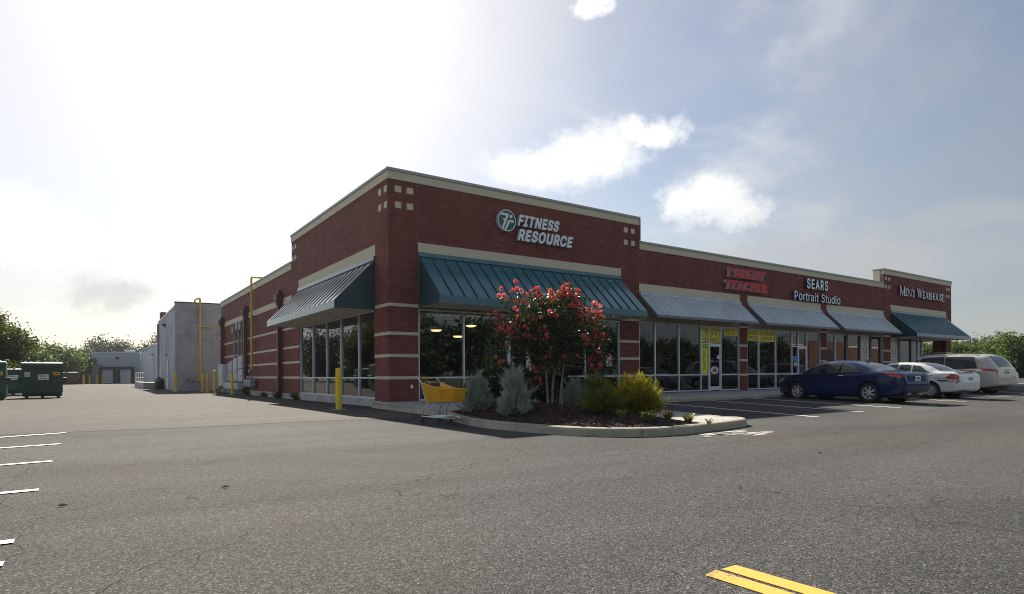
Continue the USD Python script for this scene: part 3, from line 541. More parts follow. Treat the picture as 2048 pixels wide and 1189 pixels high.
def closed_kerb(parent, name, path, zt, w=0.16, seg=2.4, m='kerb'):
    pts = resample(path, 0.15); per = int(seg / 0.15)
    for k in range(0, len(pts) - 1, per):
        q = [np.array(x) for x in pts[k:k + per + 1]]
        if len(q) < 2: continue
        d0 = (q[1] - q[0]); d0 /= np.linalg.norm(d0); d1 = (q[-1] - q[-2]); d1 /= np.linalg.norm(d1); q[0] = q[0] + d0 * 0.006; q[-1] = q[-1] - d1 * 0.006
        mb, p, nrm = kerb_run(q, w, zt)
        for e in (0, len(p) - 1):     # closing faces
            a, b = p[e], p[e] + nrm[e] * w; z = float(zt(*a)); mb.quad((*a, z - 0.28), (*b, z - 0.28), (*b, z - 0.004), (*(a + nrm[e] * 0.02), z - 0.01))
        put(name, mb, M[m], parent)
# pavement kerb along the stalls
closed_kerb(pav, 'kerb_stone', [(4.5, -4.82), (43.3, -4.82)], lambda x, y: zs(x, -4.65) + 0.002, seg=3.0)
# smooth island outline
def spline(pts, n=120):
    from scipy.interpolate import CubicSpline
    p = np.array(pts, float); s = np.r_[0, np.cumsum(np.linalg.norm(np.diff(p, axis=0), axis=1) ** 0.6)]; c = CubicSpline(s, p); return c(np.linspace(0, s[-1], n))
edge = spline([(-0.36, 0.55), (-0.40, -0.6), (-0.50, -2.0), (-0.56, -3.6), (-0.66, -4.7), (-1.02, -5.9), (-1.36, -7.2), (-1.44, -8.3), (-1.30, -9.4), (-1.02, -10.3), (-0.45, -10.98), (0.3, -11.22), (1.3, -11.16), (2.35, -11.0), (2.9, -10.82), (3.18, -10.5), (3.12, -10.15)])
zk = lambda x, y: 0.100 + 0.0 * x
isl = thing('planting_island', 'kerbed planting island with dark mulch at the corner of the lot', 'planting island', kind='structure')
closed_kerb(isl, 'kerb_stone', edge, zk, w=0.17, seg=2.4)
back = [(3.12, -10.15), (3.5, -8.4), (4.1, -6.6), (4.5, -4.82)]
closed_kerb(isl, 'kerb_stone', back, lambda x, y: 0.100 + 0.07 * np.clip((np.asarray(y) + 10.15) / 5.3, 0, 1), w=0.17, seg=2.4)
inner = Polygon(list(map(tuple, edge[edge[:, 1] < -4.55])) + back[1:] + [(4.5, -4.66), (-0.6, -4.66)]).buffer(-0.165)
apron = inner.intersection(Polygon([(4.7, -4.5), (2.9, -4.5), (2.35, -7.0), (1.8, -9.6), (1.05, -11.6), (4.2, -11.6)]))
bed = inner.difference(apron)
def surf(pg, zf, step=0.12):
    """Triangulated sheet over a polygon with heights zf(x, y)."""
    from scipy.spatial import Delaunay
    x0, y0, x1, y1 = pg.bounds; X, Y = np.meshgrid(np.arange(x0, x1, step), np.arange(y0, y1, step)); P = np.stack([X.ravel(), Y.ravel()], 1)
    import shapely
    P = P[shapely.contains_xy(pg.buffer(-step * 0.4), P[:, 0], P[:, 1])]; B = np.array([pg.exterior.interpolate(t).coords[0] for t in np.arange(0, pg.exterior.length, step)]); A = np.vstack([P, B])
    d = Delaunay(A); c = A[d.simplices].mean(1); s = d.simplices[shapely.contains_xy(pg, c[:, 0], c[:, 1])]
    e = A[s]; cw = np.cross(e[:, 1] - e[:, 0], e[:, 2] - e[:, 0]) < 0; s[cw] = s[cw][:, ::-1]
    return MB().add(np.c_[A, [zf(x, y) for x, y in A]], s)
def z_back(x, y): return 0.09 + 0.07 * min(max((y + 10.15) / 5.3, 0), 1) * min(max((x + 0.5) / 4, 0), 1)
put('concrete_apron', surf(apron, lambda x, y: z_back(x, y) + 0.006, 0.3), M['concrete'], isl)
def z_bed(x, y):
    d = bed.exterior.distance(Point(x, y)); return z_back(x, y) - 0.02 + 0.24 * min(d, 1.6) / 1.6 + 0.05 * (meshkit.fbm(np.array([x * 3, y * 3, 0.]), 3) - 0.5) * min(1, d * 4)
put('mulch', surf(bed, z_bed, 0.09), M['mulch_bed'], isl)
rng = np.random.default_rng(11); m = MB(); n = 0
x0, y0, x1, y1 = bed.bounds
while n < 5200:
    x, y = rng.uniform(x0, x1), rng.uniform(y0, y1)
    if not bed.contains(Point(x, y)): continue
    n += 1; l, w = rng.uniform(0.015, 0.05), rng.uniform(0.006, 0.014); a = rng.uniform(0, 6.28); pch = rng.normal(0, 0.35); z = z_bed(x, y) + 0.012
    d = np.array([math.cos(a) * math.cos(pch), math.sin(a) * math.cos(pch), math.sin(pch)]) * l; s = np.array([-math.sin(a), math.cos(a), rng.normal(0, 0.3)]) * w; c = np.array([x, y, z]); u = np.array([0, 0, 0.006])
    m.add([c - d - s, c + d - s, c + d + s, c - d + s, c - d * 0.9 + u, c + d * 0.9 + u], [(0, 1, 5), (0, 5, 4), (3, 4, 5), (3, 5, 2), (1, 2, 5), (0, 4, 3)], tone=rng.random() ** 1.6)
put('mulch_chips', m, M['mulch_chip'], isl, tone=True, kind='stuff')
# ---------------------------------------------------------------- the brick building
mall = thing('strip_mall', 'single storey red brick shop building with cream bands and awnings', 'building')
C0, CH = 0.15, 0.1016
def cz(k): return C0 + k * CH
BANDS = (7, 14, 21, 30)
def rect(x0, x1, z0, z1): return sbox(x0, z0, x1, z1)
# openings (X0, X1, top of lintel, bottom of lintel)
BAYS = [(1.03, 10.15, 5.325, 5.02), (11.27, 18.22, 4.80, 4.475), (18.84, 25.58, 4.80, 4.475), (26.2, 32.9, 4.80, 4.475)]
wallbox = rect(0.014, 50, -1, 9)
wallpoly = unary_union([rect(0, 11.3, -0.4, 7.24), rect(11.3, 32.97, -0.4, 6.24), rect(32.97, 43.1, -0.4, 7.11)])
holes = [rect(a, b, 0.0, 3.2) for a, b, _, _ in BAYS] + [rect(33.83, 42.17, -0.5, 3.2)]
m = MB().poly(wallpoly.difference(unary_union(holes)).intersection(wallbox), 0.2, on_front(0, 0.21, 0)); put('wall', m, M['mortar'], mall)
lpoly = unary_union([rect(-11.35, -0.21, -0.5, 7.24), rect(-30.3, -11.35, -0.5, 5.995)])
lhole = rect(-10.15, -1.2, 0.0, 3.2)
m = MB().poly(lpoly.difference(lhole), 0.2, on_left(0.21, 0, 0)); put('wall', m, M['mortar'], mall)
# other walls, parapet backs, roof
m = MB().box(0.22, 43.0, 30.1, 30.3, -0.5, 6.3).box(42.9, 43.1, 4.0, 30.1, -0.5, 6.3).box(42.9, 43.1, 0.22, 4.0, 3.2, 7.1).box(11.1, 11.29, 0.22, 11.35, 6.0, 7.5).box(0.22, 11.09, 11.15, 11.34, 6.0, 7.5).box(33.9, 42.8, 4.0, 4.2, 0.1, 3.2)
put('wall', m, M['brick_far'] if 'brick_far' in M else M['mortar'], mall)
put('roof', MB().box(0.22, 42.9, 0.22, 30.1, 5.7, 5.9), M['roof'], mall)
def courses(poly, u_first=0.0):
    out = []
    for k in range(0, 76):
        z0 = cz(k); zc = z0 + CH / 2
        if zc < poly.bounds[1] or zc > poly.bounds[3]: continue
        cut = poly.intersection(LineString([(poly.bounds[0] - 1, zc), (poly.bounds[2] + 1, zc)]))
        off = (k % 2) * 0.1525
        for s in getattr(cut, 'geoms', [cut]):
            if s.is_empty or s.geom_type != 'LineString': continue
            a, b = s.bounds[0], s.bounds[2]; i0 = math.floor((a - u_first - off) / 0.305)
            for i in range(i0, int((b - a) / 0.305) + i0 + 3):
                u0_, u1_ = max(a, u_first + off + i * 0.305 + 0.005), min(b, u_first + off + (i + 1) * 0.305 - 0.005)
                if u1_ - u0_ > 0.035: out.append((u0_, u1_, z0 + 0.005, z0 + CH - 0.005))
    return out
def bandcut(x0, x1): return [rect(x0, x1, cz(k), cz(k + 1)) for k in BANDS]
SQ = [cz(61), cz(66)]
sqF = [(0.23, 0.45), (0.645, 0.87), (10.40, 10.62), (10.81, 11.03)]; sqM = [(33.15, 33.37), (33.57, 33.79), (42.25, 42.47), (42.66, 42.88)]; sqL = [(0.085, 0.33), (0.55, 0.80), (10.55, 10.80), (11.02, 11.26)]
cutF = [rect(a, b, -0.5, t) for a, b, t, _ in BAYS] + [rect(33.83, 42.2, -0.5, 5.24), rect(-1, 50, -1, C0)]
for a, b in ((0, 1.03), (10.15, 11.27), (18.22, 18.84), (25.58, 26.2), (32.9, 33.83), (42.17, 43.1)): cutF += bandcut(a, b)
for a, b in sqF: cutF += [rect(a, b, z, z + 2 * CH) for z in SQ]
for a, b in sqM: cutF += [rect(a, b, z - CH, z + CH) for z in SQ]
brF = wallpoly.difference(unary_union(cutF))
cutL = [rect(-10.15, -1.2, -0.5, 3.25), rect(-10.21, -1.1, 3.2, 5.33), rect(-31, 1, -1, C0), rect(-30.3, -11.4, 4.49, 4.80)] + bandcut(-1.2, -0.0) + bandcut(-30.3, -10.15)
for a, b in sqL: cutL += [rect(-b, -a, z, z + 2 * CH) for z in SQ]
brL = unary_union([rect(-11.35, -0.013, -0.5, 7.24), rect(-30.3, -11.35, -0.5, 5.995)]).difference(unary_union(cutL))
bricks = []
for u0_, u1_, z0, z1 in courses(brF): bricks.append(('F', u0_, u1_, z0, z1))
for u0_, u1_, z0, z1 in courses(brL, -0.013): bricks.append(('L', u0_, u1_, z0, z1))
# pillar of the corner porch: inner face
for u0_, u1_, z0, z1 in courses(rect(-0.84, -0.013, 0.15, 3.15).difference(unary_union(bandcut(-0.9, 0)))): bricks.append(('P', u0_, u1_, z0, z1))
rng = np.random.default_rng(3)
def brick_verts(b):
    k, a, c, z0, z1 = b; q = 0.0; j = 0.0015
    if k == 'F': v = [(x, y, z) for y in (-0.0 + rng.uniform(-j, j), 0.012) for z in (z0, z1) for x in (a, c)]
    elif k == 'L': xo = rng.uniform(-j, j); v = [(x, y, z) for x in (xo, 0.012) for z in (z0, z1) for y in (-a, -c)]
    else: v = [(x, y, z) for x in (42.17, 42.182) for z in (z0, z1) for y in (-a, -c)]
    return v, [(0, 1, 3, 2), (0, 4, 5, 1), (2, 3, 7, 6), (0, 2, 6, 4), (1, 5, 7, 3)]
def seen(b):
    k, a, c, z0, z1 = b; p = np.array([(a + c) / 2, 0, (z0 + z1) / 2]) if k == 'F' else np.array([0 if k == 'L' else 42.17, -(a + c) / 2, (z0 + z1) / 2])
    n = np.array([0, -1, 0]) if k == 'F' else np.array([-1, 0, 0]); d = EYE - p; r = np.linalg.norm(d); return (c - a) * (z1 - z0) * (d @ n) / r ** 3
order = sorted(range(len(bricks)), key=lambda i: -seen(bricks[i])); single = set(order[:300]); rest = MB()
BW = thing_child = UsdGeom.Xform.Define(stage, '/World/strip_mall/corner_pillar').GetPrim()
for i, b in enumerate(bricks):
    v, f = brick_verts(b); tone = float(np.clip(rng.beta(4, 4), 0, 1))
    if i in single: put('brick', MB().add(v, f, tone), M['brick'], BW, tone=True)
    else: rest.add(v, f, tone)
put('brickwork', rest, M['brick'], mall, tone=True, kind='stuff')
# cream bands, squares, lintels, copings
P = 0.003
for a, b in ((0.0, 1.03), (10.15, 11.27), (18.22, 18.84), (25.58, 26.2), (32.9, 33.83), (42.17, 43.1)):
    for k in BANDS: put('stone_band', MB().box(a - P, b + P, -P, 0.10, cz(k), cz(k + 1)), M['cream'], mall)
for k in BANDS:
    put('stone_band', MB().box(-P, 0.09, 0.101, 1.2 + P, cz(k), cz(k + 1)), M['cream'], mall)
    put('stone_band', MB().box(-P, 0.09, 10.15 - P, 30.3, cz(k), cz(k + 1)), M['cream'], mall)
    put('stone_band', MB().box(42.167, 42.25, 0.11, 0.84, cz(k), cz(k + 1)), M['cream'], mall)
put('stone_band', MB().box(-P, 0.09, 11.4, 30.3, 4.49, 4.80), M['cream'], mall)
for z in SQ:
    for a, b in sqF: put('stone_square', MB().box(a, b, -0.006, 0.05, z, z + 2 * CH), M['cream'], mall)
    for a, b in sqM: put('stone_square', MB().box(a, b, -0.006, 0.05, z - CH, z + CH), M['cream'], mall)
    for a, b in sqL: put('stone_square', MB().box(-0.006, 0.05, a, b, z, z + 2 * CH), M['cream'], mall)
for a, b, t, lo in BAYS:
    put('lintel', MB().box(a, b + (0.07 if a < 2 else 0), -0.004, 0.1, lo, t), M['cream_dirty'], mall)
    put('spandrel', MB().box(a, b, 0.0, 0.09, 3.2, lo - 0.003), M['spandrel'], mall)
put('lintel', MB().box(33.83, 42.2, -0.004, 0.1, 4.91, 5.24), M['cream_dirty'], mall); put('spandrel', MB().box(33.83, 42.17, 0.0, 0.09, 3.2, 4.907), M['spandrel'], mall)
put('lintel', MB().box(-0.004, 0.1, 1.1, 10.21, 4.97, 5.33), M['cream'], mall); put('spandrel', MB().box(0.0, 0.09, 1.2, 10.15, 3.2, 4.967), M['spandrel'], mall)
def coping(name, pieces, m): 
    for b in pieces: put(name, MB().bev(*b, 0.008), M[m], mall)
coping('parapet_band', [(-0.03, 11.3, -0.03, 0.2, 7.243, 7.5), (-0.03, 0.2, 0.203, 11.35, 7.243, 7.5), (11.303, 32.96, -0.03, 0.2, 6.243, 6.5), (32.963, 43.13, -0.03, 0.2, 7.113, 7.37), (-0.03, 0.2, 11.353, 30.33, 5.998, 6.295), (32.90, 33.1, 0.203, 0.62, 6.0, 7.37)], 'cream')
coping('parapet_cap', [(-0.06, 11.33, -0.06, 0.26, 7.503, 7.6), (-0.06, 0.26, 0.263, 11.38, 7.503, 7.6), (11.333, 32.90, -0.06, 0.26, 6.503, 6.6), (32.87, 43.16, -0.06, 0.26, 7.373, 7.47), (-0.06, 0.26, 11.383, 30.36, 6.298, 6.385), (32.87, 33.13, 0.263, 0.64, 7.373, 7.47)], 'cap_metal')
put('wall', MB().box(33.12, 43.0, 0.44, 0.6, 5.9, 7.37), M['spandrel'], mall)
put('corner_cap', MB().box(11.303, 11.34, -0.05, 0.2, 6.603, 7.5), M['cap_green'], mall)
put('porch_pillar', MB().box(42.183, 43.1, 0.22, 0.84, -0.2, 3.2).box(42.9, 43.09, 0.22, 0.84, -0.2, 3.2), M['brick_solid'] if 'brick_solid' in M else M['mortar'], mall)
put('porch_soffit', MB().box(38.5, 43.0, 0.22, 3.99, 3.2, 3.25), M['soffit'], mall)
put('foundation', MB().box(-0.03, 0.2, 0.56, 30.32, -0.4, 0.148), M['foundation'], mall)
# expansion joints of the brickwork
put('joint', MB().box(1.020, 1.034, -0.0025, 0.005, 5.33, 7.24).box(11.262, 11.274, -0.0025, 0.005, 4.8, 6.24), M['mortar'], mall)
# inside of the shops
shell = UsdGeom.Xform.Define(stage, '/World/strip_mall/interior').GetPrim()
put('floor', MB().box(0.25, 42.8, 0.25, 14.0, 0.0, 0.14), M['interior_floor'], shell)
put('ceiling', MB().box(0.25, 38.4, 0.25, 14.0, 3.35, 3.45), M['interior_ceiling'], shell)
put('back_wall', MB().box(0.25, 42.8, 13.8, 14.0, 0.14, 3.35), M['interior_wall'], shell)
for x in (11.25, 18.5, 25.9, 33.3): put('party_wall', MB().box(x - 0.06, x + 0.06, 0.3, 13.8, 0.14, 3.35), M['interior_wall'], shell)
# awnings: u along the wall, w outward, z up
def awning(u0_, u1_, out, ztop, zlip, fasc, wall, seams, mat='teal', dark='teal_dark', drop=0.16):
    A = UsdGeom.Xform.Define(stage, numbered('/World/strip_mall/awning')).GetPrim()
    if wall == 'F': W = lambda u, w, z: (u, -w, z)
    else: W = lambda u, w, z: (-w, u, z)
    def hexa(pts): return MB().hull([W(*p) for p in pts])
    zf = zlip + fasc; z1 = ztop - drop; th = 0.03
    put('flashing', hexa([(u, w, z) for u in (u0_, u1_) for w, z in ((0.004, ztop), (0.05, ztop - 0.01), (0.05, z1 + 0.02), (0.004, z1))]), M[mat], A)
    put('roof_sheet', hexa([(u, w, z) for u in (u0_, u1_) for w, z in ((0.012, z1), (out, zf), (out, zf - th), (0.012, z1 - th))]), M[mat], A)
    put('fascia', hexa([(u, w, z) for u in (u0_, u1_) for w in (out - 0.02, out + 0.012) for z in (zlip, zf + 0.004)]), M[mat], A)
    for u in (u0_, u1_): 
        s = 0.012 if u == u0_ else -0.012
        put('end_panel', hexa([(uu, w, z) for uu in (u + s * 0.1, u + s) for w, z in ((0.012, z1 - th - 0.003), (out - 0.022, zf - th - 0.003), (out - 0.022, zlip), (0.012, zlip))]), M[dark], A)
    put('soffit', hexa([(u, w, z) for u in (u0_ + 0.014, u1_ - 0.014) for w in (0.012, out - 0.024) for z in (zlip + 0.012, zlip + 0.03)]), M['soffit'], A)
    L = math.hypot(out, z1 - zf); nx, nz = (z1 - zf) / L, out / L; h = 0.035 if wall == 'F' else 0.022
    for u in seams:
        put('seam', hexa([(u + d, w + nx * k, z + nz * k) for d in (-0.011, 0.011) for w, z in ((0.055, z1 - 0.055 * (z1 - zf) / out), (out, zf)) for k in (0.001, h)]), M[dark if mat != 'galvanised' else mat], A)
    return A
awning(1.035, 10.20, 1.45, 5.017, 3.22, 0.235, 'F', np.arange(1.05, 10.2, 0.4575))
awning(1.12, 10.20, 1.37, 4.967, 3.17, 0.235, 'L', np.arange(1.13, 10.2, 0.568))
awning(33.83, 42.2, 1.49, 4.905, 3.19, 0.19, 'F', np.arange(33.85, 42.2, 0.465))
def sheet_awning(u0_, u1_):
    A = UsdGeom.Xform.Define(stage, numbered('/World/strip_mall/awning')).GetPrim()
    zt, zl, out = 4.47, 3.40, 1.0
    put('flashing', MB().hull([(u, -w, z) for u in (u0_, u1_) for w, z in ((0.004, zt), (0.05, zt - 0.01), (0.11, zt - 0.16), (0.004, zt - 0.18))]), M['galvanised'], A)
    put('roof_sheet', MB().hull([(u, -w, z) for u in (u0_, u1_) for w, z in ((0.10, zt - 0.165), (out, zl), (out, zl - 0.025), (0.10, zt - 0.19))]), M['galvanised'], A)
    for u in (u0_ - 0.03, u1_ + 0.03): put('edge_trim', MB().hull([(u + d, -w, z) for d in (-0.028, 0.028) for w, z in ((0.02, zt - 0.10), (out + 0.01, zl + 0.02), (out + 0.01, zl - 0.10), (0.02, zt - 0.26))]), M['galvanised_dark'], A)
    put('front_trim', MB().box(u0_, u1_, -out - 0.04, -out - 0.002, zl - 0.10, zl + 0.006), M['galvanised_dark'], A)
    s = (zt - 0.165 - zl) / (out - 0.1)
    for u in np.arange(u0_ + 0.4, u1_ - 0.1, 0.42):
        put('seam', MB().hull([(u + d, -w, zl + (out - w) * s + k) for d in (-0.007, 0.007) for w in (0.12, out) for k in (0.0, 0.014)]), M['galvanised'], A)
for a, b, _, _ in BAYS[1:]: sheet_awning(a + 0.02, b + 0.03)
# storefronts ------------------------------------------------------
def bay(cols, z0, zr, z1, wall='F', frame='alu', widths=None, norail=(), skip=(), skiplow=(), rail_h=0.055, transom=None, door=None):
    S = UsdGeom.Xform.Define(stage, numbered('/World/strip_mall/storefront')).GetPrim()
    if wall == 'F': B = lambda m, a, b, d0, d1, z0, z1: m.box(a, b, d0, d1, z0, z1)
    else: B = lambda m, a, b, d0, d1, z0, z1: m.box(d0, d1, a, b, z0, z1)
    wd = widths or {}
    W = [wd.get(i, 0.055) for i in range(len(cols))]
    for i, c in enumerate(cols):
        put('mullion', B(MB(), c - W[i] / 2, c + W[i] / 2, 0.03, 0.14, z0, z1), M[frame if i not in wd or wd[i] < 0.09 else 'alu_dark'], S)
    put('head_rail', B(MB(), cols[0] + W[0] / 2, cols[-1] - W[-1] / 2, 0.032, 0.138, z1 - 0.05, z1 - 0.001), M[frame], S)
    for i in range(len(cols) - 1):
        a, b = cols[i] + W[i] / 2 + 0.001, cols[i + 1] - W[i + 1] / 2 - 0.001; lo = z0 + 0.05
        if i in (door or ()):
            dz = transom; d = UsdGeom.Xform.Define(stage, numbered(str(S.GetPath()) + '/door')).GetPrim()
            put('door_frame', B(B(B(B(MB(), a, a + 0.07, 0.05, 0.10, z0, dz), b - 0.07, b, 0.05, 0.10, z0, dz), a + 0.07, b - 0.07, 0.052, 0.098, dz - 0.09, dz), a + 0.07, b - 0.07, 0.052, 0.098, z0 + 0.02, z0 + 0.2), M[frame], d)
            put('pane', B(MB(), a + 0.07, b - 0.07, 0.074, 0.080, z0 + 0.2, dz - 0.09), M['glass'], d)
            put('handle', B(MB(), b - 0.06, b - 0.035, -0.0, 0.03, 0.95, 1.35) if i % 2 == 0 else B(MB(), a + 0.035, a + 0.06, 0.0, 0.03, 0.95, 1.35), M['alu'], d)
            put('push_bar', B(MB(), a + 0.071, b - 0.071, 0.102, 0.13, 1.12, 1.18), M[frame], d)
            put('transom_rail', B(MB(), a, b, 0.033, 0.137, dz + 0.003, dz + 0.055), M[frame], S)
            put('pane', B(MB(), a, b, 0.088, 0.094, dz + 0.055, z1 - 0.05), M['glass'], S); continue
        put('sill_rail', B(MB(), a, b, 0.033, 0.137, z0, lo), M[frame], S)
        zr_ = None if i in norail else zr
        tt = transom if (transom and i in skip) else None
        cuts = [lo] + ([zr_, zr_ + rail_h] if zr_ else []) + ([tt + 0.003, tt + 0.055] if tt else []) + [z1 - 0.05]
        for k in range(0, len(cuts), 2): put('pane', B(MB(), a, b, 0.088, 0.094, cuts[k], cuts[k + 1]), M['glass'], S)
        for k in range(1, len(cuts) - 1, 2): put('rail', B(MB(), a, b, 0.034, 0.136, cuts[k], cuts[k + 1]), M[frame], S)
    return S
bay([1.06, 2.767, 4.603, 5.515, 6.428, 8.277, 10.12], 0.152, 0.875, 3.17, door=(2, 3), transom=2.33)
bay([11.30, 12.283, 13.82, 15.34, 15.91, 16.80, 18.19], 0.175, 0.895, 3.2, door=(4,), skip=(3,), transom=2.33)
bay([18.87, 19.825, 21.3, 22.785, 23.38, 24.23, 25.55], 0.175, 0.905, 3.2, door=(4,), skip=(3,), transom=2.36)
bay([26.23, 27.20, 28.48, 30.02, 31.33, 32.60, 32.87], 0.175, 0.91, 3.2, widths={2: 0.26, 3: 0.13, 4: 0.2, 5: 0.2}, frame='alu', norail=(0, 1, 2, 3, 4, 5))
bay([33.86, 35.10, 36.76, 37.82, 38.43], 0.175, 0.91, 3.2, widths={1: 0.28, 2: 0.13}, norail=(0, 1, 2, 3))
bay([1.23, 2.79, 4.657, 6.392, 8.218, 10.12], 0.20, 0.885, 3.19, wall='L', rail_h=0.05)
put('window_sill', MB().box(-0.02, 0.16, 1.2, 10.15, 0.1485, 0.198), M['foundation'], mall)
S = UsdGeom.Xform.Define(stage, numbered('/World/strip_mall/storefront')).GetPrim()
put('mullion', MB().box(38.44, 38.5, 2.0, 2.06, 0.15, 3.2).box(38.44, 38.5, 3.9, 3.96, 0.15, 3.2), M['alu_dark'], S); put('pane', MB().box(38.465, 38.471, 0.15, 2.0, 0.15, 3.2), M['glass'], S); put('pane', MB().box(38.465, 38.471, 2.06, 3.9, 0.15, 3.2), M['glass'], S)
# downpipes with rain heads on the left wall
for y in (13.15, 21.25, 29.25):
    D = UsdGeom.Xform.Define(stage, numbered('/World/strip_mall/downpipe')).GetPrim()
    put('pipe', MB().box(-0.24, -0.05, y - 0.12, y + 0.12, 0.30, 4.45), M['brown_pipe'], D)
    put('shoe', MB().hull([(x, yy, z) for yy in (y - 0.12, y + 0.12) for x, z in ((-0.05, 0.298), (-0.24, 0.298), (-0.42, 0.10), (-0.34, 0.03), (-0.05, 0.2))]), M['brown_pipe'], D)
    put('rain_head', MB().hull([(x, yy, z) for x in (-0.34, -0.012) for yy in (y - 0.27, y + 0.27) for z in (4.75, 5.0)] + [(x, yy, 4.452) for x in (-0.24, -0.05) for yy in (y - 0.12, y + 0.12)]), M['brown_pipe'], D)
    put('scupper', MB().box(-0.2, -0.012, y - 0.02, y + 0.2, 5.002, 5.22), M['brown_pipe'], D)
    put('strap', MB().box(-0.246, -0.012, y - 0.126, y + 0.126, 2.5, 2.55), M['brown_pipe'], D)
put('outlet_cover', MB().box(0.735, 0.815, -0.02, -0.002, 0.57, 0.68), M['white_plastic'], mall)
put('vent_cowl', MB().box(0.3, 0.5, 27.5, 27.9, 6.3, 6.62), M['galvanised'], mall)
for x, y in ((-0.9, 3.0), (-0.9, 5.6), (-0.9, 8.2)): put('downlight', MB().lathe([(0.0, 0), (0.07, 0), (0.08, 0.012), (0.0, 0.012)], 12, (x, y, 3.168)), M['alu_dark'], mall)
# ---------------------------------------------------------------- shop signs (channel letters), each letter a part
def sign_line(t, text, x, z, width, height, font, face, ret, depth=0.12, off=0.05, Y=-0.0, gap=0.12, shear=0.0, caps=None, rim=None):
    for ch, pg in layout(text, width, height, font, gap, shear, caps):
        if pg.is_empty: continue
        L = UsdGeom.Xform.Define(stage, numbered(str(t.GetPath()) + '/letter')).GetPrim()
        put('return', MB().poly(pg, depth, on_front(x, Y - off, z)), M[ret], L)
        if rim:
            put('edge', MB().poly(pg, 0.006, on_front(x, Y - off - depth - 0.001, z)), M[rim], L); pg = pg.buffer(-0.022)
            if pg.is_empty: continue
            put('face', MB().poly(pg, 0.006, on_front(x, Y - off - depth - 0.009, z)), M[face], L)
        else: put('face', MB().poly(pg, 0.008, on_front(x, Y - off - depth - 0.001, z)), M[face], L)
sans = lambda k: (lambda ch: glyph(ch, k))
t = thing('shop_sign', 'white slanted letter sign reading FITNESS RESOURCE on the corner block', 'sign')
sign_line(t, 'FITNESS', 4.90, 6.385, 1.90, 0.36, sans(5), 'sign_white', 'sign_return', shear=0.24, gap=0.03)
sign_line(t, 'RESOURCE', 4.90, 5.86, 2.56, 0.37, sans(5), 'sign_white', 'sign_return', shear=0.24, gap=0.03)
t = thing('round_sign', 'round green sign with a white stick figure beside the slanted letters', 'sign')
cx_, cz_, R = 4.425, 6.475, 0.385
put('cabinet', MB().poly(Point(0, 0).buffer(R, 24), 0.14, on_front(cx_, -0.04, cz_)), M['sign_return'], t)
put('rim', MB().poly(Point(0, 0).buffer(R, 24).difference(Point(0, 0).buffer(R - 0.03, 24)), 0.012, on_front(cx_, -0.181, cz_)), M['sign_white'], t)
put('green_face', MB().poly(Point(0, 0).buffer(R - 0.032, 24), 0.006, on_front(cx_, -0.181, cz_)), M['sign_green'], t)
fig = unary_union([Point(0.17, 0.16).buffer(0.062, 12), LineString([(-0.27, 0.21), (0.04, 0.21), (-0.20, -0.31)]).buffer(0.040, cap_style=2, join_style=1), LineString([(-0.16, 0.03), (0.0, 0.03)]).buffer(0.030, cap_style=2),
                   LineString([(0.29, -0.005), (0.10, -0.005), (-0.08, -0.34)]).buffer(0.040, cap_style=2, join_style=1)]).intersection(Point(0, 0).buffer(R - 0.034, 24))
put('figure', MB().poly(fig, 0.006, on_front(cx_, -0.188, cz_)), M['sign_white'], t)
t = thing('shop_sign', 'red slab letter sign reading PARENT TEACHER', 'sign')
sign_line(t, 'PARENT', 17.13, 5.575, 2.98, 0.44, slab, 'sign_red', 'sign_pale', 0.16, 0.04, gap=0.06)
sign_line(t, 'TEACHER', 16.9, 4.985, 3.38, 0.43, slab, 'sign_red', 'sign_pale', 0.16, 0.04, gap=0.06)
t = thing('shop_sign', 'white rimmed letters reading SEARS above the words Portrait Studio', 'sign')
sign_line(t, 'SEARS', 23.88, 5.545, 2.22, 0.50, sans(6), 'sign_white', 'sign_navy', 0.13, 0.04, gap=0.06, rim='sign_navy')
t = thing('shop_sign', 'plain white letters reading Portrait Studio above the second grey awning', 'sign')
sign_line(t, 'Portrait Studio', 22.68, 4.865, 4.72, 0.44, sans(1), 'sign_white', 'sign_navy', 0.12, 0.04, gap=0.05)
t = thing('shop_sign', "thin white serif letters reading MEN'S WEARHOUSE on the far block", 'sign')
thin = lambda ch: slab(ch, 0.19, 0.08, 0.06, 0.07)
sign_line(t, "MEN'S WEARHOUSE", 34.72, 5.90, 6.70, 0.60, thin, 'sign_white', 'sign_maroon', 0.12, 0.05, gap=0.07, caps=0.80)
# ---------------------------------------------------------------- posters behind and on the glass (flat in the photo)
def flat(mb, text, x, z, w, h, font, Y, gap=0.05): 
    for ch, pg in layout(text, w, h, font, gap): mb.poly(pg, 0.0015, on_front(x, Y, z))
    return mb
def poster(name, label, x0, x1, z0, z1, base, lines, Y=0.080, cat='poster', group=None, thick=0.005):
    t = thing(name, label, cat, group=group); put('sheet', MB().box(x0, x1, Y, Y + thick, z0, z1), M[base], t)
    for text, rx0, rx1, rz0, rz1, font, ink in lines:
        W, H = x1 - x0, z1 - z0
        put('lettering', flat(MB(), text, x0 + rx0 * W, z0 + rz0 * H, (rx1 - rx0) * W, (rz1 - rz0) * H, font, Y - 0.001), M[ink], t)
    return t
b6, b3 = sans(6), sans(3)
yp, gp = 'poster_yellow', 'poster_pale'
for (x0, x1, z0, z1), lab in (((3.61, 4.22, 1.13, 2.06), 'green SALE poster in the window left of the glass doors'), ((13.02, 13.60, 1.22, 2.13), 'green SALE poster in the window right of the second brick pillar')):
    poster('sale_poster', lab, x0, x1, z0, z1, 'poster_green', [('SALE', 0.06, 0.94, 0.03 + 0.195 * k, 0.185 + 0.195 * k, sans(4), yp if k % 2 == 0 else gp) for k in range(5)], Y=0.102, group=None)
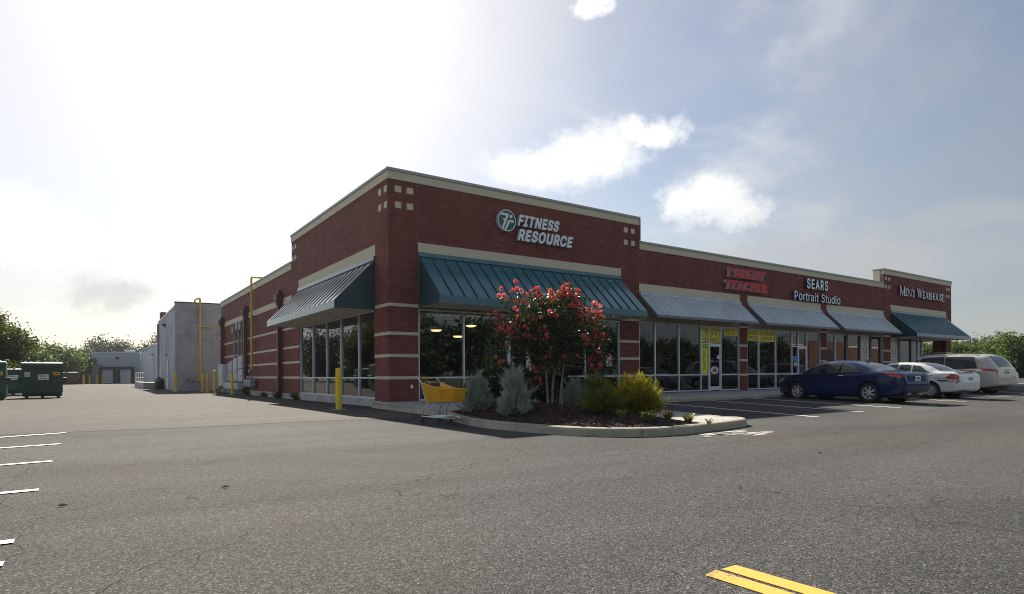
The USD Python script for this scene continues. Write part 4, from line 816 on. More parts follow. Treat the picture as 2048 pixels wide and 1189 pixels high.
poster('window_sign', 'yellow window sign reading EDUCATIONAL TOYS N GAMES over the shop door', 15.38, 16.82, 2.43, 3.14, yp, [('EDUCATIONAL', 0.04, 0.96, 0.78, 0.94, slab, 'poster_red'), ('TOYS', 0.2, 0.8, 0.52, 0.73, slab, 'poster_red'), ('-N-', 0.34, 0.64, 0.36, 0.47, slab, 'poster_red'), ('GAMES', 0.12, 0.88, 0.07, 0.29, slab, 'poster_red')])
poster('window_sign', 'yellow window sign reading HOME SCHOOL SUPPLIES', 17.1, 18.14, 2.80, 3.14, yp, [('HOME SCHOOL', 0.04, 0.96, 0.56, 0.88, slab, 'poster_red'), ('SUPPLIES', 0.14, 0.84, 0.12, 0.42, slab, 'poster_red')])
t = poster('window_sign', 'narrow yellow window sign reading WE LAMINATE downwards', 15.38, 15.87, 0.965, 2.30, yp, [('WE', 0.15, 0.85, 0.885, 0.965, slab, 'ink')] + [(c, 0.34, 0.34 + 0.30 * min(1, slab(c)[1]), 0.77 - 0.092 * k, 0.845 - 0.092 * k, slab, 'ink') for k, c in enumerate('LAMINATE')])
poster('door_lettering', 'black door sign with gold PARENT TEACHER lettering', 15.99, 16.72, 1.38, 2.22, 'ink', [('PARENT', 0.2, 0.8, 0.80, 0.92, slab, 'gold_ink'), ('TEACHER', 0.12, 0.88, 0.64, 0.76, slab, 'gold_ink')] + [('-----', 0.22, 0.72, 0.5 - 0.09 * k, 0.56 - 0.09 * k, b3, 'gold_ink') for k in range(4)] , Y=0.083, cat='sign', thick=0.004)
t = thing('oval_sign', 'oval white sticker with red and green marks on the shop door', 'sticker')
ov = affinity.scale(Point(0, 0).buffer(1, 20), 0.28, 0.18)
put('oval', MB().poly(ov, 0.002, on_front(16.355, 0.070, 1.13)), M['poster_white'], t)
put('mark', MB().poly(unary_union([affinity.scale(Point(-0.08, -0.02).buffer(0.08, 8), 1, 1.1), affinity.scale(Point(0.09, -0.02).buffer(0.08, 8), 1, 1.1)]), 0.0015, on_front(16.355, 0.0675, 1.13)), M['poster_red'], t)
put('leaf', MB().poly(Point(0, 0.09).buffer(0.06, 8), 0.0015, on_front(16.355, 0.0675, 1.13)), M['poster_green'], t)
poster('paper_notice', 'small white paper notice taped to the toy shop door', 16.55, 16.71, 1.66, 1.83, 'poster_white', [], Y=0.066, cat='notice', thick=0.002)
poster('window_sign', 'yellow window sign reading CHRISTIAN SUPPLIES', 18.9, 19.79, 2.60, 3.14, yp, [('CHRISTIAN', 0.04, 0.96, 0.56, 0.88, slab, 'poster_red'), ('SUPPLIES', 0.1, 0.9, 0.14, 0.44, slab, 'poster_red')])
poster('window_sign', 'yellow window sign reading CLASSROOM SUPPLIES', 19.87, 21.24, 2.58, 3.14, yp, [('CLASSROOM', 0.04, 0.96, 0.56, 0.86, slab, 'poster_red'), ('SUPPLIES', 0.13, 0.85, 0.14, 0.42, slab, 'poster_red')])
poster('window_sticker', 'blue sticker in the window left of the portrait studio door', 22.98, 23.34, 1.60, 1.88, 'poster_blue', [], cat='sticker')
poster('window_sticker', 'pale red sticker under the blue one in the portrait studio window', 23.05, 23.30, 1.36, 1.54, 'poster_pale', [('X', 0.3, 0.7, 0.2, 0.8, b3, 'poster_red')], cat='sticker')
poster('paper_notice', 'pale paper notice high in the glass over the portrait studio door', 22.95, 23.25, 2.95, 3.12, 'poster_pale', [], cat='notice')
poster('paper_notice', 'pale paper notice in the corner shop window by the second pillar', 9.44, 9.74, 1.30, 1.73, 'poster_pale', [], cat='notice')
poster('paper_notice', 'grey paper notice in the window left of the grey door frame', 14.62, 14.92, 1.28, 1.70, 'poster_pale', [], cat='notice', Y=0.18)
poster('paper_notice', 'white paper notice in the window right of the toy shop door', 17.15, 17.5, 1.45, 1.80, 'poster_white', [], cat='notice', Y=0.25)
# suit shop panels with a monogram
for (x0, x1), lab in (((30.13, 31.20), 'cream window panel with a monogram left of the last low pillar'), ((33.93, 34.93), 'cream window panel with a monogram right of the last low pillar')):
    t = poster('window_panel', lab, x0, x1, 0.95, 3.14, 'poster_cream', [('M', 0.24, 0.76, 0.52, 0.69, thin, 'ink_grey'), ('W', 0.24, 0.76, 0.27, 0.41, thin, 'ink_grey')], cat='panel')
    put('rule', MB().box(x0 + 0.1, x1 - 0.1, 0.0765, 0.0785, 0.95 + 2.19 * 0.455, 0.95 + 2.19 * 0.475), M['ink_grey'], t)
# lamps inside the corner shop: shallow lit bowls
for i, (x, y, z) in enumerate(((3.24, 3.0, 2.74), (4.81, 3.0, 2.98), (4.44, 3.4, 2.56), (6.84, 3.0, 3.25))):
    t = thing('pendant_lamp', ['lit pendant lamp seen in the leftmost corner shop window', 'lit pendant lamp seen high beside the first window bar', 'smaller lit pendant lamp seen behind the first window bar', 'lit pendant lamp seen over the glass doors'][i], 'lamp')
    put('lamp_bowl', MB().lathe([(0.0, z - 0.07), (0.13, z - 0.065), (0.2, z - 0.03), (0.215, z), (0.0, z)], 20, (x, y, 0)), M['lamp_warm'], t)
    put('cord', MB().cyl((x, y, z), (x, y, 3.35), 0.006, 6), M['dark_metal'], t)
# ---------------------------------------------------------------- bollards
def bollard(name, label, x, y, h=1.22, r=0.085, group=None):
    z = float(g(x, y)); t = thing(name, label, 'bollard', (x, y, z), group=group)
    put('post', MB().lathe([(r, -0.1), (r, h - 0.05)], 20), M['yellow_paint'], t, smooth=30)
    put('cap', MB().lathe([(r + 0.003, h - 0.06), (r + 0.003, h - 0.03), (r * 0.8, h - 0.005), (r * 0.4, h + 0.012), (0.0005, h + 0.016)], 20), M['yellow_paint'], t, smooth=50)
    put('footing', MB().lathe([(r + 0.14, -0.1), (r + 0.14, 0.012), (r + 0.002, 0.03)], 20), M['kerb'], t)
    return t
bollard('bollard', 'yellow steel bollard nearest the camera beside the corner window', -1.58, 0.13, 1.26, 0.092)
bollard('bollard', 'yellow bollard in front of the grey block wall left of its gas pipe', -2.61, 34.0, 1.40)
bollard('bollard', 'left of the two close yellow bollards by the brick wall end', -1.02, 32.3, 1.36)
bollard('bollard', 'right of the two close yellow bollards by the brick wall end', -1.01, 29.7, 1.38)
bollard('bollard', 'yellow bollard at the far end of the brick wall by the cabinets', -0.95, 27.2, 1.52)
bollard('bollard', 'yellow bollard standing in front of the low grey meter trough', -0.72, 22.2, 1.38)
# ---------------------------------------------------------------- meters, cabinets and gas pipes on the left wall
W = lambda m, x0, x1, y0, y1, z0, z1, b=0.012: m.bev(x0, x1, y0, y1, z0, z1, b)
t = thing('electric_cabinet', 'tall pale grey electric cabinet with a long low trough on the brick wall', 'cabinet')
put('cabinet_body', W(MB(), -0.55, -0.012, 26.4, 28.3, 0.30, 1.80), M['grey_box'], t)
put('cabinet_door', W(MB(), -0.575, -0.552, 26.48, 28.22, 0.36, 1.74, 0.006), M['grey_box'], t)
put('trough', W(MB(), -0.55, -0.012, 21.5, 26.397, 0.18, 0.58), M['grey_box'], t)
for y in (21.9, 24.2, 26.2, 28.0): put('leg', MB().box(-0.5, -0.42, y - 0.05, y + 0.05, -0.2, 0.30 if y > 26.3 else 0.18), M['grey_box_dark'], t)
put('pull_handle', MB().box(-0.60, -0.577, 26.62, 26.66, 0.95, 1.12), M['dark_metal'], t)
def switch(label, y0, y1, z0, z1, x=-0.28):
    t = thing('switch_box', label, 'switch box')
    put('box', W(MB(), x, -0.012, y0, y1, z0, z1), M['grey_box'], t); put('lid', W(MB(), x - 0.02, x - 0.002, y0 + 0.04, y1 - 0.04, z0 + 0.04, z1 - 0.04, 0.005), M['grey_box'], t)
    put('lever', MB().tube([(x - 0.02, y0 - 0.012, (z0 + z1) / 2), (x - 0.09, y0 - 0.014, (z0 + z1) / 2 + 0.02), (x - 0.11, y0 - 0.014, (z0 + z1) / 2 - 0.14)], 0.014, 6), M['dark_metal'], t)
    put('knockout', MB().cyl((x * 0.6, (y0 + y1) / 2, z0 - 0.05), (x * 0.6, (y0 + y1) / 2, z0 + 0.001), 0.035, 10), M['grey_box_dark'], t)
switch('tall grey switch box nearest the downpipe, lower one', 21.45, 22.8, 0.66, 1.42)
switch('tall grey switch box nearest the downpipe, upper one', 21.45, 22.8, 1.46, 2.22)
switch('narrow tall grey switch box in the middle of the meter row', 23.2, 24.35, 0.66, 2.14)
switch('grey switch box left of the narrow tall one', 24.75, 25.6, 0.66, 1.98)
switch('smallest grey switch box beside the tall cabinet', 25.75, 26.35, 0.66, 1.86)
for i, (y, zt, r) in enumerate(((24.9, 4.1, 0.045), (23.55, 4.25, 0.06), (22.6, 4.22, 0.05))):
    t = thing('conduit', ['thin grey conduit with a small box, furthest along the brick wall', 'thick grey conduit with a box, middle one above the switch boxes', 'grey conduit with a box, the one nearest the downpipe'][i], 'conduit')
    put('pipe', MB().cyl((-0.09, y, 2.0), (-0.09, y, zt), r, 10), M['meter_grey'], t, smooth=40); put('junction_box', W(MB(), -0.24, -0.012, y - 0.24, y + 0.24, zt - 0.35, zt + 0.12), M['meter_grey'], t)
    for z in (2.7, 3.4): put('clip', MB().box(-0.15, -0.012, y - 0.08, y + 0.08, z, z + 0.03), M['grey_box_dark'], t)
t = thing('gas_pipe', 'tall yellow gas pipe rising up the brick wall and over its parapet', 'pipe')
put('riser', MB().tube([(-0.22, 19.1, 1.42), (-0.22, 19.1, 6.55), (-0.19, 19.1, 6.64), (-0.1, 19.1, 6.67), (0.5, 19.1, 6.67), (0.58, 19.1, 6.64), (0.6, 19.1, 6.5), (0.6, 19.1, 5.9)], 0.06, 12), M['yellow_pipe'], t, smooth=60)
for z in (2.9, 4.4): put('bracket', MB().box(-0.16, -0.012, 18.98, 19.22, z, z + 0.04), M['dark_metal'], t)
t = thing('gas_meter', 'cluster of small grey gas meters and valves under the yellow pipe', 'meter')
put('regulator', MB().cyl((-0.22, 19.1, 1.2), (-0.22, 19.1, 1.418), 0.09, 12).cyl((-0.4, 19.1, 1.28), (-0.22, 19.1, 1.28), 0.12, 14), M['meter_grey'], t, smooth=40)
put('header_pipe', MB().tube([(-0.22, 19.1, 1.2), (-0.22, 19.1, 0.98), (-0.22, 19.3, 0.93), (-0.22, 20.6, 0.93)], 0.04, 8), M['meter_grey'], t, smooth=50)
for k in range(3):
    y = 18.7 + k * 0.62; b = UsdGeom.Xform.Define(stage, numbered(str(t.GetPath()) + '/meter')).GetPrim()
    put('meter_case', W(MB(), -0.42, -0.1, y, y + 0.42, 0.36, 0.80, 0.05), M['meter_grey'], b); put('dial', MB().cyl((-0.435, y + 0.21, 0.68), (-0.42, y + 0.21, 0.68), 0.07, 12), M['poster_white'], b); put('tap', MB().cyl((-0.25, y + 0.21, 0.80), (-0.25, y + 0.21, 0.90), 0.03, 8), M['meter_grey'], b)
t = thing('flood_light', 'small flood light on an arm high on the brick wall by the gas pipe', 'lamp')
put('arm', MB().tube([(-0.012, 19.6, 4.55), (-0.2, 19.7, 4.55), (-0.3, 19.9, 4.5)], 0.02, 6), M['dark_metal'], t); put('lamp_head', MB().hull([(-0.28 + a, 19.75 + b, 4.52 + c) for a, b, c in ((0, 0, 0), (0.02, 0.3, 0.02), (-0.22, 0, -0.02), (-0.22, 0.3, 0.0), (0.0, 0.0, -0.12), (0, 0.3, -0.12), (-0.24, 0.0, -0.28), (-0.24, 0.3, -0.28), (-0.08, 0.0, -0.3), (-0.08, 0.3, -0.3))]), M['dark_metal'], t); put('lens', MB().hull([(-0.25 - 0.003, 19.78, 4.20), (-0.25 - 0.003, 20.02, 4.20), (-0.10, 19.78, 4.19), (-0.10, 20.02, 4.19), (-0.25, 19.78, 4.215), (-0.1, 20.02, 4.205)]), M['lamp_glass'], t)
t = thing('wall_plate', 'small white plate fixed to the farthest brown downpipe', 'plate'); put('plate', MB().box(-0.262, -0.248, 29.15, 29.45, 3.6, 3.78), M['white_plastic'], t)
# weeds at the foot of the wall
rng = np.random.default_rng(21)
for i, (y, s) in enumerate(((10.35, 0.42), (13.5, 0.5), (16.4, 0.3), (20.9, 0.45))):
    m = MB()
    for k in range(160):
        a, e = rng.uniform(0, 6.28), rng.uniform(0.3, 1.4); l = s * rng.uniform(0.4, 1); b = np.array([-0.08 + rng.normal(0, 0.05), rng.normal(0, 0.14), 0]); d = np.array([-abs(math.cos(a)) * math.cos(e), math.sin(a) * math.cos(e), math.sin(e)]); sd = np.cross(d, [0, 0, 1.]) * 0.012; p = b + d * l
        m.add([b - sd, b + sd, p + sd * 2, p + d * 0.06, p - sd * 2], [(0, 1, 2), (0, 2, 4), (4, 2, 3)], rng.random())
    t = thing('weed', ['green weed at the foot of the wall by the corner window frame', 'green weed at the foot of the nearest brown downpipe', 'low weed at the wall foot between the downpipe and the gas meters', 'green weed growing under the gas meters'][i], 'plant', (-0.02, y, float(g(0, y)))); put('leaves', m, M['leaf_lime'], t, tone=True)

# ---------------------------------------------------------------- shopping cart
def cart(loc, rotz):
    def put(name, mb, m, parent, **k):
        mb.v = [np.c_[v[:, :2], np.where(v[:, 2] > 0.15, 0.15 + (v[:, 2] - 0.15) * 0.86, v[:, 2])] for v in mb.v]; return globals()['put'](name, mb, m, parent, **k)
    t = thing('shopping_cart', 'yellow plastic shopping cart on a chrome frame left by the kerb', 'shopping cart', loc, rotz)
    L0, L1, h0, h1 = -0.46, 0.46, 0.46, 0.98    # x from the handle end to the nose
    def ring(x, z): 
        f = (x - L0) / (L1 - L0); w = 0.29 - 0.06 * f; return w
    # basket walls with a true thickness; the front third is a lattice
    top = lambda x: 0.99 - 0.15 * min(1, (x - L0) / 0.55) - 0.01 * max(0, (x - 0.1)); bot = lambda x: 0.50 + 0.03 * (x - L0) / (L1 - L0)
    def side(sgn):
        m = MB(); xs = np.linspace(L0, L1, 8); n = 8
        def wall(o): return [[(x + (0.10 * (top(x) - z) / 0.48 if x < -0.3 else 0.0) - (0.05 * (top(x) - z) if x > 0.4 else 0), sgn * (ring(x, z) - 0.02 - 0.05 * (top(x) - z) - o), z) for z in np.linspace(bot(x), top(x), 4)] for x in xs]
        a, b = wall(0), wall(0.012); m.grid(a, flip=(sgn < 0)); m.grid(b, flip=(sgn > 0)); return m
    solid = MB(); lattice = MB()
    def P(x, s, v): # point on the side wall; v 0 bottom .. 1 top
        z = bot(x) + v * (top(x) - bot(x)); dx = 0.09 * (1 - v) * max(0, 1 - (x - L0) / 0.3) - 0.03 * (1 - v) * max(0, (x - 0.3) / 0.16)
        return np.array([x + dx, s * (ring(x, z) - 0.02 - 0.05 * (1 - v)), z])
    XS = 0.10
    for s in (-1, 1):
        xs = np.linspace(L0, XS, 8); vs = np.linspace(0, 1, 6)
        a = [[P(x, s, v) for v in vs] for x in xs]; b = [[P(x, s, v) - [0, s * 0.012, 0] for v in vs] for x in xs]
        solid.grid(a, flip=(s < 0)); solid.grid(b, flip=(s > 0))
        for x in np.linspace(L0 + 0.02, XS, 14): solid.tube([P(x, s, 0) + [0, s * 0.004, 0], P(x, s, 1) + [0, s * 0.004, 0]], 0.004, 4)
        n = 22
        for k in range(-14, n):
            for dirn in (1, -1):
                pts = []
                for q in np.linspace(0, 1, 9):
                    x = XS + (k / n + (q if dirn > 0 else 1 - q) * 0.62) * (L1 - XS)
                    if XS <= x <= L1: pts.append(P(x, s, q))
                if len(pts) > 1: lattice.tube(pts, 0.0045, 4)
    for k in range(-14, 22):     # nose lattice
        for dirn in (1, -1):
            pts = []
            for q in np.linspace(0, 1, 7):
                u = k / 22 + (q if dirn > 0 else 1 - q) * 0.9
                if 0 <= u <= 1: a, b = P(L1, -1, q), P(L1, 1, q); pts.append(a + (b - a) * u)
            if len(pts) > 1: lattice.tube(pts, 0.0045, 4)
    a = [[P(x, s, 0) for s in (-1, 1)] for x in np.linspace(L0, L1, 8)]; solid.grid(a); solid.grid([[p - [0, 0, 0.01] for p in r] for r in a], flip=True)
    bk = [[P(L0, -1, v) + (P(L0, 1, v) - P(L0, -1, v)) * u for v in np.linspace(0, 0.8, 5)] for u in np.linspace(0, 1, 6)]; solid.grid(bk); solid.grid([[p + [0.01, 0, 0] for p in r] for r in bk], flip=True)
    put('basket', solid, M['cart_yellow'], t); put('basket_lattice', lattice, M['cart_yellow'], t)
    rim = [P(x, 1, 1) for x in np.linspace(L0, L1, 9)] + [P(x, -1, 1) for x in np.linspace(L1, L0, 9)]
    put('rim', MB().tube(rim, 0.013, 8), M['cart_yellow'], t, smooth=60)
    put('upright', MB().tube([P(L0, 1, 0), P(L0, 1, 1)], 0.012, 8), M['chrome'], t, smooth=60); put('upright', MB().tube([P(L0, -1, 0), P(L0, -1, 1)], 0.012, 8), M['chrome'], t, smooth=60)
    put('handle_frame', MB().tube([P(L0, 1, 1), P(L0, 1, 1) + [-0.06, 0, 0.06], (L0 - 0.12, 0.25, 1.09), (L0 - 0.12, 0.22, 1.105), (L0 - 0.12, -0.22, 1.105), (L0 - 0.12, -0.25, 1.09), P(L0, -1, 1) + [-0.06, 0, 0.06], P(L0, -1, 1)], 0.013, 8), M['chrome'], t, smooth=60)
    put('handle_grip', MB().cyl((L0 - 0.12, 0.16, 1.105), (L0 - 0.12, -0.16, 1.105), 0.018, 10), M['cart_yellow'], t, smooth=60)
    put('child_seat', MB().tube([(L0 + 0.02, 0.2, 0.97), (L0 + 0.1, 0.18, 1.02), (L0 + 0.1, -0.18, 1.02), (L0 + 0.02, -0.2, 0.97)], 0.008, 6).tube([(L0 + 0.2, 0.2, 0.9), (L0 + 0.2, 0.2, 1.0), (L0 + 0.2, -0.2, 1.0), (L0 + 0.2, -0.2, 0.9)], 0.008, 6), M['chrome'], t, smooth=60)
    put('strap', MB().tube([P(-0.22, 1, 0.98) + [0, 0.02, 0], P(-0.21, 1, 0.75) + [0, 0.016, 0], P(-0.2, 1, 0.55) + [0, 0.014, 0]], 0.008, 4), M['black'], t)
    for s in (1, -1):
        for x in (L0 + 0.12, L0 + 0.34): put('strut', MB().tube([(x + 0.02, s * 0.2, 0.5), (x - 0.0, s * 0.21, 0.42), (x - 0.1, s * 0.24, 0.30), (x - 0.115, s * 0.24, 0.14)], 0.010, 8), M['chrome'], t, smooth=60)
    put('base_frame', MB().tube([(-0.46, 0.25, 0.14), (-0.1, 0.25, 0.135), (0.1, 0.24, 0.13), (0.2, 0.2, 0.125), (0.42, 0.17, 0.12), (0.47, 0.12, 0.12), (0.47, -0.12, 0.12), (0.42, -0.17, 0.12), (0.2, -0.2, 0.125), (0.1, -0.24, 0.13), (-0.1, -0.25, 0.135), (-0.46, -0.25, 0.14)], 0.013, 8), M['chrome'], t, smooth=60)
    rk = MB()
    for y in np.linspace(-0.2, 0.2, 9): rk.tube([(-0.4, y, 0.145), (0.12, y, 0.138)], 0.004, 5)
    put('base_rack', rk.tube([(-0.4, -0.25, 0.14), (-0.4, 0.25, 0.14)], 0.008, 6), M['chrome'], t)
    for x, y in ((-0.46, 0.25), (-0.46, -0.25), (0.38, 0.17), (0.38, -0.17)):
        w = UsdGeom.Xform.Define(stage, numbered(str(t.GetPath()) + '/wheel')).GetPrim()
        put('tyre', MB().cyl((x, y - 0.016, 0.055), (x, y + 0.016, 0.055), 0.055, 18), M['rubber'], w); put('fork', MB().box(x - 0.02, x + 0.02, y - 0.026, y - 0.018, 0.05, 0.125).box(x - 0.02, x + 0.02, y + 0.018, y + 0.026, 0.05, 0.125).box(x - 0.02, x + 0.02, y - 0.026, y + 0.026, 0.118, 0.13), M['dark_metal'], w)
    for x0, x1, v0, v1, m in ((-0.37, -0.27, 0.55, 0.78, 'cart_label'), (0.22, 0.36, 0.58, 0.82, 'cart_label')):
        A = [P(x0, 1, v0), P(x1, 1, v0), P(x1, 1, v1), P(x0, 1, v1)]; put('label_plate', MB().hull([p + [0, o, 0] for p in A for o in (0.008, 0.012)]), M[m], t)
        c = (A[0] + A[2]) / 2; put('label_print', MB().box(c[0] - 0.04, c[0] + 0.04, c[1] + 0.0165, c[1] + 0.018, c[2] - 0.008, c[2] + 0.010), M['sign_red'], t)
    return t
cart((-1.49, -6.47, float(g(-1.5, -6.4))), -77)

# ---------------------------------------------------------------- dumpsters
def dumpster(name, label, loc, rotz, w=1.85, d=1.6, h=1.95, body='dumpster_green', lid='dumpster_lid', marks=True):
    t = thing(name, label, 'dumpster', loc, rotz)
    put('body', MB().hull([(x, y, z) for x in (-w / 2, w / 2) for y, z in ((-d / 2, 0.32), (-d / 2, h - 0.08), (d / 2, h - 0.16), (d / 2, 0.32))]).hull([(x * 0.97, y, z) for x in (-w / 2, w / 2) for y, z in ((-d / 2 + 0.12, 0.10), (-d / 2 + 0.01, 0.318), (d / 2 - 0.01, 0.318), (d / 2 - 0.12, 0.10))]), M[body], t)
    for x in (-w / 2 + 0.2, 0.0, w / 2 - 0.2): put('skid', MB().box(x - 0.07, x + 0.07, -d / 2 + 0.1, d / 2 - 0.1, 0.0, 0.099), M['black'], t)
    for x in (-w / 6, w / 6): put('rib', MB().bev(x - 0.035, x + 0.035, -d / 2 - 0.03, -d / 2 - 0.002, 0.34, h - 0.36, 0.008), M[body], t)
    put('top_rail', MB().bev(-w / 2 - 0.02, w / 2 + 0.02, -d / 2 - 0.05, -d / 2 - 0.002, h - 0.18, h - 0.07, 0.01), M[body], t)
    put('slot', MB().box(-w * 0.36, w * 0.38, -d / 2 - 0.012, -d / 2 - 0.002, h - 0.36, h - 0.26), M['black'], t)
    for x0, x1 in ((-w / 2, -0.01), (0.01, w / 2)):
        put('lid', MB().hull([(x, y, z) for x in (x0, x1) for y, z in ((-d / 2 - 0.04, h - 0.065), (-d / 2 - 0.04, h - 0.02), (-d / 2 + 0.2, h + 0.02), (d / 2, h - 0.06), (d / 2, h - 0.12))]), M[lid], t)
        for k in range(3): xx = x0 + (k + 0.7) * (x1 - x0) / 3.6; put('lid_rib', MB().hull([(xx + a, y, z) for a in (-0.05, 0.05) for y, z in ((-d / 2 + 0.05, h + 0.0), (-d / 2 + 0.2, h + 0.05), (d / 2 - 0.1, h - 0.02), (d / 2 - 0.1, h - 0.06))]), M[lid], t)
    for s in (-1, 1):
        put('fork_pocket', MB().bev(s * (w / 2 + 0.012), s * (w / 2 + 0.17), -d / 2 + 0.15, d / 2 - 0.15, 0.95, 1.15, 0.012), M[body], t)
        put('hook', MB().tube([(s * (w / 2 + 0.01), -d / 2 + 0.05, 1.12), (s * (w / 2 + 0.14), -d / 2 + 0.03, 1.1), (s * (w / 2 + 0.17), -d / 2 + 0.03, 0.95), (s * (w / 2 + 0.12), -d / 2 + 0.03, 0.84), (s * (w / 2 + 0.02), -d / 2 + 0.04, 0.84)], 0.03, 8), M['black'], t)
    if marks:
        Y = -d / 2 - 0.006
        put('sticker', MB().box(-0.20, 0.28, Y - 0.03, Y - 0.027, 1.0, 1.31), M['poster_white'], t)
        m = MB(); flat(m, 'W', -0.14, 1.18, 0.15, 0.075, sans(6), Y - 0.031); put('mark', m, M['ink'], t)
        m = MB(); flat(m, 'M', 0.02, 1.18, 0.2, 0.075, sans(6), Y - 0.031); put('mark', m, M['orange_label'], t)
        put('small_print', MB().box(-0.1, 0.18, Y - 0.033, Y - 0.0315, 1.08, 1.11), M['ink_grey'], t)
        put('sticker', MB().box(-w / 2 + 0.13, -w / 2 + 0.37, Y - 0.004, Y, 1.18, 1.44), M['poster_white'], t); put('mark', MB().poly(Point(0, 0).buffer(0.085, 12).difference(Point(0, 0).buffer(0.06, 12)), 0.002, on_front(-w / 2 + 0.25, Y - 0.0045, 1.31)), M['poster_red'], t)
        put('sticker', MB().box(w / 2 - 0.44, w / 2 - 0.12, Y - 0.004, Y, 1.26, 1.44), M['orange_label'], t); put('small_print', MB().box(w / 2 - 0.38, w / 2 - 0.18, Y - 0.006, Y - 0.0045, 1.33, 1.37), M['ink'], t)
    return t
gz = lambda x, y: float(g(x, y)) + 0.004
dumpster('dumpster', 'front green dumpster with a white and orange sticker on the drive', (-10.05, 24.9, gz(-10, 24.9)), 3, w=1.80)
dumpster('dumpster', 'green dumpster cut by the left edge of the picture', (-12.3, 22.4, gz(-12.2, 22.4)), 3, marks=True)
dumpster('dumpster', 'low green dumpster behind the front one with a pale lid', (-12.0, 33.0, gz(-12, 33)), 3, w=2.0, d=1.5, h=1.70)
dumpster('dumpster', 'dark red trash container beside the far pallets', (-11.0, 98.0, gz(-11, 98)), 10, w=2.6, d=1.8, h=1.9, body='dumpster_red', lid='grey_box_dark', marks=False)
# small litter on the asphalt
for i, (x, y, lab) in enumerate(((-7.95, -12.0, 'dark dead leaf beside the painted lines at left'), (-6.73, -11.9, 'pale dead leaf alone on the open asphalt'), (-0.05, -13.9, 'brown dead leaf on the asphalt below the island tip'))):
    t = put('dead_leaf', MB().add([(x - 0.045, y, gz(x, y) + 0.004), (x, y - 0.022, gz(x, y) + 0.012), (x + 0.045, y + 0.01, gz(x, y) + 0.004), (x, y + 0.022, gz(x, y) + 0.02), (x, y, gz(x, y) + 0.002)], [(0, 1, 4), (1, 2, 4), (2, 3, 4), (3, 0, 4), (0, 2, 1), (0, 3, 2)]), M['dead_leaf'], label=lab, cat='leaf')
# ---------------------------------------------------------------- grey block building behind the brick one
gb = thing('block_building', 'grey painted concrete block building behind the brick shops', 'building')
X0, Y0, Y1 = -2.42, 36.0, 50.2
put('front_wall', MB().add([(X0, Y0, -0.4), (4.0, Y0, -0.4), (4.0, Y0, 6.85), (X0, Y0, 6.78), (X0, Y0 + 0.2, -0.4), (4, Y0 + 0.2, -0.4), (4, Y0 + 0.2, 6.85), (X0, Y0 + 0.2, 6.78)], [(0, 1, 2, 3), (5, 4, 7, 6), (0, 3, 7, 4), (1, 5, 6, 2), (3, 2, 6, 7), (0, 4, 5, 1)]), M['blockwork'], gb)
put('side_wall', MB().hull([(x, y, z) for x in (X0 + 0.002, X0 + 0.2) for y, z in ((Y0 + 0.203, -0.4), (Y1, -0.4), (Y1, 6.18), (Y0 + 0.203, 6.35))]), M['blockwork'], gb)
put('side_coping', MB().hull([(x, y, z) for x in (X0 - 0.04, X0 + 0.3) for y, z in ((Y0 + 0.21, 6.353), (Y1, 6.183), (Y1, 6.38), (Y0 + 0.21, 6.55))]), M['warehouse_trim'], gb)
put('front_coping', MB().hull([(x, y, z) for y in (Y0 - 0.04, Y0 + 0.24) for x, z in ((X0 - 0.04, 6.783), (4.0, 6.853), (4.0, 6.93), (X0 - 0.04, 6.86))]), M['rust'], gb)
put('roof', MB().box(X0 + 0.21, 8, Y0 + 0.21, Y1, 5.8, 5.95), M['roof'], gb); put('rear_wall', MB().box(X0 + 0.21, 8, Y1 - 0.2, Y1 - 0.002, -0.4, 5.79), M['blockwork'], gb)
put('roof_box', MB().bev(X0 + 0.05, X0 + 0.5, 48.3, 49.6, 6.5, 7.12, 0.02), M['rust'], gb)
D = UsdGeom.Xform.Define(stage, numbered('/World/block_building/door')).GetPrim()
put('door_leaf', MB().bev(X0 - 0.03, X0 - 0.001, 40.8, 42.6, -0.1, 2.35, 0.006), M['warehouse_trim'], D); put('door_frame', MB().box(X0 - 0.05, X0 - 0.002, 40.68, 40.79, -0.1, 2.45).box(X0 - 0.05, X0 - 0.002, 42.61, 42.72, -0.1, 2.45).box(X0 - 0.05, X0 - 0.002, 40.79, 42.61, 2.36, 2.45), M['grey_box'], D); put('handle', MB().box(X0 - 0.09, X0 - 0.031, 40.95, 41.1, 0.95, 1.02), M['dark_metal'], D)
put('downpipe', MB().bev(X0 - 0.16, X0 - 0.003, 49.7, 49.9, -0.1, 6.1, 0.01), M['meter_grey'], gb)
for y, z, s in ((43.6, 5.5, 0.34), (41.9, 2.85, 0.16)):
    L = UsdGeom.Xform.Define(stage, numbered('/World/block_building/wall_lamp')).GetPrim()
    put('housing', MB().hull([(X0 - 0.003, y - s / 2, z - s / 2), (X0 - 0.003, y + s / 2, z - s / 2), (X0 - 0.003, y - s / 2, z + s / 2), (X0 - 0.003, y + s / 2, z + s / 2), (X0 - s * 0.9, y - s / 2, z + s * 0.25), (X0 - s * 0.9, y + s / 2, z + s * 0.25), (X0 - s * 0.5, y - s / 2, z + s / 2), (X0 - s * 0.5, y + s / 2, z + s / 2)]), M['dark_metal'], L)
    put('lens', MB().hull([(X0 - s * 0.92, y - s * 0.4, z + s * 0.2), (X0 - s * 0.92, y + s * 0.4, z + s * 0.2), (X0 - 0.06, y - s * 0.4, z - s * 0.5), (X0 - 0.06, y + s * 0.4, z - s * 0.5), (X0 - s * 0.86, y, z + s * 0.2), (X0 - 0.05, y, z - s * 0.46)]), M['lamp_glass'], L)
t = thing('gas_pipe', 'yellow gas pipe with a hooked top on the grey block wall', 'pipe')
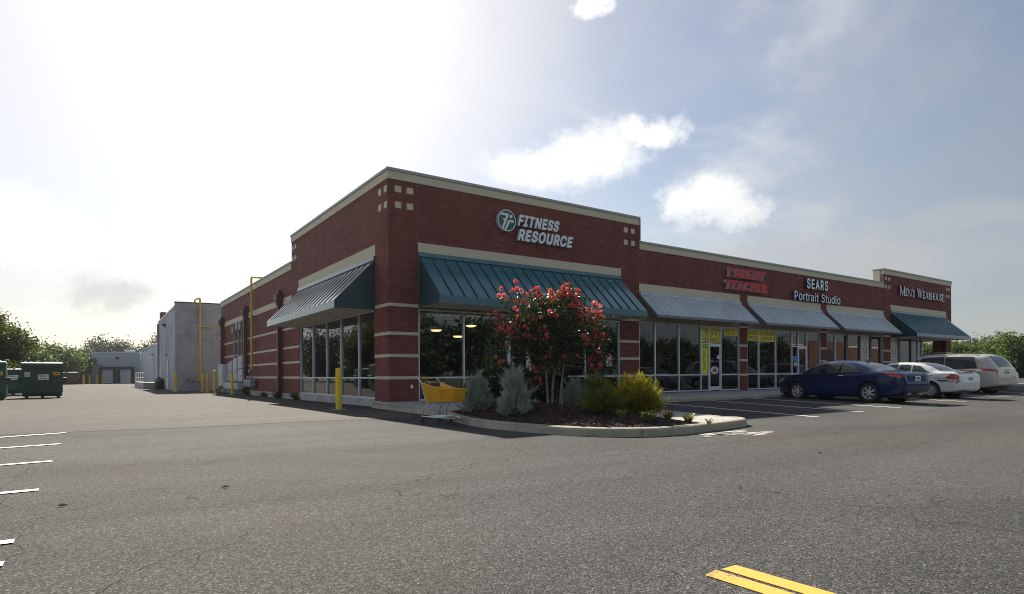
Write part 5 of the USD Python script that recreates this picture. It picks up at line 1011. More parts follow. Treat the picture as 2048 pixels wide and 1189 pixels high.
put('riser', MB().tube([(-1.05, Y0 - 0.12, 0.68), (-0.8, Y0 - 0.12, 0.70), (-0.70, Y0 - 0.12, 0.80), (-0.68, Y0 - 0.12, 1.0), (-0.66, Y0 - 0.12, 7.1), (-0.68, Y0 - 0.12, 7.2), (-0.8, Y0 + 0.3, 7.2), (-0.95, Y0 + 0.5, 7.1), (-0.95, Y0 + 0.5, 6.2)], 0.07, 10), M['yellow_pipe'], t, smooth=60)
put('side_arm', MB().tube([(-0.6, Y0 - 0.1, 4.95), (0.15, Y0 - 0.1, 4.95), (0.25, Y0 - 0.1, 5.05), (0.25, Y0 - 0.1, 5.25)], 0.05, 8), M['yellow_pipe'], t, smooth=60)
for z in (1.6, 6.3): put('bracket', MB().box(-0.86, -0.46, Y0 - 0.035, Y0 - 0.002, z, z + 0.07), M['yellow_pipe'], t)
t = thing('pipe_stub', 'grey pipe stubs at the foot of the grey block wall', 'pipe')
put('stub', MB().tube([(-1.75, Y0 - 0.1, -0.2), (-1.75, Y0 - 0.1, 0.75), (-1.45, Y0 - 0.1, 0.85), (-1.35, Y0 - 0.1, 0.7), (-1.35, Y0 - 0.1, 0.3)], 0.04, 8), M['meter_grey'], t, smooth=60); put('stub', MB().tube([(-1.0, Y0 - 0.1, -0.2), (-1.0, Y0 - 0.1, 0.5), (-1.05, Y0 - 0.1, 0.66)], 0.04, 8), M['meter_grey'], t, smooth=60)
# ramp with a white railing
t = thing('access_ramp', 'concrete ramp with a white pipe railing beside the grey block building', 'ramp')
put('ramp_slab', MB().hull([(x, y, z) for x in (-3.85, X0 - 0.01) for y, z in ((48.0, -0.4), (62.0, -0.4), (62.0, 0.42), (48.0, 0.42))]), M['concrete'], t)
for z in (0.50, 0.93, 1.38): put('rail', MB().tube([(X0 - 0.06, 48.06, z + 0.04), (-3.79, 48.06, z), (-3.79, 62.0, z)], 0.028, 8), M['white_paint'], t, smooth=60)
for x in np.linspace(-3.79, X0 - 0.06, 6): put('baluster', MB().cyl((x, 48.06, 0.422), (x, 48.06, 1.38), 0.022, 8), M['white_paint'], t, smooth=60)
for y in (50.3, 53, 56, 59, 62): put('baluster', MB().cyl((-3.79, y, 0.422), (-3.79, y, 1.38), 0.022, 8), M['white_paint'], t, smooth=60)
t = thing('trash_bag', 'black trash bag lying at the ramp foot by the grey block wall', 'bag', (-2.75, 45.3, gz(-2.8, 45.3)))
ic = trimesh.creation.icosphere(3, 1.0); v = ic.vertices * [0.42, 0.6, 0.62]; v = v * (0.82 + 0.4 * meshkit.fbm(v * 4 + 7, 4)[:, None]); v[:, 2] = np.maximum(v[:, 2] + 0.42, 0.0)
put('bag', MB().add(v, ic.faces), M['black_bag'], t, smooth=50); put('knot', MB().lathe([(0.05, 0.9), (0.02, 1.02), (0.09, 1.14)], 8), M['black_bag'], t)
# ---------------------------------------------------------------- warehouse with loading docks at the end of the drive
wh = thing('warehouse', 'long low blue grey warehouse with loading docks at the end of the drive', 'building')
o = np.array([-7.88, 109.5]); e = np.array([-0.90, 104.7]); d = (e - o) / np.linalg.norm(e - o); nn = np.array([d[1], -d[0]])
if nn @ (EYE[:2] - o) < 0: nn = -nn
def hw(u0_, u1_, a, b, z0, z1, m, name, parent=None): # along the front, outwards
    pts = [(*(o + d * u + nn * w), z) for u in (u0_, u1_) for w in (a, b) for z in (z0, z1)]; return put(name, MB().hull(pts), m, parent or wh)
Lw = float(np.linalg.norm(e - o))
hw(0, Lw, -12, 0, -0.6, 5.08, M['warehouse'], 'wall'); hw(-0.05, Lw, -0.4, 0.06, 5.083, 5.28, M['warehouse_trim'], 'coping')
hw(-3.0, -0.003, -12, -0.6, -0.6, 4.82, M['warehouse'], 'wall'); hw(-3.05, -0.053, -1.0, -0.55, 4.823, 4.98, M['warehouse_trim'], 'coping')
hw(0.8, Lw, -26, -14, 4.5, 5.95, M['warehouse_trim'], 'roof_unit'); hw(1.0, 2.0, -9, -7.5, 5.1, 6.0, M['grey_box'], 'roof_unit'); hw(-1.6, Lw - 3, -40, -30, 5, 6.7, M['warehouse'], 'roof_unit')
for u in (1.62, 4.68):
    D = UsdGeom.Xform.Define(stage, numbered('/World/warehouse/loading_dock')).GetPrim()
    hw(u, u + 0.28, 0.003, 0.45, -0.1, 2.72, M['dock_seal'], 'seal', D); hw(u + 2.38, u + 2.66, 0.003, 0.45, -0.1, 2.72, M['dock_seal'], 'seal', D); hw(u + 0.283, u + 2.377, 0.004, 0.45, 2.34, 2.72, M['dock_seal'], 'seal', D); hw(u, u + 2.66, 0.003, 0.5, -0.4, -0.103, M['dock_seal'], 'bumper', D)
    for k in range(5): hw(u + 0.285, u + 2.375, 0.004, 0.04 + 0.0 * k, -0.09 + 0.485 * k, 0.375 + 0.485 * k, M['dock_door'], 'door_panel', D)
hw(4.3, 4.75, 0.003, 0.3, 4.1, 4.4, M['dark_metal'], 'wall_lamp')
hw(-2.4, -2.0, -0.597, -0.3, 3.05, 3.25, M['dark_metal'], 'wall_lamp')
t = thing('rear_wing', 'blue grey wing of the rear building between the docks and the block building', 'building')
put('long_wall', MB().hull([(x, y, z) for x in (-0.86, 3) for y, z in ((78, -0.5), (104.4, -0.5), (104.4, 5.15), (78, 5.25))]), M['warehouse'], t); put('coping', MB().box(-0.94, 0.3, 78.003, 104.5, 5.26, 5.42), M['warehouse_trim'], t)
put('high_block', MB().box(-0.80, 6, 62, 77.99, -0.5, 5.2), M['warehouse'], t); put('wall_lamp', MB().bev(-1.0, -0.863, 79.5, 80.0, 3.9, 4.2, 0.02), M['dark_metal'], t)
for i, (x, y) in enumerate(((-10.55, 103.5), (-10.15, 103.0), (-8.15, 104.5), (-7.15, 105.4), (-6.35, 106.0), (-8.9, 99.0))):
    bollard('bollard', ['far yellow bollard, leftmost before the pallets', 'far yellow bollard close right of the leftmost one', 'far yellow bollard right of the pallets', 'far yellow bollard left of the loading docks', 'far yellow bollard nearest the loading dock', 'far yellow bollard standing in front of the pallets'][i], x, y, 1.5, 0.16, group='far bollards by the docks')
# pallets stacked against the left bay
for i, (x, n) in enumerate(((-9.9, 19), (-8.75, 17))):
    t = thing('pallet_stack', ['left stack of brown pallets against the far warehouse wall', 'right stack of brown pallets against the far warehouse wall'][i], 'pallets', (x, 108.6 - 0.5 * i, gz(x, 108)), -34)
    for k in range(n):
        z = k * 0.14; m = MB(); ox, oy = (np.random.default_rng(k + 50 * i).normal(0, 0.03, 2))
        for q in range(6): m.box(ox - 0.55, ox + 0.55, oy - 0.5 + q * 0.185, oy - 0.41 + q * 0.185, z + 0.11, z + 0.135)
        for q in (-0.5, 0, 0.5): m.box(ox + q - 0.05, ox + q + 0.05, oy - 0.5, oy + 0.52, z + 0.02, z + 0.109)
        put('pallet', m.box(ox - 0.55, ox + 0.55, oy - 0.5, oy - 0.4, z, z + 0.019).box(ox - 0.55, ox + 0.55, oy + 0.4, oy + 0.5, z, z + 0.019), M['pallet_wood'], t)
# ---------------------------------------------------------------- plants
def leaf_cards(c, size, rng, tone, aspect=0.55, up=0.25, outward=None):
    """Rhombic leaves at the centres c."""
    n = len(c); nr = rng.normal(size=(n, 3)); nr[:, 2] = np.abs(nr[:, 2]) + up
    if outward is not None: nr = nr + outward * 1.2
    nr /= np.linalg.norm(nr, axis=1, keepdims=True); a = np.cross(nr, rng.normal(size=(n, 3))); a /= np.linalg.norm(a, axis=1, keepdims=True); b = np.cross(nr, a)
    s = size * rng.uniform(0.65, 1.3, (n, 1)); v = np.stack([c - a * s, c - b * s * aspect, c + a * s + nr * s * 0.15, c + b * s * aspect], 1).reshape(-1, 3)
    i = np.arange(n)[:, None] * 4; f = np.vstack([i + [0, 1, 2], i + [0, 2, 3]]); return v, f, np.repeat(np.clip(tone, 0, 1), 4)
def crown_points(rng, R, zc, Rz, clumps, per, rc, lump=0.35, hollow=0.55, flat=0.0):
    d = rng.normal(size=(clumps, 3)); d /= np.linalg.norm(d, axis=1, keepdims=True)
    rad = rng.uniform(hollow, 1.0, clumps) ** 0.7 * (1 + lump * (meshkit.fbm(d * 2.3 + rng.uniform(0, 50), 3) - 0.5) * 2)
    C = d * rad[:, None] * [R, R, Rz] + [0, 0, zc]; k = rng.normal(size=(clumps, per, 3)) * rc * rng.uniform(0.6, 1.3, (clumps, 1, 1)) * [1, 1, 0.7]
    tone = np.clip(rng.beta(2, 2, (clumps, 1)) * 0.7 + 0.15 + rng.normal(0, 0.14, (clumps, per)), 0, 1)
    return C, (C[:, None] + k).reshape(-1, 3), tone.ravel()
def build_tree(name, label, loc, h, R, seed, mat, leaf=0.16, clumps=90, per=60, trunk=0.16, base=0.25, group=None, rc=None, bark='bark', lump=0.35):
    rng = np.random.default_rng(seed); t = thing(name, label, 'tree', loc, rng.uniform(0, 360), group=group)
    zc = h * (base + (1 - base) / 2); Rz = h * (1 - base) / 2
    C, P, tone = crown_points(rng, R, zc, Rz, clumps, per, rc or R * 0.16, lump)
    v, f, tn = leaf_cards(P, leaf, rng, tone); put('crown', MB().add(v, f, tn), M[mat], t, tone=True)
    m = MB().tube([(0, 0, -0.4), (0.03, 0.02, h * base * 0.6), (0.0, 0.05, h * base * 1.3), (0.05, -0.04, h * 0.62)], [trunk * 1.25, trunk, trunk * 0.75, trunk * 0.3], 8)
    for k in rng.choice(len(C), min(14, len(C)), replace=False):
        s = np.array([0, 0, h * base * rng.uniform(0.8, 1.6)]); e = C[k] * 0.92; m.tube([s, (s + e) / 2 + rng.normal(0, 0.08, 3) + [0, 0, 0.1], e], [trunk * 0.42, trunk * 0.25, trunk * 0.07], 6)
    put('trunk', m, M[bark], t, smooth=60); return t
ordn = ['first', 'second', 'third', 'fourth', 'fifth', 'sixth', 'seventh', 'eighth', 'ninth', 'tenth', 'eleventh', 'twelfth', 'thirteenth', 'fourteenth']
# left: a flowering tree beyond the dumpsters with red tips, bushes below it
build_tree('flowering_tree', 'green tree with reddish branch tips beyond the dumpsters at the left edge', (-14.6, 37.4, -0.2), 5.9, 3.3, 4, 'leaf_red', leaf=0.105, clumps=300, per=130, rc=0.36, base=0.12, lump=0.55)
build_tree('round_bush', 'pale green bush under the reddish tree behind the dumpsters', (-13.2, 34.6, -0.2), 2.3, 1.8, 8, 'leaf_lime', leaf=0.10, clumps=60, per=60, rc=0.28, base=0.03, trunk=0.06)
A1 = build_tree('broad_tree', 'broad green tree behind the dumpsters, nearest to the reddish one', (-16.5, 96, -0.4), 5.5, 3.9, 12, 'leaf_green', leaf=0.24, clumps=120, per=55, base=0.1)
A2 = build_tree('broad_tree', 'taller broad green tree between the dumpsters and the warehouse', (-13.2, 103, -0.4), 6.5, 4.2, 13, 'leaf_green', leaf=0.24, clumps=120, per=55, base=0.1, lump=0.5)
A3 = build_tree('oak_tree', 'largest rounded tree standing above the warehouse roof', (-4.2, 208, -0.4), 12.3, 7.3, 14, 'leaf_dark', leaf=0.36, clumps=130, per=60, base=0.2, lump=0.55)
for i, (src, x, y, s, lab) in enumerate(((A1, -10.2, 112, 1.0, 'broad green tree just left above the low warehouse bay'), (A2, -21.5, 104, 1.0, 'broad green tree hidden mostly by the reddish tree'), (A2, -9.0, 128, 0.84, 'pale green tree top showing over the left warehouse bay'), (A1, -6.5, 140, 0.95, 'low tree top over the left end of the warehouse roof'),
        (A3, 3.0, 206, 0.86, 'rounded tree right of the largest one above the warehouse'), (A3, -10.5, 216, 0.72, 'smaller rounded tree left of the largest one above the warehouse'), (A3, 8.8, 200, 0.80, 'rounded tree above the warehouse roof beside the rear wing'), (A3, 11.5, 176, 1.02, 'tree showing above the rear wing beside the block building'), (A1, 4.4, 150, 1.0, 'low yellowish tree above the right end of the warehouse'))):
    dup(src, (x, y, -0.4), 40 * i + 15, (s * 1.05, s * 1.05, s), lab)
# right: the tree line beyond the lot
B1 = build_tree('line_tree', 'leafy green tree seen through the porch beside its pillar', (100.4, 22.7, -0.3), 5.5, 3.6, 31, 'leaf_green', leaf=0.22, clumps=110, per=55, base=0.06, lump=0.5)
B2 = build_tree('line_tree', 'green tree nearest right of the porch pillar', (102.8, 20.8, -0.3), 5.5, 3.4, 32, 'leaf_green', leaf=0.22, clumps=110, per=50, base=0.06, lump=0.6)
B3 = build_tree('thin_tree', 'thin open topped tree near the right edge of the picture', (100.3, 14.2, -0.3), 6.0, 2.6, 33, 'leaf_green', leaf=0.20, clumps=60, per=45, base=0.2, lump=0.8)
for i, (src, x, y, s, lab) in enumerate(((B2, 98.3, 25.5, 0.97, 'green tree seen through the left half of the porch'), (B1, 103.5, 18.0, 0.92, 'second green tree right of the porch pillar, above the minivan roof'), (B1, 113.0, 20.4, 0.95, 'darker green tree set back behind the minivan roof'), (B2, 108.0, 17.0, 0.84, 'low green tree above the rear of the minivan'),
        (B2, 99.0, 13.0, 0.98, 'green tree above the white car behind the minivan'), (B1, 98.2, 10.9, 1.06, 'tall green tree at the right edge above the grey car'), (B2, 100.5, 9.0, 1.0, 'green tree just beyond the right edge of the picture'), (B3, 97.6, 11.9, 1.08, 'thin tree with a bare top beside the right edge'),
        (B1, 92.0, 16.0, 0.66, 'low bushy tree in front of the row, above the minivan'), (B2, 92.0, 12.5, 0.62, 'low bushy tree in front of the row, above the white car'), (B1, 104.0, 30.0, 1.0, 'green tree hidden mostly by the far block'), (B2, 104.0, 6.0, 1.0, 'green tree past the right edge of the picture'))):
    dup(src, (x, y, -0.3), 57 * i + 20, s, lab)
F1 = build_tree('far_tree', 'bluish far tree rising behind the gap in the right tree line', (233, 58.5, -0.4), 11.5, 8.0, 41, 'leaf_dark', leaf=0.5, clumps=90, per=50, base=0.1)
for i, (x, y, s) in enumerate(((246, 61, 1.0), (238, 66, 0.9), (244, 53, 0.92))): dup(F1, (x, y, -0.4), 70 * i, s, ['highest bluish far tree behind the gap in the right tree line', 'left bluish far tree behind the right tree line', 'right bluish far tree behind the right tree line'][i])
# across the lot, behind the photographer: what the windows mirror
G1 = build_tree('lot_tree', 'dark leafy tree across the lot mirrored in the shop windows', (24, -48, -0.3), 8.6, 3.7, 51, 'leaf_dark', leaf=0.24, clumps=110, per=50, base=0.12, group='trees across the lot mirrored in the windows', lump=0.5)
G2 = build_tree('lot_tree', 'dark leafy tree across the lot mirrored in the shop windows', (31, -49, -0.3), 7.6, 3.9, 52, 'leaf_dark', leaf=0.24, clumps=110, per=50, base=0.12, group='trees across the lot mirrored in the windows', lump=0.6)
rng = np.random.default_rng(9)
for i, x in enumerate(list(np.arange(12, 104, 5.4)) + [-20, -11, -3]):
    if min(abs(x - 24), abs(x - 31)) < 2: continue
    dup(G1 if i % 2 else G2, (x + rng.uniform(-1, 1), -48 + rng.uniform(-3, 2), -0.3), rng.uniform(0, 360), rng.uniform(0.72, 1.12))
for i, (x, y) in enumerate(((-24, 62), (-27, 72), (-25, 84), (-31, 92), (-29, 104), (-36, 112), (-24, 50), (-33, 80))):
    dup(G1 if i % 2 else G2, (x, y, -0.4), 47 * i, rng.uniform(0.85, 1.2), 'leafy tree left of the drive, mirrored in the corner side windows', 'trees left of the drive mirrored in the side windows')
t = thing('brick_store', 'red brick store with an arched front across the lot, mirrored in the suit shop windows', 'building')
arch = unary_union([sbox(118.5, 0, 125.5, 4.0), affinity.scale(Point(122, 4.0).buffer(1, 20), 3.5, 2.0)])
put('wall', MB().box(106, 150, -66, -52.0, -0.5, 6.6).box(115, 129, -51.99, -51.0, -0.5, 7.6), M['brick_store'] if 'brick_store' in M else pm('store_brick', (0.105, 0.046, 0.038), 0.9, var=0.15, fine=0.2, fscale=5), t)
put('parapet', MB().box(105.9, 150.1, -66, -51.9, 6.603, 6.9), M['cream'], t); put('arch', MB().poly(arch, 0.05, np.array([[1, 0, 0, 0], [0, 0, 1, -50.99], [0, 1, 0, 0], [0, 0, 0, 1.]])), M['alu_dark'], t)

# ---- island planting
def zi(x, y): return z_bed(x, y) if bed.contains(Point(x, y)) else float(zs(x, y))
def blades(n, h, r, rng, shape, mat_tone, width, lean, length):
    """Sprays for shrubs: sprigs rooted inside the outline shape(v) (radius at height v), each a tuft of blades round its own direction."""
    per = 26; ns = max(20, n // per); v_ = rng.uniform(0.0, 0.97, ns) ** 0.9; a = rng.uniform(0, 6.283, ns); q = rng.uniform(0.35, 1, ns) ** 0.5 * rng.uniform(0.72, 1.14, ns)
    rr = shape(v_) * r * q; c0 = np.stack([np.cos(a) * rr, np.sin(a) * rr, v_ * h * rng.uniform(0.9, 1.05, ns)], 1); out = np.stack([np.cos(a), np.sin(a), np.zeros(ns)], 1)
    d0 = out * (lean * (1.1 - v_))[:, None] + rng.normal(0, 0.22, (ns, 3)) + [0, 0, 0.9]; d0 /= np.linalg.norm(d0, axis=1, keepdims=True); L0 = length * rng.uniform(0.6, 1.5, ns)
    wild = rng.random(ns) < 0.13; L0 = np.where(wild, L0 * 1.7, L0); c0 = np.where(wild[:, None], c0 * 1.06, c0)
    tone = mat_tone(v_, q, rng); u = rng.uniform(0, 1, (ns, per, 1)); c = c0[:, None] + d0[:, None] * u * L0[:, None, None] * 1.1 + rng.normal(0, 0.010 + 0.02 * r, (ns, per, 3)); d = d0[:, None] + rng.normal(0, 0.42, (ns, per, 3))
    c, d = c.reshape(-1, 3), d.reshape(-1, 3); d /= np.linalg.norm(d, axis=1, keepdims=True); m = len(c); L = np.repeat(L0, per)[:, None] * rng.uniform(0.35, 0.8, (m, 1)); tt = np.repeat(tone, per) * 0.75 + rng.uniform(0, 0.3, m)
    s = np.cross(d, rng.normal(size=(m, 3))); s /= np.linalg.norm(s, axis=1, keepdims=True); s *= width
    v = np.stack([c - s, c + s, c + d * L * 0.6 + s * 0.7, c + d * L, c + d * L * 0.6 - s * 0.7], 1).reshape(-1, 3); i = np.arange(m)[:, None] * 5
    return v, np.vstack([i + [0, 1, 2], i + [0, 2, 4], i + [4, 2, 3]]), np.repeat(np.clip(tt, 0, 1), 5)
cone = lambda v: np.sqrt(np.clip(1 - v, 0, 1)) * np.minimum(1, 0.75 + v * 1.6) ; dome = lambda v: np.sqrt(np.clip(1 - v ** 2.2, 0, 1))
def shrub(name, label, x, y, h, r, seed, mat, n, shape, width, lean, length, tone=None, group=None, core=None, fill=0.55):
    rng = np.random.default_rng(seed); t = thing(name, label, 'shrub', (x, y, zi(x, y) - 0.01), group=group)
    tone = tone or (lambda v, q, rg: rg.beta(2, 2, len(v)))
    v, f, tn = blades(n, h, r, rng, shape, tone, width, lean, length); put('foliage', MB().add(v, f, tn), M[mat], t, tone=True)
    m = MB()
    for k in range(9): a, e = rng.uniform(0, 6.28), rng.uniform(0.2, 0.7); m.tube([(0, 0, -0.05), (math.cos(a) * r * 0.3 * e, math.sin(a) * r * 0.3 * e, h * 0.35), (math.cos(a) * r * 0.75 * e, math.sin(a) * r * 0.75 * e, h * 0.75)], [0.012, 0.008, 0.003], 5)
    put('stems', m, M['bark'], t); return t
shrub('silver_shrub', 'cone shaped silver blue shrub in front of the flowering tree', -0.62, -7.85, 0.80, 0.29, 1, 'leaf_silver', 9000, cone, 0.006, 0.75, 0.11)
shrub('silver_shrub', 'silver blue shrub right behind the shopping cart', -0.36, -5.95, 0.68, 0.32, 2, 'leaf_silver', 7000, cone, 0.007, 0.75, 0.12)
shrub('silver_shrub', 'smaller silver blue shrub behind the lime bush, left one', 1.55, -7.2, 0.58, 0.25, 3, 'leaf_silver', 4500, cone, 0.006, 0.75, 0.10)
shrub('silver_shrub', 'taller silver blue shrub behind the lime bush, right one', 1.95, -7.45, 0.70, 0.28, 4, 'leaf_silver', 5500, cone, 0.006, 0.75, 0.11)
for i, (x, y, h, r, lab) in enumerate(((0.30, -5.05, 0.86, 0.46, 'dark green shrub behind the silver one by the cart'), (0.75, -5.75, 0.95, 0.55, 'large dark green shrub left of the pale trunks'), (1.45, -5.7, 0.86, 0.48, 'dark green shrub directly behind the pale trunks'), (2.1, -5.9, 0.84, 0.46, 'dark green shrub right of the pale trunks'), (2.75, -6.0, 0.62, 0.36, 'smallest dark green shrub at the back by the pavement'))):
    shrub('dark_shrub', lab, x, y, h, r, 60 + i, 'leaf_dark', 5000, dome, 0.014, 0.7, 0.085)
shrub('lime_shrub', 'yellow green feathery bush in front of the right silver shrubs', 0.72, -8.95, 0.40, 0.27, 5, 'leaf_lime', 9000, dome, 0.006, 1.0, 0.12)
shrub('lime_shrub', 'low yellow green bush spreading beside the golden bush', 0.25, -9.5, 0.24, 0.22, 6, 'leaf_lime', 6000, dome, 0.006, 1.1, 0.12)
shrub('gold_shrub', 'round golden yellow feathery bush near the island tip', 1.18, -9.5, 0.58, 0.40, 7, 'leaf_gold', 30000, dome, 0.005, 1.0, 0.105, tone=lambda v, q, rg: np.clip(0.15 + 1.0 * v ** 1.4 * q + rg.normal(0, 0.16, len(v)), 0, 1))  # sunlight on the top is painted in: sprigs yellower with height and outward
def lily(label, x, y, h, n, seed, flowers):
    rng = np.random.default_rng(seed); t = thing('day_lily', label, 'flower', (x, y, zi(x, y) - 0.01)); m = MB()
    for k in range(n):
        a = rng.uniform(0, 6.28); reach = h * rng.uniform(0.35, 0.95); top = h * rng.uniform(0.55, 1.0); w = rng.uniform(0.007, 0.012); o = np.array([math.cos(a), math.sin(a), 0]); s = np.array([-math.sin(a), math.cos(a), 0]) * w; b = o * rng.uniform(0, 0.04)
        q = [b + o * reach * u + np.array([0, 0, top * (1 - (1 - u) ** 2) - top * 0.35 * max(0, u - 0.6) * 2]) for u in (0, 0.35, 0.7, 1.0)]
        m.add([q[0] - s, q[0] + s, q[1] - s, q[1] + s, q[2] - s * 0.8, q[2] + s * 0.8, q[3]], [(0, 1, 3), (0, 3, 2), (2, 3, 5), (2, 5, 4), (4, 5, 6)], rng.uniform(0.3, 1))
    put('leaves', m, M['leaf_lime'], t, tone=True)
    for fx, fy, fz, sz in flowers:
        F = UsdGeom.Xform.Define(stage, numbered(str(t.GetPath()) + '/bloom')).GetPrim()
        put('stalk', MB().tube([(0, 0, 0), (fx * 0.6, fy * 0.6, fz * 0.6), (fx, fy, fz)], 0.004, 5), M['leaf_lime'], F); m = MB()
        for k in range(6):
            a = k * 1.047; o = np.array([math.cos(a), math.sin(a), 0]); s = np.array([-math.sin(a), math.cos(a), 0]); c = np.array([fx, fy, fz])
            m.add([c, c + o * sz * 0.6 + s * sz * 0.28 + [0, 0, sz * 0.5], c + o * sz * 0.6 - s * sz * 0.28 + [0, 0, sz * 0.5], c + o * sz * 1.1 + [0, 0, sz * 0.75]], [(0, 1, 2), (1, 3, 2)])
        put('petals', m, M['lily_orange'], F)
lily('day lily with an orange bloom at the foot of the golden bush', 0.35, -10.62, 0.27, 70, 71, [(0.24, -0.14, 0.13, 0.06)])
lily('left of the two small day lilies at the island tip, with orange buds', 1.15, -10.35, 0.22, 55, 72, [(0.14, -0.06, 0.34, 0.035), (-0.06, 0.03, 0.25, 0.03)])
lily('right of the two small day lilies at the island tip', 1.40, -10.62, 0.23, 60, 73, [])
lily('young day lily tuft between the golden and the lime bush', 0.12, -10.15, 0.20, 45, 74, [])
lily('small grass like tuft at the very tip of the mulch', 1.05, -11.35, 0.13, 18, 75, [])
# ---- crape myrtle: pale stems, glossy leaves, coral flower heads
rng = np.random.default_rng(101); tx, ty = 0.98, -7.0; z0 = zi(tx, ty)
t = thing('crape_myrtle', 'small flowering tree with coral red blossoms and pale trunks in the island', 'tree', (tx, ty, z0 - 0.02))
right = cr * 1.0; tocam = EYE - np.array([tx, ty, 2.0]); tocam[2] = 0; tocam /= np.linalg.norm(tocam)
KM = 0.885
def myr(px, py, dz=0.0):      # a point of the crown: right and up as seen from the lot, dz towards the lot
    return (right * px + np.array([0, 0, py]) + tocam * dz) * KM
C = []
for k in range(135):
    d = rng.normal(size=3); d /= np.linalg.norm(d); rr = rng.uniform(0.45, 1.0) ** 0.6 * (0.84 + 0.85 * (meshkit.fbm(d * 2.6 + 11, 3) - 0.5) * 2)
    C.append(np.array([d[0] * 1.16, d[1] * 1.08, d[2] * 1.06]) * rr + [0, 0, 1.93])
C = np.array(C); C = C[C[:, 2] > 0.92] * KM
# flower heads where the photo shows them: (right, up, towards the lot) metres from the trunk foot
heads = [(-1.20, 2.86, .2, 1.0), (-0.83, 2.98, .2, 1.1), (-0.68, 2.68, .35, 1.1), (-0.36, 2.98, .1, 1.0), (-0.30, 2.78, .2, .8), (0.04, 2.78, .3, .8), (0.10, 2.66, .4, .7), (0.34, 2.98, .2, 1.2), (0.43, 3.12, .1, .9), (0.28, 2.86, .35, 1.2), (0.48, 2.88, .2, 1.1), (0.62, 2.80, .2, 1.0), (0.78, 2.92, .1, .8), (0.52, 2.62, .45, 1.3), (0.62, 2.5, .5, 1.2), (0.74, 2.5, .4, 1.0), (0.80, 2.30, .5, 1.0), (1.14, 2.48, .2, 1.2), (1.26, 2.42, .1, .8), (1.00, 2.26, .3, .8), (1.2, 2.2, .2, .8), (-0.80, 2.36, .6, .7), (-0.40, 2.26, .7, .6), (-0.08, 2.40, .7, .7), (0.08, 2.26, .85, 1.1), (0.18, 2.18, .85, 1.0), (-0.18, 1.98, .9, 1.1), (-0.14, 1.84, .9, 1.2), (-0.20, 1.74, .9, .9), (-0.56, 1.94, .8, 1.0), (-0.55, 1.80, .8, .8), (-1.02, 1.88, .6, 1.2), (-0.94, 1.78, .6, .9), (-1.26, 2.10, .3, .9), (-0.82, 2.08, .6, .7), (-1.42, 2.34, .0, .9), (-1.30, 2.44, -.1, .8), (-1.36, 1.98, .1, .8), (0.90, 1.72, .6, 1.1), (0.98, 1.64, .6, .8), (1.14, 1.82, .4, 1.1), (1.30, 1.90, .2, .9), (1.32, 1.64, .2, .6), (1.12, 1.94, .3, .8), (-0.10, 1.26, .8, 1.0), (-0.02, 1.34, .8, .8), (0.38, 1.3, .8, .5), (0.72, 1.28, .7, .5), (-0.42, 0.86, .5, 1.2), (-0.34, 0.80, .5, 1.1), (1.20, 1.40, .3, .9), (1.10, 1.16, .2, 1.2), (1.12, 1.0, .2, 1.1), (1.28, 1.30, .1, .8), (1.58, 1.22, .1, .5), (-1.30, 1.16, .0, .8), (0.2, 2.9, -.4, 1), (-0.3, 2.8, -.5, 1), (0.7, 2.6, -.5, 1), (-0.8, 2.5, -.5, 1), (0.0, 3.0, -.2, .9), (1.0, 2.2, -.6, 1), (-1.1, 2.1, -.5, 1)]
HP = np.array([myr(a, b, c) for a, b, c, _ in heads])
extra = HP - [0, 0, 0.12]; C = np.vstack([C, extra])
per = 85; k = rng.normal(size=(len(C), per, 3)) * 0.125 * [1, 1, 0.8]; PP = (C[:, None] + k).reshape(-1, 3); tn = np.clip(rng.beta(2, 2, (len(C), 1)) * 0.6 + 0.15 + rng.normal(0, 0.16, (len(C), per)), 0, 1).ravel()
v, f, tt = leaf_cards(PP, 0.036, rng, tn, aspect=0.5); put('crown', MB().add(v, f, tt), M['leaf_myrtle'], t, tone=True)
for i, (bx0, by0, ang) in enumerate(((-0.05, 0.02, -0.07), (0.05, 0.05, 0.02), (0.27, 0.04, 0.03))):
    b = myr(bx0 * 0.9, -0.05, by0); p1 = myr(bx0 + ang * 0.5, 0.45, by0); p2 = myr(bx0 + ang * 1.3 + 0.03, 0.95, by0); p3 = myr(bx0 + ang * 3.0, 1.6, by0)
    put('trunk', MB().tube([b, p1, p2, p3], [0.034, 0.028, 0.024, 0.013], 8), M['bark_pale'], t, smooth=60)
m = MB()
for kx in rng.choice(len(C), 46, replace=False):
    s = myr(rng.uniform(-0.15, 0.3), rng.uniform(0.8, 1.3), 0); e = C[kx]; m.tube([s, (s + e) / 2 + rng.normal(0, 0.05, 3), e], [0.014, 0.009, 0.003], 5)
for p in HP: m.tube([myr(0.08, 1.2), (p + myr(0.08, 1.6)) / 2 + [0, 0, -0.05], p], [0.011, 0.007, 0.003], 5)
put('branches', m, M['bark_pale'], t)
for p, (_, _, _, s) in zip(HP, heads):
    n = int(190 * s); npf = rng.integers(4, 9); pc = p + rng.normal(size=(npf, 3)) * [0.062, 0.062, 0.09] * s; w_ = rng.integers(0, npf, n); q = rng.normal(size=(n, 3)); q *= (0.046 * s * rng.uniform(0.5, 1, (n, 1))) / np.linalg.norm(q, axis=1, keepdims=True); q += pc[w_]; v, f, tt = leaf_cards(q, 0.022, rng, np.clip(rng.beta(2, 2, n) + rng.normal(0, 0.12, npf)[w_], 0, 1), aspect=0.8); put('blossom', MB().add(v, f, tt), M['petal'], t, tone=True)
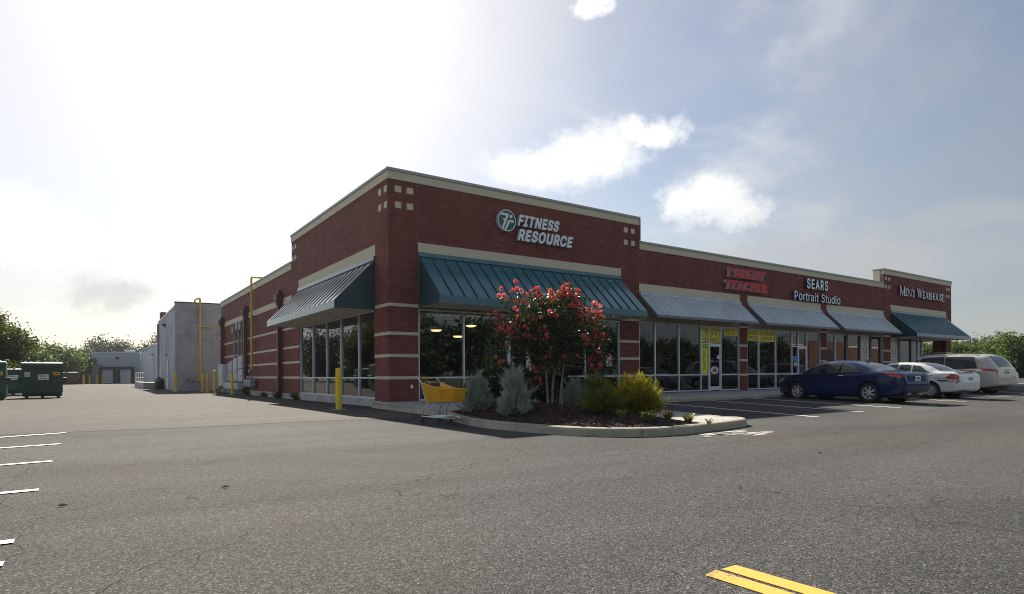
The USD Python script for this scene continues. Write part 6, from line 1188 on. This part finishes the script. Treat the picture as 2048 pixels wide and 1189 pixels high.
# ---------------------------------------------------------------- cars
from scipy.interpolate import CubicSpline, PchipInterpolator
def car(name, label, loc, rotz, L, Wd, wb, xr, top, belt, plan, bottom, paint_, wheel_r=0.32, spokes=7, roof_in=0.30, side_win=(), shield=None, rear_glass=None, head=None, tail=None, extras=None, cat='car', glass='car_glass', hub='alloy', panel_lines=()):
    """x forward from the rear bumper (x = 0) to the nose (x = L), y left, z up. top, belt, plan (half width), bottom: lists of (x, value)."""
    t = thing(name, label, cat, loc, rotz)
    fn = lambda pts: PchipInterpolator(*np.array(pts, float).T)
    ft, fb, fp, fo = fn(top), fn(belt), fn(plan), fn(bottom); H = max(p[1] for p in top)
    def section(x):
        """Half outline from the sill up to the roof's middle: knots (y, z)."""
        w, zt, zb, zo = float(fp(x)), float(ft(x)), float(fb(x)), float(fo(x)); zt = max(zt, zb + 0.012); gh = zt - zb
        wr = w * 0.955 - roof_in * min(gh, 0.5) * 0.9 - 0.02
        return np.array([(0.0, zo), (w * 0.86, zo), (w * 0.975, zo + 0.07), (w, zo + 0.5 * (zb - zo)), (w * 0.995, zb - 0.14), (w * 0.955, zb), (wr + 0.02 * min(1, gh * 3), zt - min(0.085, gh * 0.55)), (wr * 0.80, zt - 0.018 * min(1, gh * 8)), (wr * 0.4, zt - 0.003), (0.0, zt)])
    def S(x, k):
        kn = section(x); i = np.arange(len(kn)); return np.stack([PchipInterpolator(i, kn[:, 0])(k), PchipInterpolator(i, kn[:, 1])(k)], -1)
    ks = np.r_[np.linspace(0, 1, 3)[:-1], np.linspace(1, 9, 41)]
    xs = np.unique(np.r_[np.linspace(0, 0.35, 10), np.linspace(0.35, L - 0.35, 70), np.linspace(L - 0.35, L, 10)])
    ring = []
    for x in xs:
        h = S(x, ks); full = np.vstack([h, (h * [-1, 1])[-2:0:-1]]); ring.append([(x, y, z) for y, z in full])
    R = np.array(ring); n, mth = R.shape[:2]; verts = R.reshape(-1, 3).tolist(); faces = []
    for i in range(n - 1):
        for j in range(mth): a, b, c, d = i * mth + j, i * mth + (j + 1) % mth, (i + 1) * mth + (j + 1) % mth, (i + 1) * mth + j; faces += [(a, b, c), (a, c, d)]
    for e, rev in ((0, False), (n - 1, True)):
        c = len(verts); verts.append(tuple(R[e].mean(0)));
        for j in range(mth): tr = (e * mth + j, c, e * mth + (j + 1) % mth); faces.append(tr[::-1] if rev else tr)
    tm = trimesh.Trimesh(verts, faces, process=False); tm.merge_vertices(); 
    if tm.volume < 0: tm.invert()
    def man(t_): return m3.Manifold(m3.Mesh(np.array(t_.vertices, np.float32), np.array(t_.faces, np.uint32)))
    body = man(tm); xw = (xr, xr + wb); wa = wheel_r + 0.055
    for x in xw:
        for s in (-1, 1):
            w = float(fp(x)); cyl = m3.Manifold.cylinder(0.46, wa, wa, 40).rotate([90, 0, 0]).translate([x, s * (w - 0.24) + 0.23 + (0.02 * s), wheel_r]); body = body - cyl
    put('body', body, M[paint_], t, smooth=32)
    def patch(name, x0f, x1f, k0, k1, m, nu=14, nk=7, off=0.006, side=0, parent=None):
        """A skin piece over the body between the knots k0..k1; x0f, x1f: x at v in 0..1 (lines may slant)."""
        out = []
        for s in ([1, -1] if side == 0 else [side]):
            G = []
            for v in np.linspace(0, 1, nk):
                a, b = x0f(v), x1f(v); G.append([(x, *S(x, k0 + (k1 - k0) * v)) for x in np.linspace(a, b, nu)])
            G = np.array(G); G[..., 1] *= s; du, dv = np.gradient(G, axis=1), np.gradient(G, axis=0); nr = np.cross(du, dv); nr /= np.linalg.norm(nr, axis=-1, keepdims=True) + 1e-9
            cen = G - np.array([0, 0, 0.6 * H]); flip = ((nr * cen)[..., 1] * 1).sum() < 0 if side == 0 or side in (1, -1) else False
            if flip: nr = -nr
            mb = MB().grid(G + nr * off, flip=flip); mb.grid(G + nr * (off - 0.004), flip=not flip)
            out.append(put(name, mb, m, parent or t, smooth=True))
        return out
    def cross(name, x0, x1, frac, m, nu=12, off=0.006, z_in=0.05):
        """A skin piece across the car (windscreen, rear glass)."""
        G = []
        for x in np.linspace(x0, x1, nu):
            kk = np.linspace(6.05, 9, 9); h = S(x, kk); h[:, 0] *= frac; hh = np.vstack([h, (h * [-1, 1])[-2::-1]]); G.append([(x, y, z) for y, z in hh])
        G = np.array(G); du, dv = np.gradient(G, axis=0), np.gradient(G, axis=1); nr = np.cross(du, dv); nr /= np.linalg.norm(nr, axis=-1, keepdims=True); 
        flip = nr[..., 2].mean() < 0; nr = -nr if flip else nr
        mb = MB().grid(G + nr * off, flip=not flip if False else flip); return put(name, mb, m, t, smooth=True)
    for a0, a1, b0, b1, k0, k1 in side_win: patch('side_window', lambda v, a0=a0, a1=a1: a0 + (a1 - a0) * v, lambda v, b0=b0, b1=b1: b0 + (b1 - b0) * v, k0, k1, M[glass])
    if shield: cross('windscreen', *shield, 0.90, M[glass])
    if rear_glass: cross('rear_window', *rear_glass, 0.88, M[glass])
    for x0, x1, k0, k1 in panel_lines: patch('door_gap', lambda v, x0=x0, x1=x1: x0 + (x1 - x0) * v - 0.008, lambda v, x0=x0, x1=x1: x0 + (x1 - x0) * v + 0.008, k0, k1, M['black'], nu=3, nk=14, off=0.0025)
    # wheels
    for x in xw:
        for s in (-1, 1):
            w = float(fp(x)); y = s * (w - 0.03); Wp = UsdGeom.Xform.Define(stage, numbered(str(t.GetPath()) + '/wheel')).GetPrim(); r, rr = wheel_r, wheel_r * 0.66
            tp = [(rr, -0.19), (r - 0.03, -0.2), (r, -0.175), (r, -0.03), (r - 0.012, -0.008), (r - 0.035, 0.0), (rr + 0.012, -0.004), (rr, -0.02), (rr, -0.19)]
            put('tyre', MB().lathe(tp, 40, (0, 0, 0), 'z').move(np.array([[1, 0, 0, x], [0, 0, s, y], [0, 1, 0, wheel_r], [0, 0, 0, 1.]])), M['rubber'], Wp, smooth=40)
            rim = MB().lathe([(rr - 0.03, -0.08), (rr - 0.012, -0.012), (rr, -0.006), (rr, -0.03)], 36); rim.lathe([(0.0, -0.005), (0.05, -0.008), (0.07, -0.03), (0.07, -0.06)], 16)
            for q in range(spokes):
                a = q * 2 * math.pi / spokes; ca, sa = math.cos(a), math.sin(a); w0, w1 = 0.028, (0.034 if spokes < 9 else 0.022)
                rim.hull([(ca * rad - sa * o, sa * rad + ca * o, z) for rad, hw_, zz in ((0.045, w0, -0.012), (rr - 0.012, w1, -0.02)) for o in (-hw_, hw_) for z in (zz, zz - 0.03)])
            put('rim', rim.move(np.array([[1, 0, 0, x], [0, 0, s, y], [0, 1, 0, wheel_r], [0, 0, 0, 1.]])), M[hub], Wp, smooth=30)
            put('brake_disc', MB().lathe([(0.0, -0.10), (rr - 0.02, -0.10), (rr - 0.02, -0.12), (0.0, -0.12)], 24).move(np.array([[1, 0, 0, x], [0, 0, s, y], [0, 1, 0, wheel_r], [0, 0, 0, 1.]])), M['black'], Wp)
            put('arch_liner', MB().lathe([(wa - 0.004, -0.24), (wa - 0.004, -0.02)], 36).lathe([(0.0, -0.235), (wa - 0.004, -0.235)], 36).move(np.array([[1, 0, 0, x], [0, 0, s, s * (w - 0.005)], [0, 1, 0, wheel_r], [0, 0, 0, 1.]])), M['black'], t)
    if head:
        for s in (1, -1):
            a, b, k0, k1 = head; p = patch('headlight', lambda v: a + 0.06 * v, lambda v: b, k0, k1, M['head_clear'], side=s, off=0.008)
            patch('turn_signal', lambda v: a - 0.02 + 0.06 * v, lambda v: a + 0.10 + 0.04 * v, k0, k0 + (k1 - k0) * 0.6, M['amber'], side=s, off=0.012)
    if tail:
        for s in (1, -1): patch('tail_light', tail[0], tail[1], tail[2], tail[3], M['tail_red'], side=s, off=0.010)
    for s in (1, -1):  # mirrors, handles
        xm = shield[0] - 0.30 if shield else L * 0.62; y0, z0_ = S(xm, 5.0)
        put('wing_mirror', MB().hull([(xm + a, s * (y0 + b), z0_ + 0.06 + c) for a, b, c in ((0.06, 0.0, -0.03), (0.10, 0.05, 0.0), (0.12, 0.20, 0.02), (0.02, 0.22, 0.02), (0.02, 0.22, 0.13), (0.10, 0.20, 0.12), (0.0, 0.04, 0.13), (0.0, 0.04, 0.0), (0.09, 0.06, 0.12))]), M[paint_], t)
    put('under_tray', MB().box(0.3, L - 0.3, -Wd / 2 + 0.25, Wd / 2 - 0.25, 0.17, float(fo(L / 2)) + 0.05), M['black'], t)
    if extras: extras(t, S, fp, patch, cross)
    return t
def handle(t, S, x, k=4.55, m='paint_blue'):
    for s in (1, -1): y, z = S(x, k); put('door_handle', MB().bev(x - 0.10, x + 0.08, s * (y + 0.004), s * (y + 0.028), z - 0.015, z + 0.02, 0.006), M[m], t)
def plate_box(t, x, z, m='plate_white', w=0.30):
    put('number_plate', MB().box(x - 0.010, x - 0.004, -w / 2, w / 2, z - 0.075, z + 0.075), M[m], t); put('plate_print', MB().box(x - 0.0125, x - 0.0105, -w * 0.36, w * 0.36, z - 0.03, z + 0.03), M['ink_grey'], t)
TILT = 90 - 7.2
def place(rear_left, xr, halfw, tiltdeg=TILT):
    """Where the car's (0, 0) goes when its left rear tyre stands at rear_left."""
    a = math.radians(tiltdeg); d = np.array([math.cos(a), math.sin(a)]); lf = np.array([-d[1], d[0]]); p = np.array(rear_left) - d * xr - lf * halfw; return p
# blue coupe
def ex_blue(t, S, fp, patch, cross):
    handle(t, S, 2.02, 4.5, 'chrome'); plate_box(t, 0.006, 0.79); put('rear_garnish', MB().hull([(x, y, z) for y in (-0.46, 0.46) for x, z in ((0.004, 0.70), (0.02, 0.88), (0.06, 0.88), (0.05, 0.70))]), M['paint_blue'], t); put('lower_valance', MB().bev(-0.012, 0.05, -0.55, 0.55, 0.37, 0.43, 0.008), M['black'], t); put('bumper_crease', MB().bev(-0.010, 0.02, -0.60, 0.60, 0.60, 0.615, 0.004), M['black'], t)
    put('exhaust', MB().cyl((-0.02, 0.52, 0.30), (0.3, 0.52, 0.31), 0.035, 12).cyl((-0.02, 0.43, 0.30), (0.3, 0.43, 0.31), 0.03, 12), M['chrome'], t, smooth=40)
    patch('side_moulding', lambda v: 1.62, lambda v: 3.55, 2.65, 2.78, M['paint_blue'], nk=3, off=0.014)
    put('aerial', MB().hull([(1.55, -0.03, 1.345), (1.75, -0.03, 1.37), (1.55, 0.03, 1.345), (1.75, 0.03, 1.37), (1.56, 0, 1.42)]), M['paint_blue'], t)
p = place((13.16, -8.32), 1.06, 0.86); car('coupe_car', 'dark blue two door coupe parked nearest the island', (p[0], p[1], float(g(13.8, -8.3)) + 0.004), TILT, 4.77, 1.81, 2.67, 1.06,
    [(0, 0.62), (0.05, 0.90), (0.22, 0.985), (0.62, 1.015), (0.9, 1.075), (1.35, 1.255), (1.8, 1.375), (2.3, 1.415), (2.75, 1.385), (3.1, 1.27), (3.45, 1.10), (3.66, 0.99), (4.1, 0.91), (4.5, 0.80), (4.7, 0.66), (4.77, 0.52)],
    [(0, 0.58), (0.05, 0.87), (0.3, 0.955), (0.9, 0.985), (2.0, 0.955), (3.3, 0.925), (3.7, 0.92), (4.2, 0.85), (4.5, 0.75), (4.7, 0.62), (4.77, 0.49)],
    [(0, 0.62), (0.06, 0.74), (0.25, 0.83), (0.7, 0.885), (1.5, 0.905), (3.0, 0.905), (4.0, 0.88), (4.4, 0.80), (4.65, 0.66), (4.77, 0.50)], [(0, 0.36), (0.15, 0.27), (0.7, 0.22), (2, 0.19), (4.2, 0.19), (4.77, 0.26)], 'paint_blue', 0.325, 7,
    side_win=((1.28, 1.62, 2.06, 1.96, 5.10, 5.92), (2.13, 2.02, 3.36, 2.86, 5.10, 5.92)), shield=(2.86, 3.52), rear_glass=(0.86, 1.68), head=(4.28, 4.66, 4.35, 5.0), tail=(lambda v: 0.10 - 0.04 * v, lambda v: 0.34 + 0.42 * v * (1 - 0.35 * v), 4.15, 5.05), extras=ex_blue, panel_lines=((2.08, 2.10, 1.6, 5.0), (3.62, 3.50, 1.8, 5.0)))
# white saloon with scraped bumper
def ex_white(t, S, fp, patch, cross):
    handle(t, S, 1.72, 4.45, 'black'); handle(t, S, 2.62, 4.45, 'black'); plate_box(t, 0.014, 0.72)
    put('spoiler', MB().hull([(x, y, z) for y in (-0.56, 0.56) for x, z in ((0.10, 1.04), (0.42, 1.015), (0.42, 0.995), (0.10, 1.015))]).bev(0.18, 0.34, -0.52, -0.46, 0.955, 1.01, 0.005).bev(0.18, 0.34, 0.46, 0.52, 0.955, 1.01, 0.005), M['paint_white'], t); put('spoiler_lip', MB().box(0.085, 0.099, -0.55, 0.55, 1.016, 1.038), M['tail_red'], t)
    patch('bumper_gap', lambda v: 0.01, lambda v: 0.80, 3.62, 3.68, M['black'], nk=2, off=0.003)
    rg = np.random.default_rng(8)
    for (x, k, l, hk) in ((0.50, 3.3, 0.20, 0.22), (0.70, 3.36, 0.05, 0.16), (0.20, 3.28, 0.05, 0.12), (0.26, 3.46, 0.06, 0.06), (0.08, 3.4, 0.05, 0.3), (0.30, 3.1, 0.04, 0.1), (0.12, 3.0, 0.03, 0.22)):
        patch('scrape', lambda v, x=x, l=l: x - l * (0.4 + 0.6 * math.sin(v * 3.1)), lambda v, x=x, l=l: x + l * (0.3 + 0.7 * math.sin(v * 2.6 + 0.3)), k - hk / 2, k + hk / 2, M['scuff'], side=1, nu=5, nk=6, off=0.004)
    patch('fuel_lock', lambda v: 0.92, lambda v: 0.95, 4.2, 4.5, M['black'], nk=3, nu=3, off=0.005, side=1)
p = place((18.42, -8.10), 0.98, 0.81); car('saloon_car', 'white four door saloon with a scraped rear bumper', (p[0], p[1], float(g(19, -8.1)) + 0.004), TILT, 4.37, 1.71, 2.64, 0.98,
    [(0, 0.60), (0.05, 0.86), (0.2, 0.965), (0.55, 0.985), (0.72, 1.01), (1.1, 1.20), (1.5, 1.335), (2.1, 1.385), (2.6, 1.36), (2.9, 1.25), (3.3, 1.04), (3.45, 0.965), (3.9, 0.85), (4.2, 0.72), (4.37, 0.50)],
    [(0, 0.56), (0.05, 0.83), (0.3, 0.925), (0.8, 0.945), (2, 0.92), (3.2, 0.90), (3.5, 0.885), (3.9, 0.79), (4.2, 0.68), (4.37, 0.47)],
    [(0, 0.62), (0.06, 0.72), (0.25, 0.79), (0.7, 0.835), (1.5, 0.855), (3.0, 0.855), (3.8, 0.82), (4.15, 0.72), (4.37, 0.50)], [(0, 0.34), (0.15, 0.26), (0.7, 0.21), (2, 0.19), (4.0, 0.19), (4.37, 0.26)], 'paint_white', 0.30, 11,
    side_win=((0.98, 1.36, 1.66, 1.66, 5.1, 5.9), (1.73, 1.73, 2.22, 2.12, 5.1, 5.9), (2.30, 2.20, 3.18, 2.70, 5.1, 5.9)), shield=(2.72, 3.34), rear_glass=(0.74, 1.40), head=(3.95, 4.28, 4.3, 5.0), tail=(lambda v: 0.06, lambda v: 0.46 - 0.16 * v, 3.75, 4.75), extras=ex_white, panel_lines=((1.68, 1.69, 1.6, 5.0), (2.26, 2.24, 1.6, 5.0), (3.28, 3.12, 1.8, 5.0)))
# beige minivan
def van_extras(rails, m, wiper=True):
    def ex(t, S, fp, patch, cross):
        handle(t, S, 2.25, 4.5, m); handle(t, S, 3.30, 4.5, m); plate_box(t, 0.012, 0.92)
        patch('side_moulding', lambda v: 0.5, lambda v: 4.4, 3.15, 3.32, M[m], nk=3, nu=24, off=0.014)
        if rails:
            for s in (1, -1):
                P = [(x, s * S(x, 6.6)[0], S(x, 6.6)[1] + h) for x, h in ((0.75, 0.005), (0.95, 0.055), (2.0, 0.06), (3.0, 0.055), (3.2, 0.005))]; put('roof_rail', MB().tube(P, 0.018, 8), M['alu'], t, smooth=60)
            for x in (1.35, 2.6): put('cross_bar', MB().tube([(x, y, S(x, 8.5)[1] + 0.055 - 0.02 * (abs(y) > 0.5)) for y in (-0.56, -0.3, 0, 0.3, 0.56)], 0.016, 8), M['dark_metal'], t, smooth=60)
        z, y = 1.10, 0.0
        if wiper: put('rear_wiper', MB().tube([(0.10, 0.0, 1.13), (0.115, 0.12, 1.17), (0.12, 0.42, 1.19)], 0.012, 6), M['black'], t)
        put('rear_badge', MB().bev(0.02, 0.04, -0.2, 0.2, 1.02, 1.06, 0.005), M['chrome'], t)
    return ex
p = place((24.42, -7.34), 1.05, 0.92); car('minivan', 'beige minivan with roof rails parked beyond the white saloon', (p[0], p[1], float(g(25, -7.3)) + 0.004), TILT, 5.08, 1.96, 3.03, 1.05,
    [(0, 0.70), (0.03, 1.02), (0.10, 1.16), (0.34, 1.50), (0.52, 1.655), (0.75, 1.70), (1.6, 1.745), (2.6, 1.745), (3.2, 1.68), (3.7, 1.44), (4.15, 1.19), (4.3, 1.12), (4.7, 0.98), (4.95, 0.80), (5.08, 0.55)],
    [(0, 0.66), (0.03, 0.98), (0.12, 1.06), (0.6, 1.095), (2, 1.06), (3.6, 1.03), (4.2, 1.03), (4.7, 0.92), (4.95, 0.76), (5.08, 0.52)],
    [(0, 0.76), (0.05, 0.84), (0.2, 0.91), (0.6, 0.96), (1.5, 0.98), (3.5, 0.98), (4.4, 0.94), (4.8, 0.82), (5.08, 0.60)], [(0, 0.40), (0.15, 0.31), (0.7, 0.24), (2, 0.21), (4.6, 0.20), (5.08, 0.28)], 'paint_beige', 0.335, 10, roof_in=0.24,
    side_win=((0.74, 0.92, 2.05, 2.05, 5.06, 5.95), (2.10, 2.10, 3.18, 3.14, 5.06, 5.95), (3.26, 3.22, 4.0, 3.32, 5.08, 5.92)), shield=(3.34, 4.18), rear_glass=(0.10, 0.50), head=(4.58, 4.98, 4.3, 5.0), tail=(lambda v: 0.03, lambda v: 0.52 + 0.10 * v, 4.35, 5.02), extras=van_extras(True, 'paint_beige'), cat='minivan', panel_lines=((2.08, 2.08, 1.6, 5.0), (3.24, 3.22, 1.6, 5.0)))
# white hatchback behind the van, only its tail shows
p = place((30.0, -6.0), 0.95, 0.83); car('hatchback_car', 'white hatchback showing only its tail behind the minivan', (p[0], p[1], float(g(31, -6.9)) + 0.004), TILT, 4.45, 1.76, 2.60, 0.95,
    [(0, 0.66), (0.03, 0.86), (0.12, 0.98), (0.2, 1.03), (0.5, 1.33), (0.72, 1.50), (1.3, 1.60), (2.2, 1.60), (2.6, 1.54), (3.0, 1.36), (3.4, 1.12), (3.6, 1.05), (4.1, 0.92), (4.35, 0.75), (4.45, 0.52)],
    [(0, 0.62), (0.03, 0.82), (0.12, 0.94), (0.5, 0.99), (2, 0.97), (3.3, 0.95), (3.6, 0.95), (4.1, 0.86), (4.35, 0.70), (4.45, 0.48)],
    [(0, 0.70), (0.05, 0.77), (0.2, 0.83), (0.6, 0.87), (1.5, 0.88), (3.2, 0.88), (3.9, 0.84), (4.25, 0.72), (4.45, 0.5)], [(0, 0.38), (0.15, 0.29), (0.7, 0.23), (2, 0.2), (4.1, 0.2), (4.45, 0.28)], 'paint_white', 0.32, 9,
    side_win=((0.74, 0.96, 1.66, 1.66, 5.06, 5.95), (1.73, 1.73, 2.52, 2.46, 5.06, 5.95), (2.6, 2.54, 3.28, 2.78, 5.08, 5.92)), shield=(2.78, 3.45), rear_glass=(0.22, 0.74), tail=(lambda v: 0.03, lambda v: 0.30, 4.2, 4.9), extras=van_extras(False, 'paint_white'), panel_lines=((1.7, 1.7, 1.6, 5.0), (2.56, 2.54, 1.6, 5.0)))
# dark grey car cut by the right edge
p = (44.0, -6.0); car('saloon_car', 'dark grey car cut off by the right edge of the picture', (45.6, -2.2, float(g(44, -6)) + 0.004), TILT + 0, 4.6, 1.78, 2.7, 1.0,
    [(0, 0.60), (0.05, 0.88), (0.2, 0.985), (0.6, 1.01), (0.8, 1.04), (1.2, 1.23), (1.6, 1.38), (2.2, 1.44), (2.7, 1.41), (3.0, 1.29), (3.4, 1.09), (3.6, 1.0), (4.1, 0.89), (4.4, 0.76), (4.6, 0.52)],
    [(0, 0.56), (0.05, 0.85), (0.3, 0.945), (0.8, 0.965), (2, 0.94), (3.3, 0.92), (3.6, 0.91), (4.1, 0.82), (4.4, 0.71), (4.6, 0.49)],
    [(0, 0.62), (0.06, 0.74), (0.25, 0.82), (0.7, 0.87), (1.5, 0.89), (3.0, 0.89), (4.0, 0.86), (4.35, 0.74), (4.6, 0.50)], [(0, 0.34), (0.15, 0.26), (0.7, 0.21), (2, 0.19), (4.2, 0.19), (4.6, 0.26)], 'paint_grey', 0.31, 10,
    side_win=((1.02, 1.42, 1.74, 1.74, 5.1, 5.9), (1.81, 1.81, 2.32, 2.22, 5.1, 5.9), (2.40, 2.30, 3.3, 2.82, 5.1, 5.9)), shield=(2.84, 3.46), rear_glass=(0.82, 1.5), head=(4.15, 4.5, 4.3, 5.0), tail=(lambda v: 0.06, lambda v: 0.46, 4.0, 4.85), panel_lines=((1.76, 1.77, 1.6, 5.0), (2.36, 2.34, 1.6, 5.0)))
# ---------------------------------------------------------------- summer haze: one closed box of thin air round the whole scene
M['haze'] = usdkit.material(stage, '/World/Looks/haze', {'v': ('principled_volume', {'color': (0.90, 0.94, 1.0), 'density': 0.00014, 'anisotropy': 0.55})}, [], volume='v.volume')
put('haze', MB().box(-905, 905, -905, 905, -1.6, 16.0), M['haze'], kind='stuff', label='thin summer haze over the lot', cat='haze')
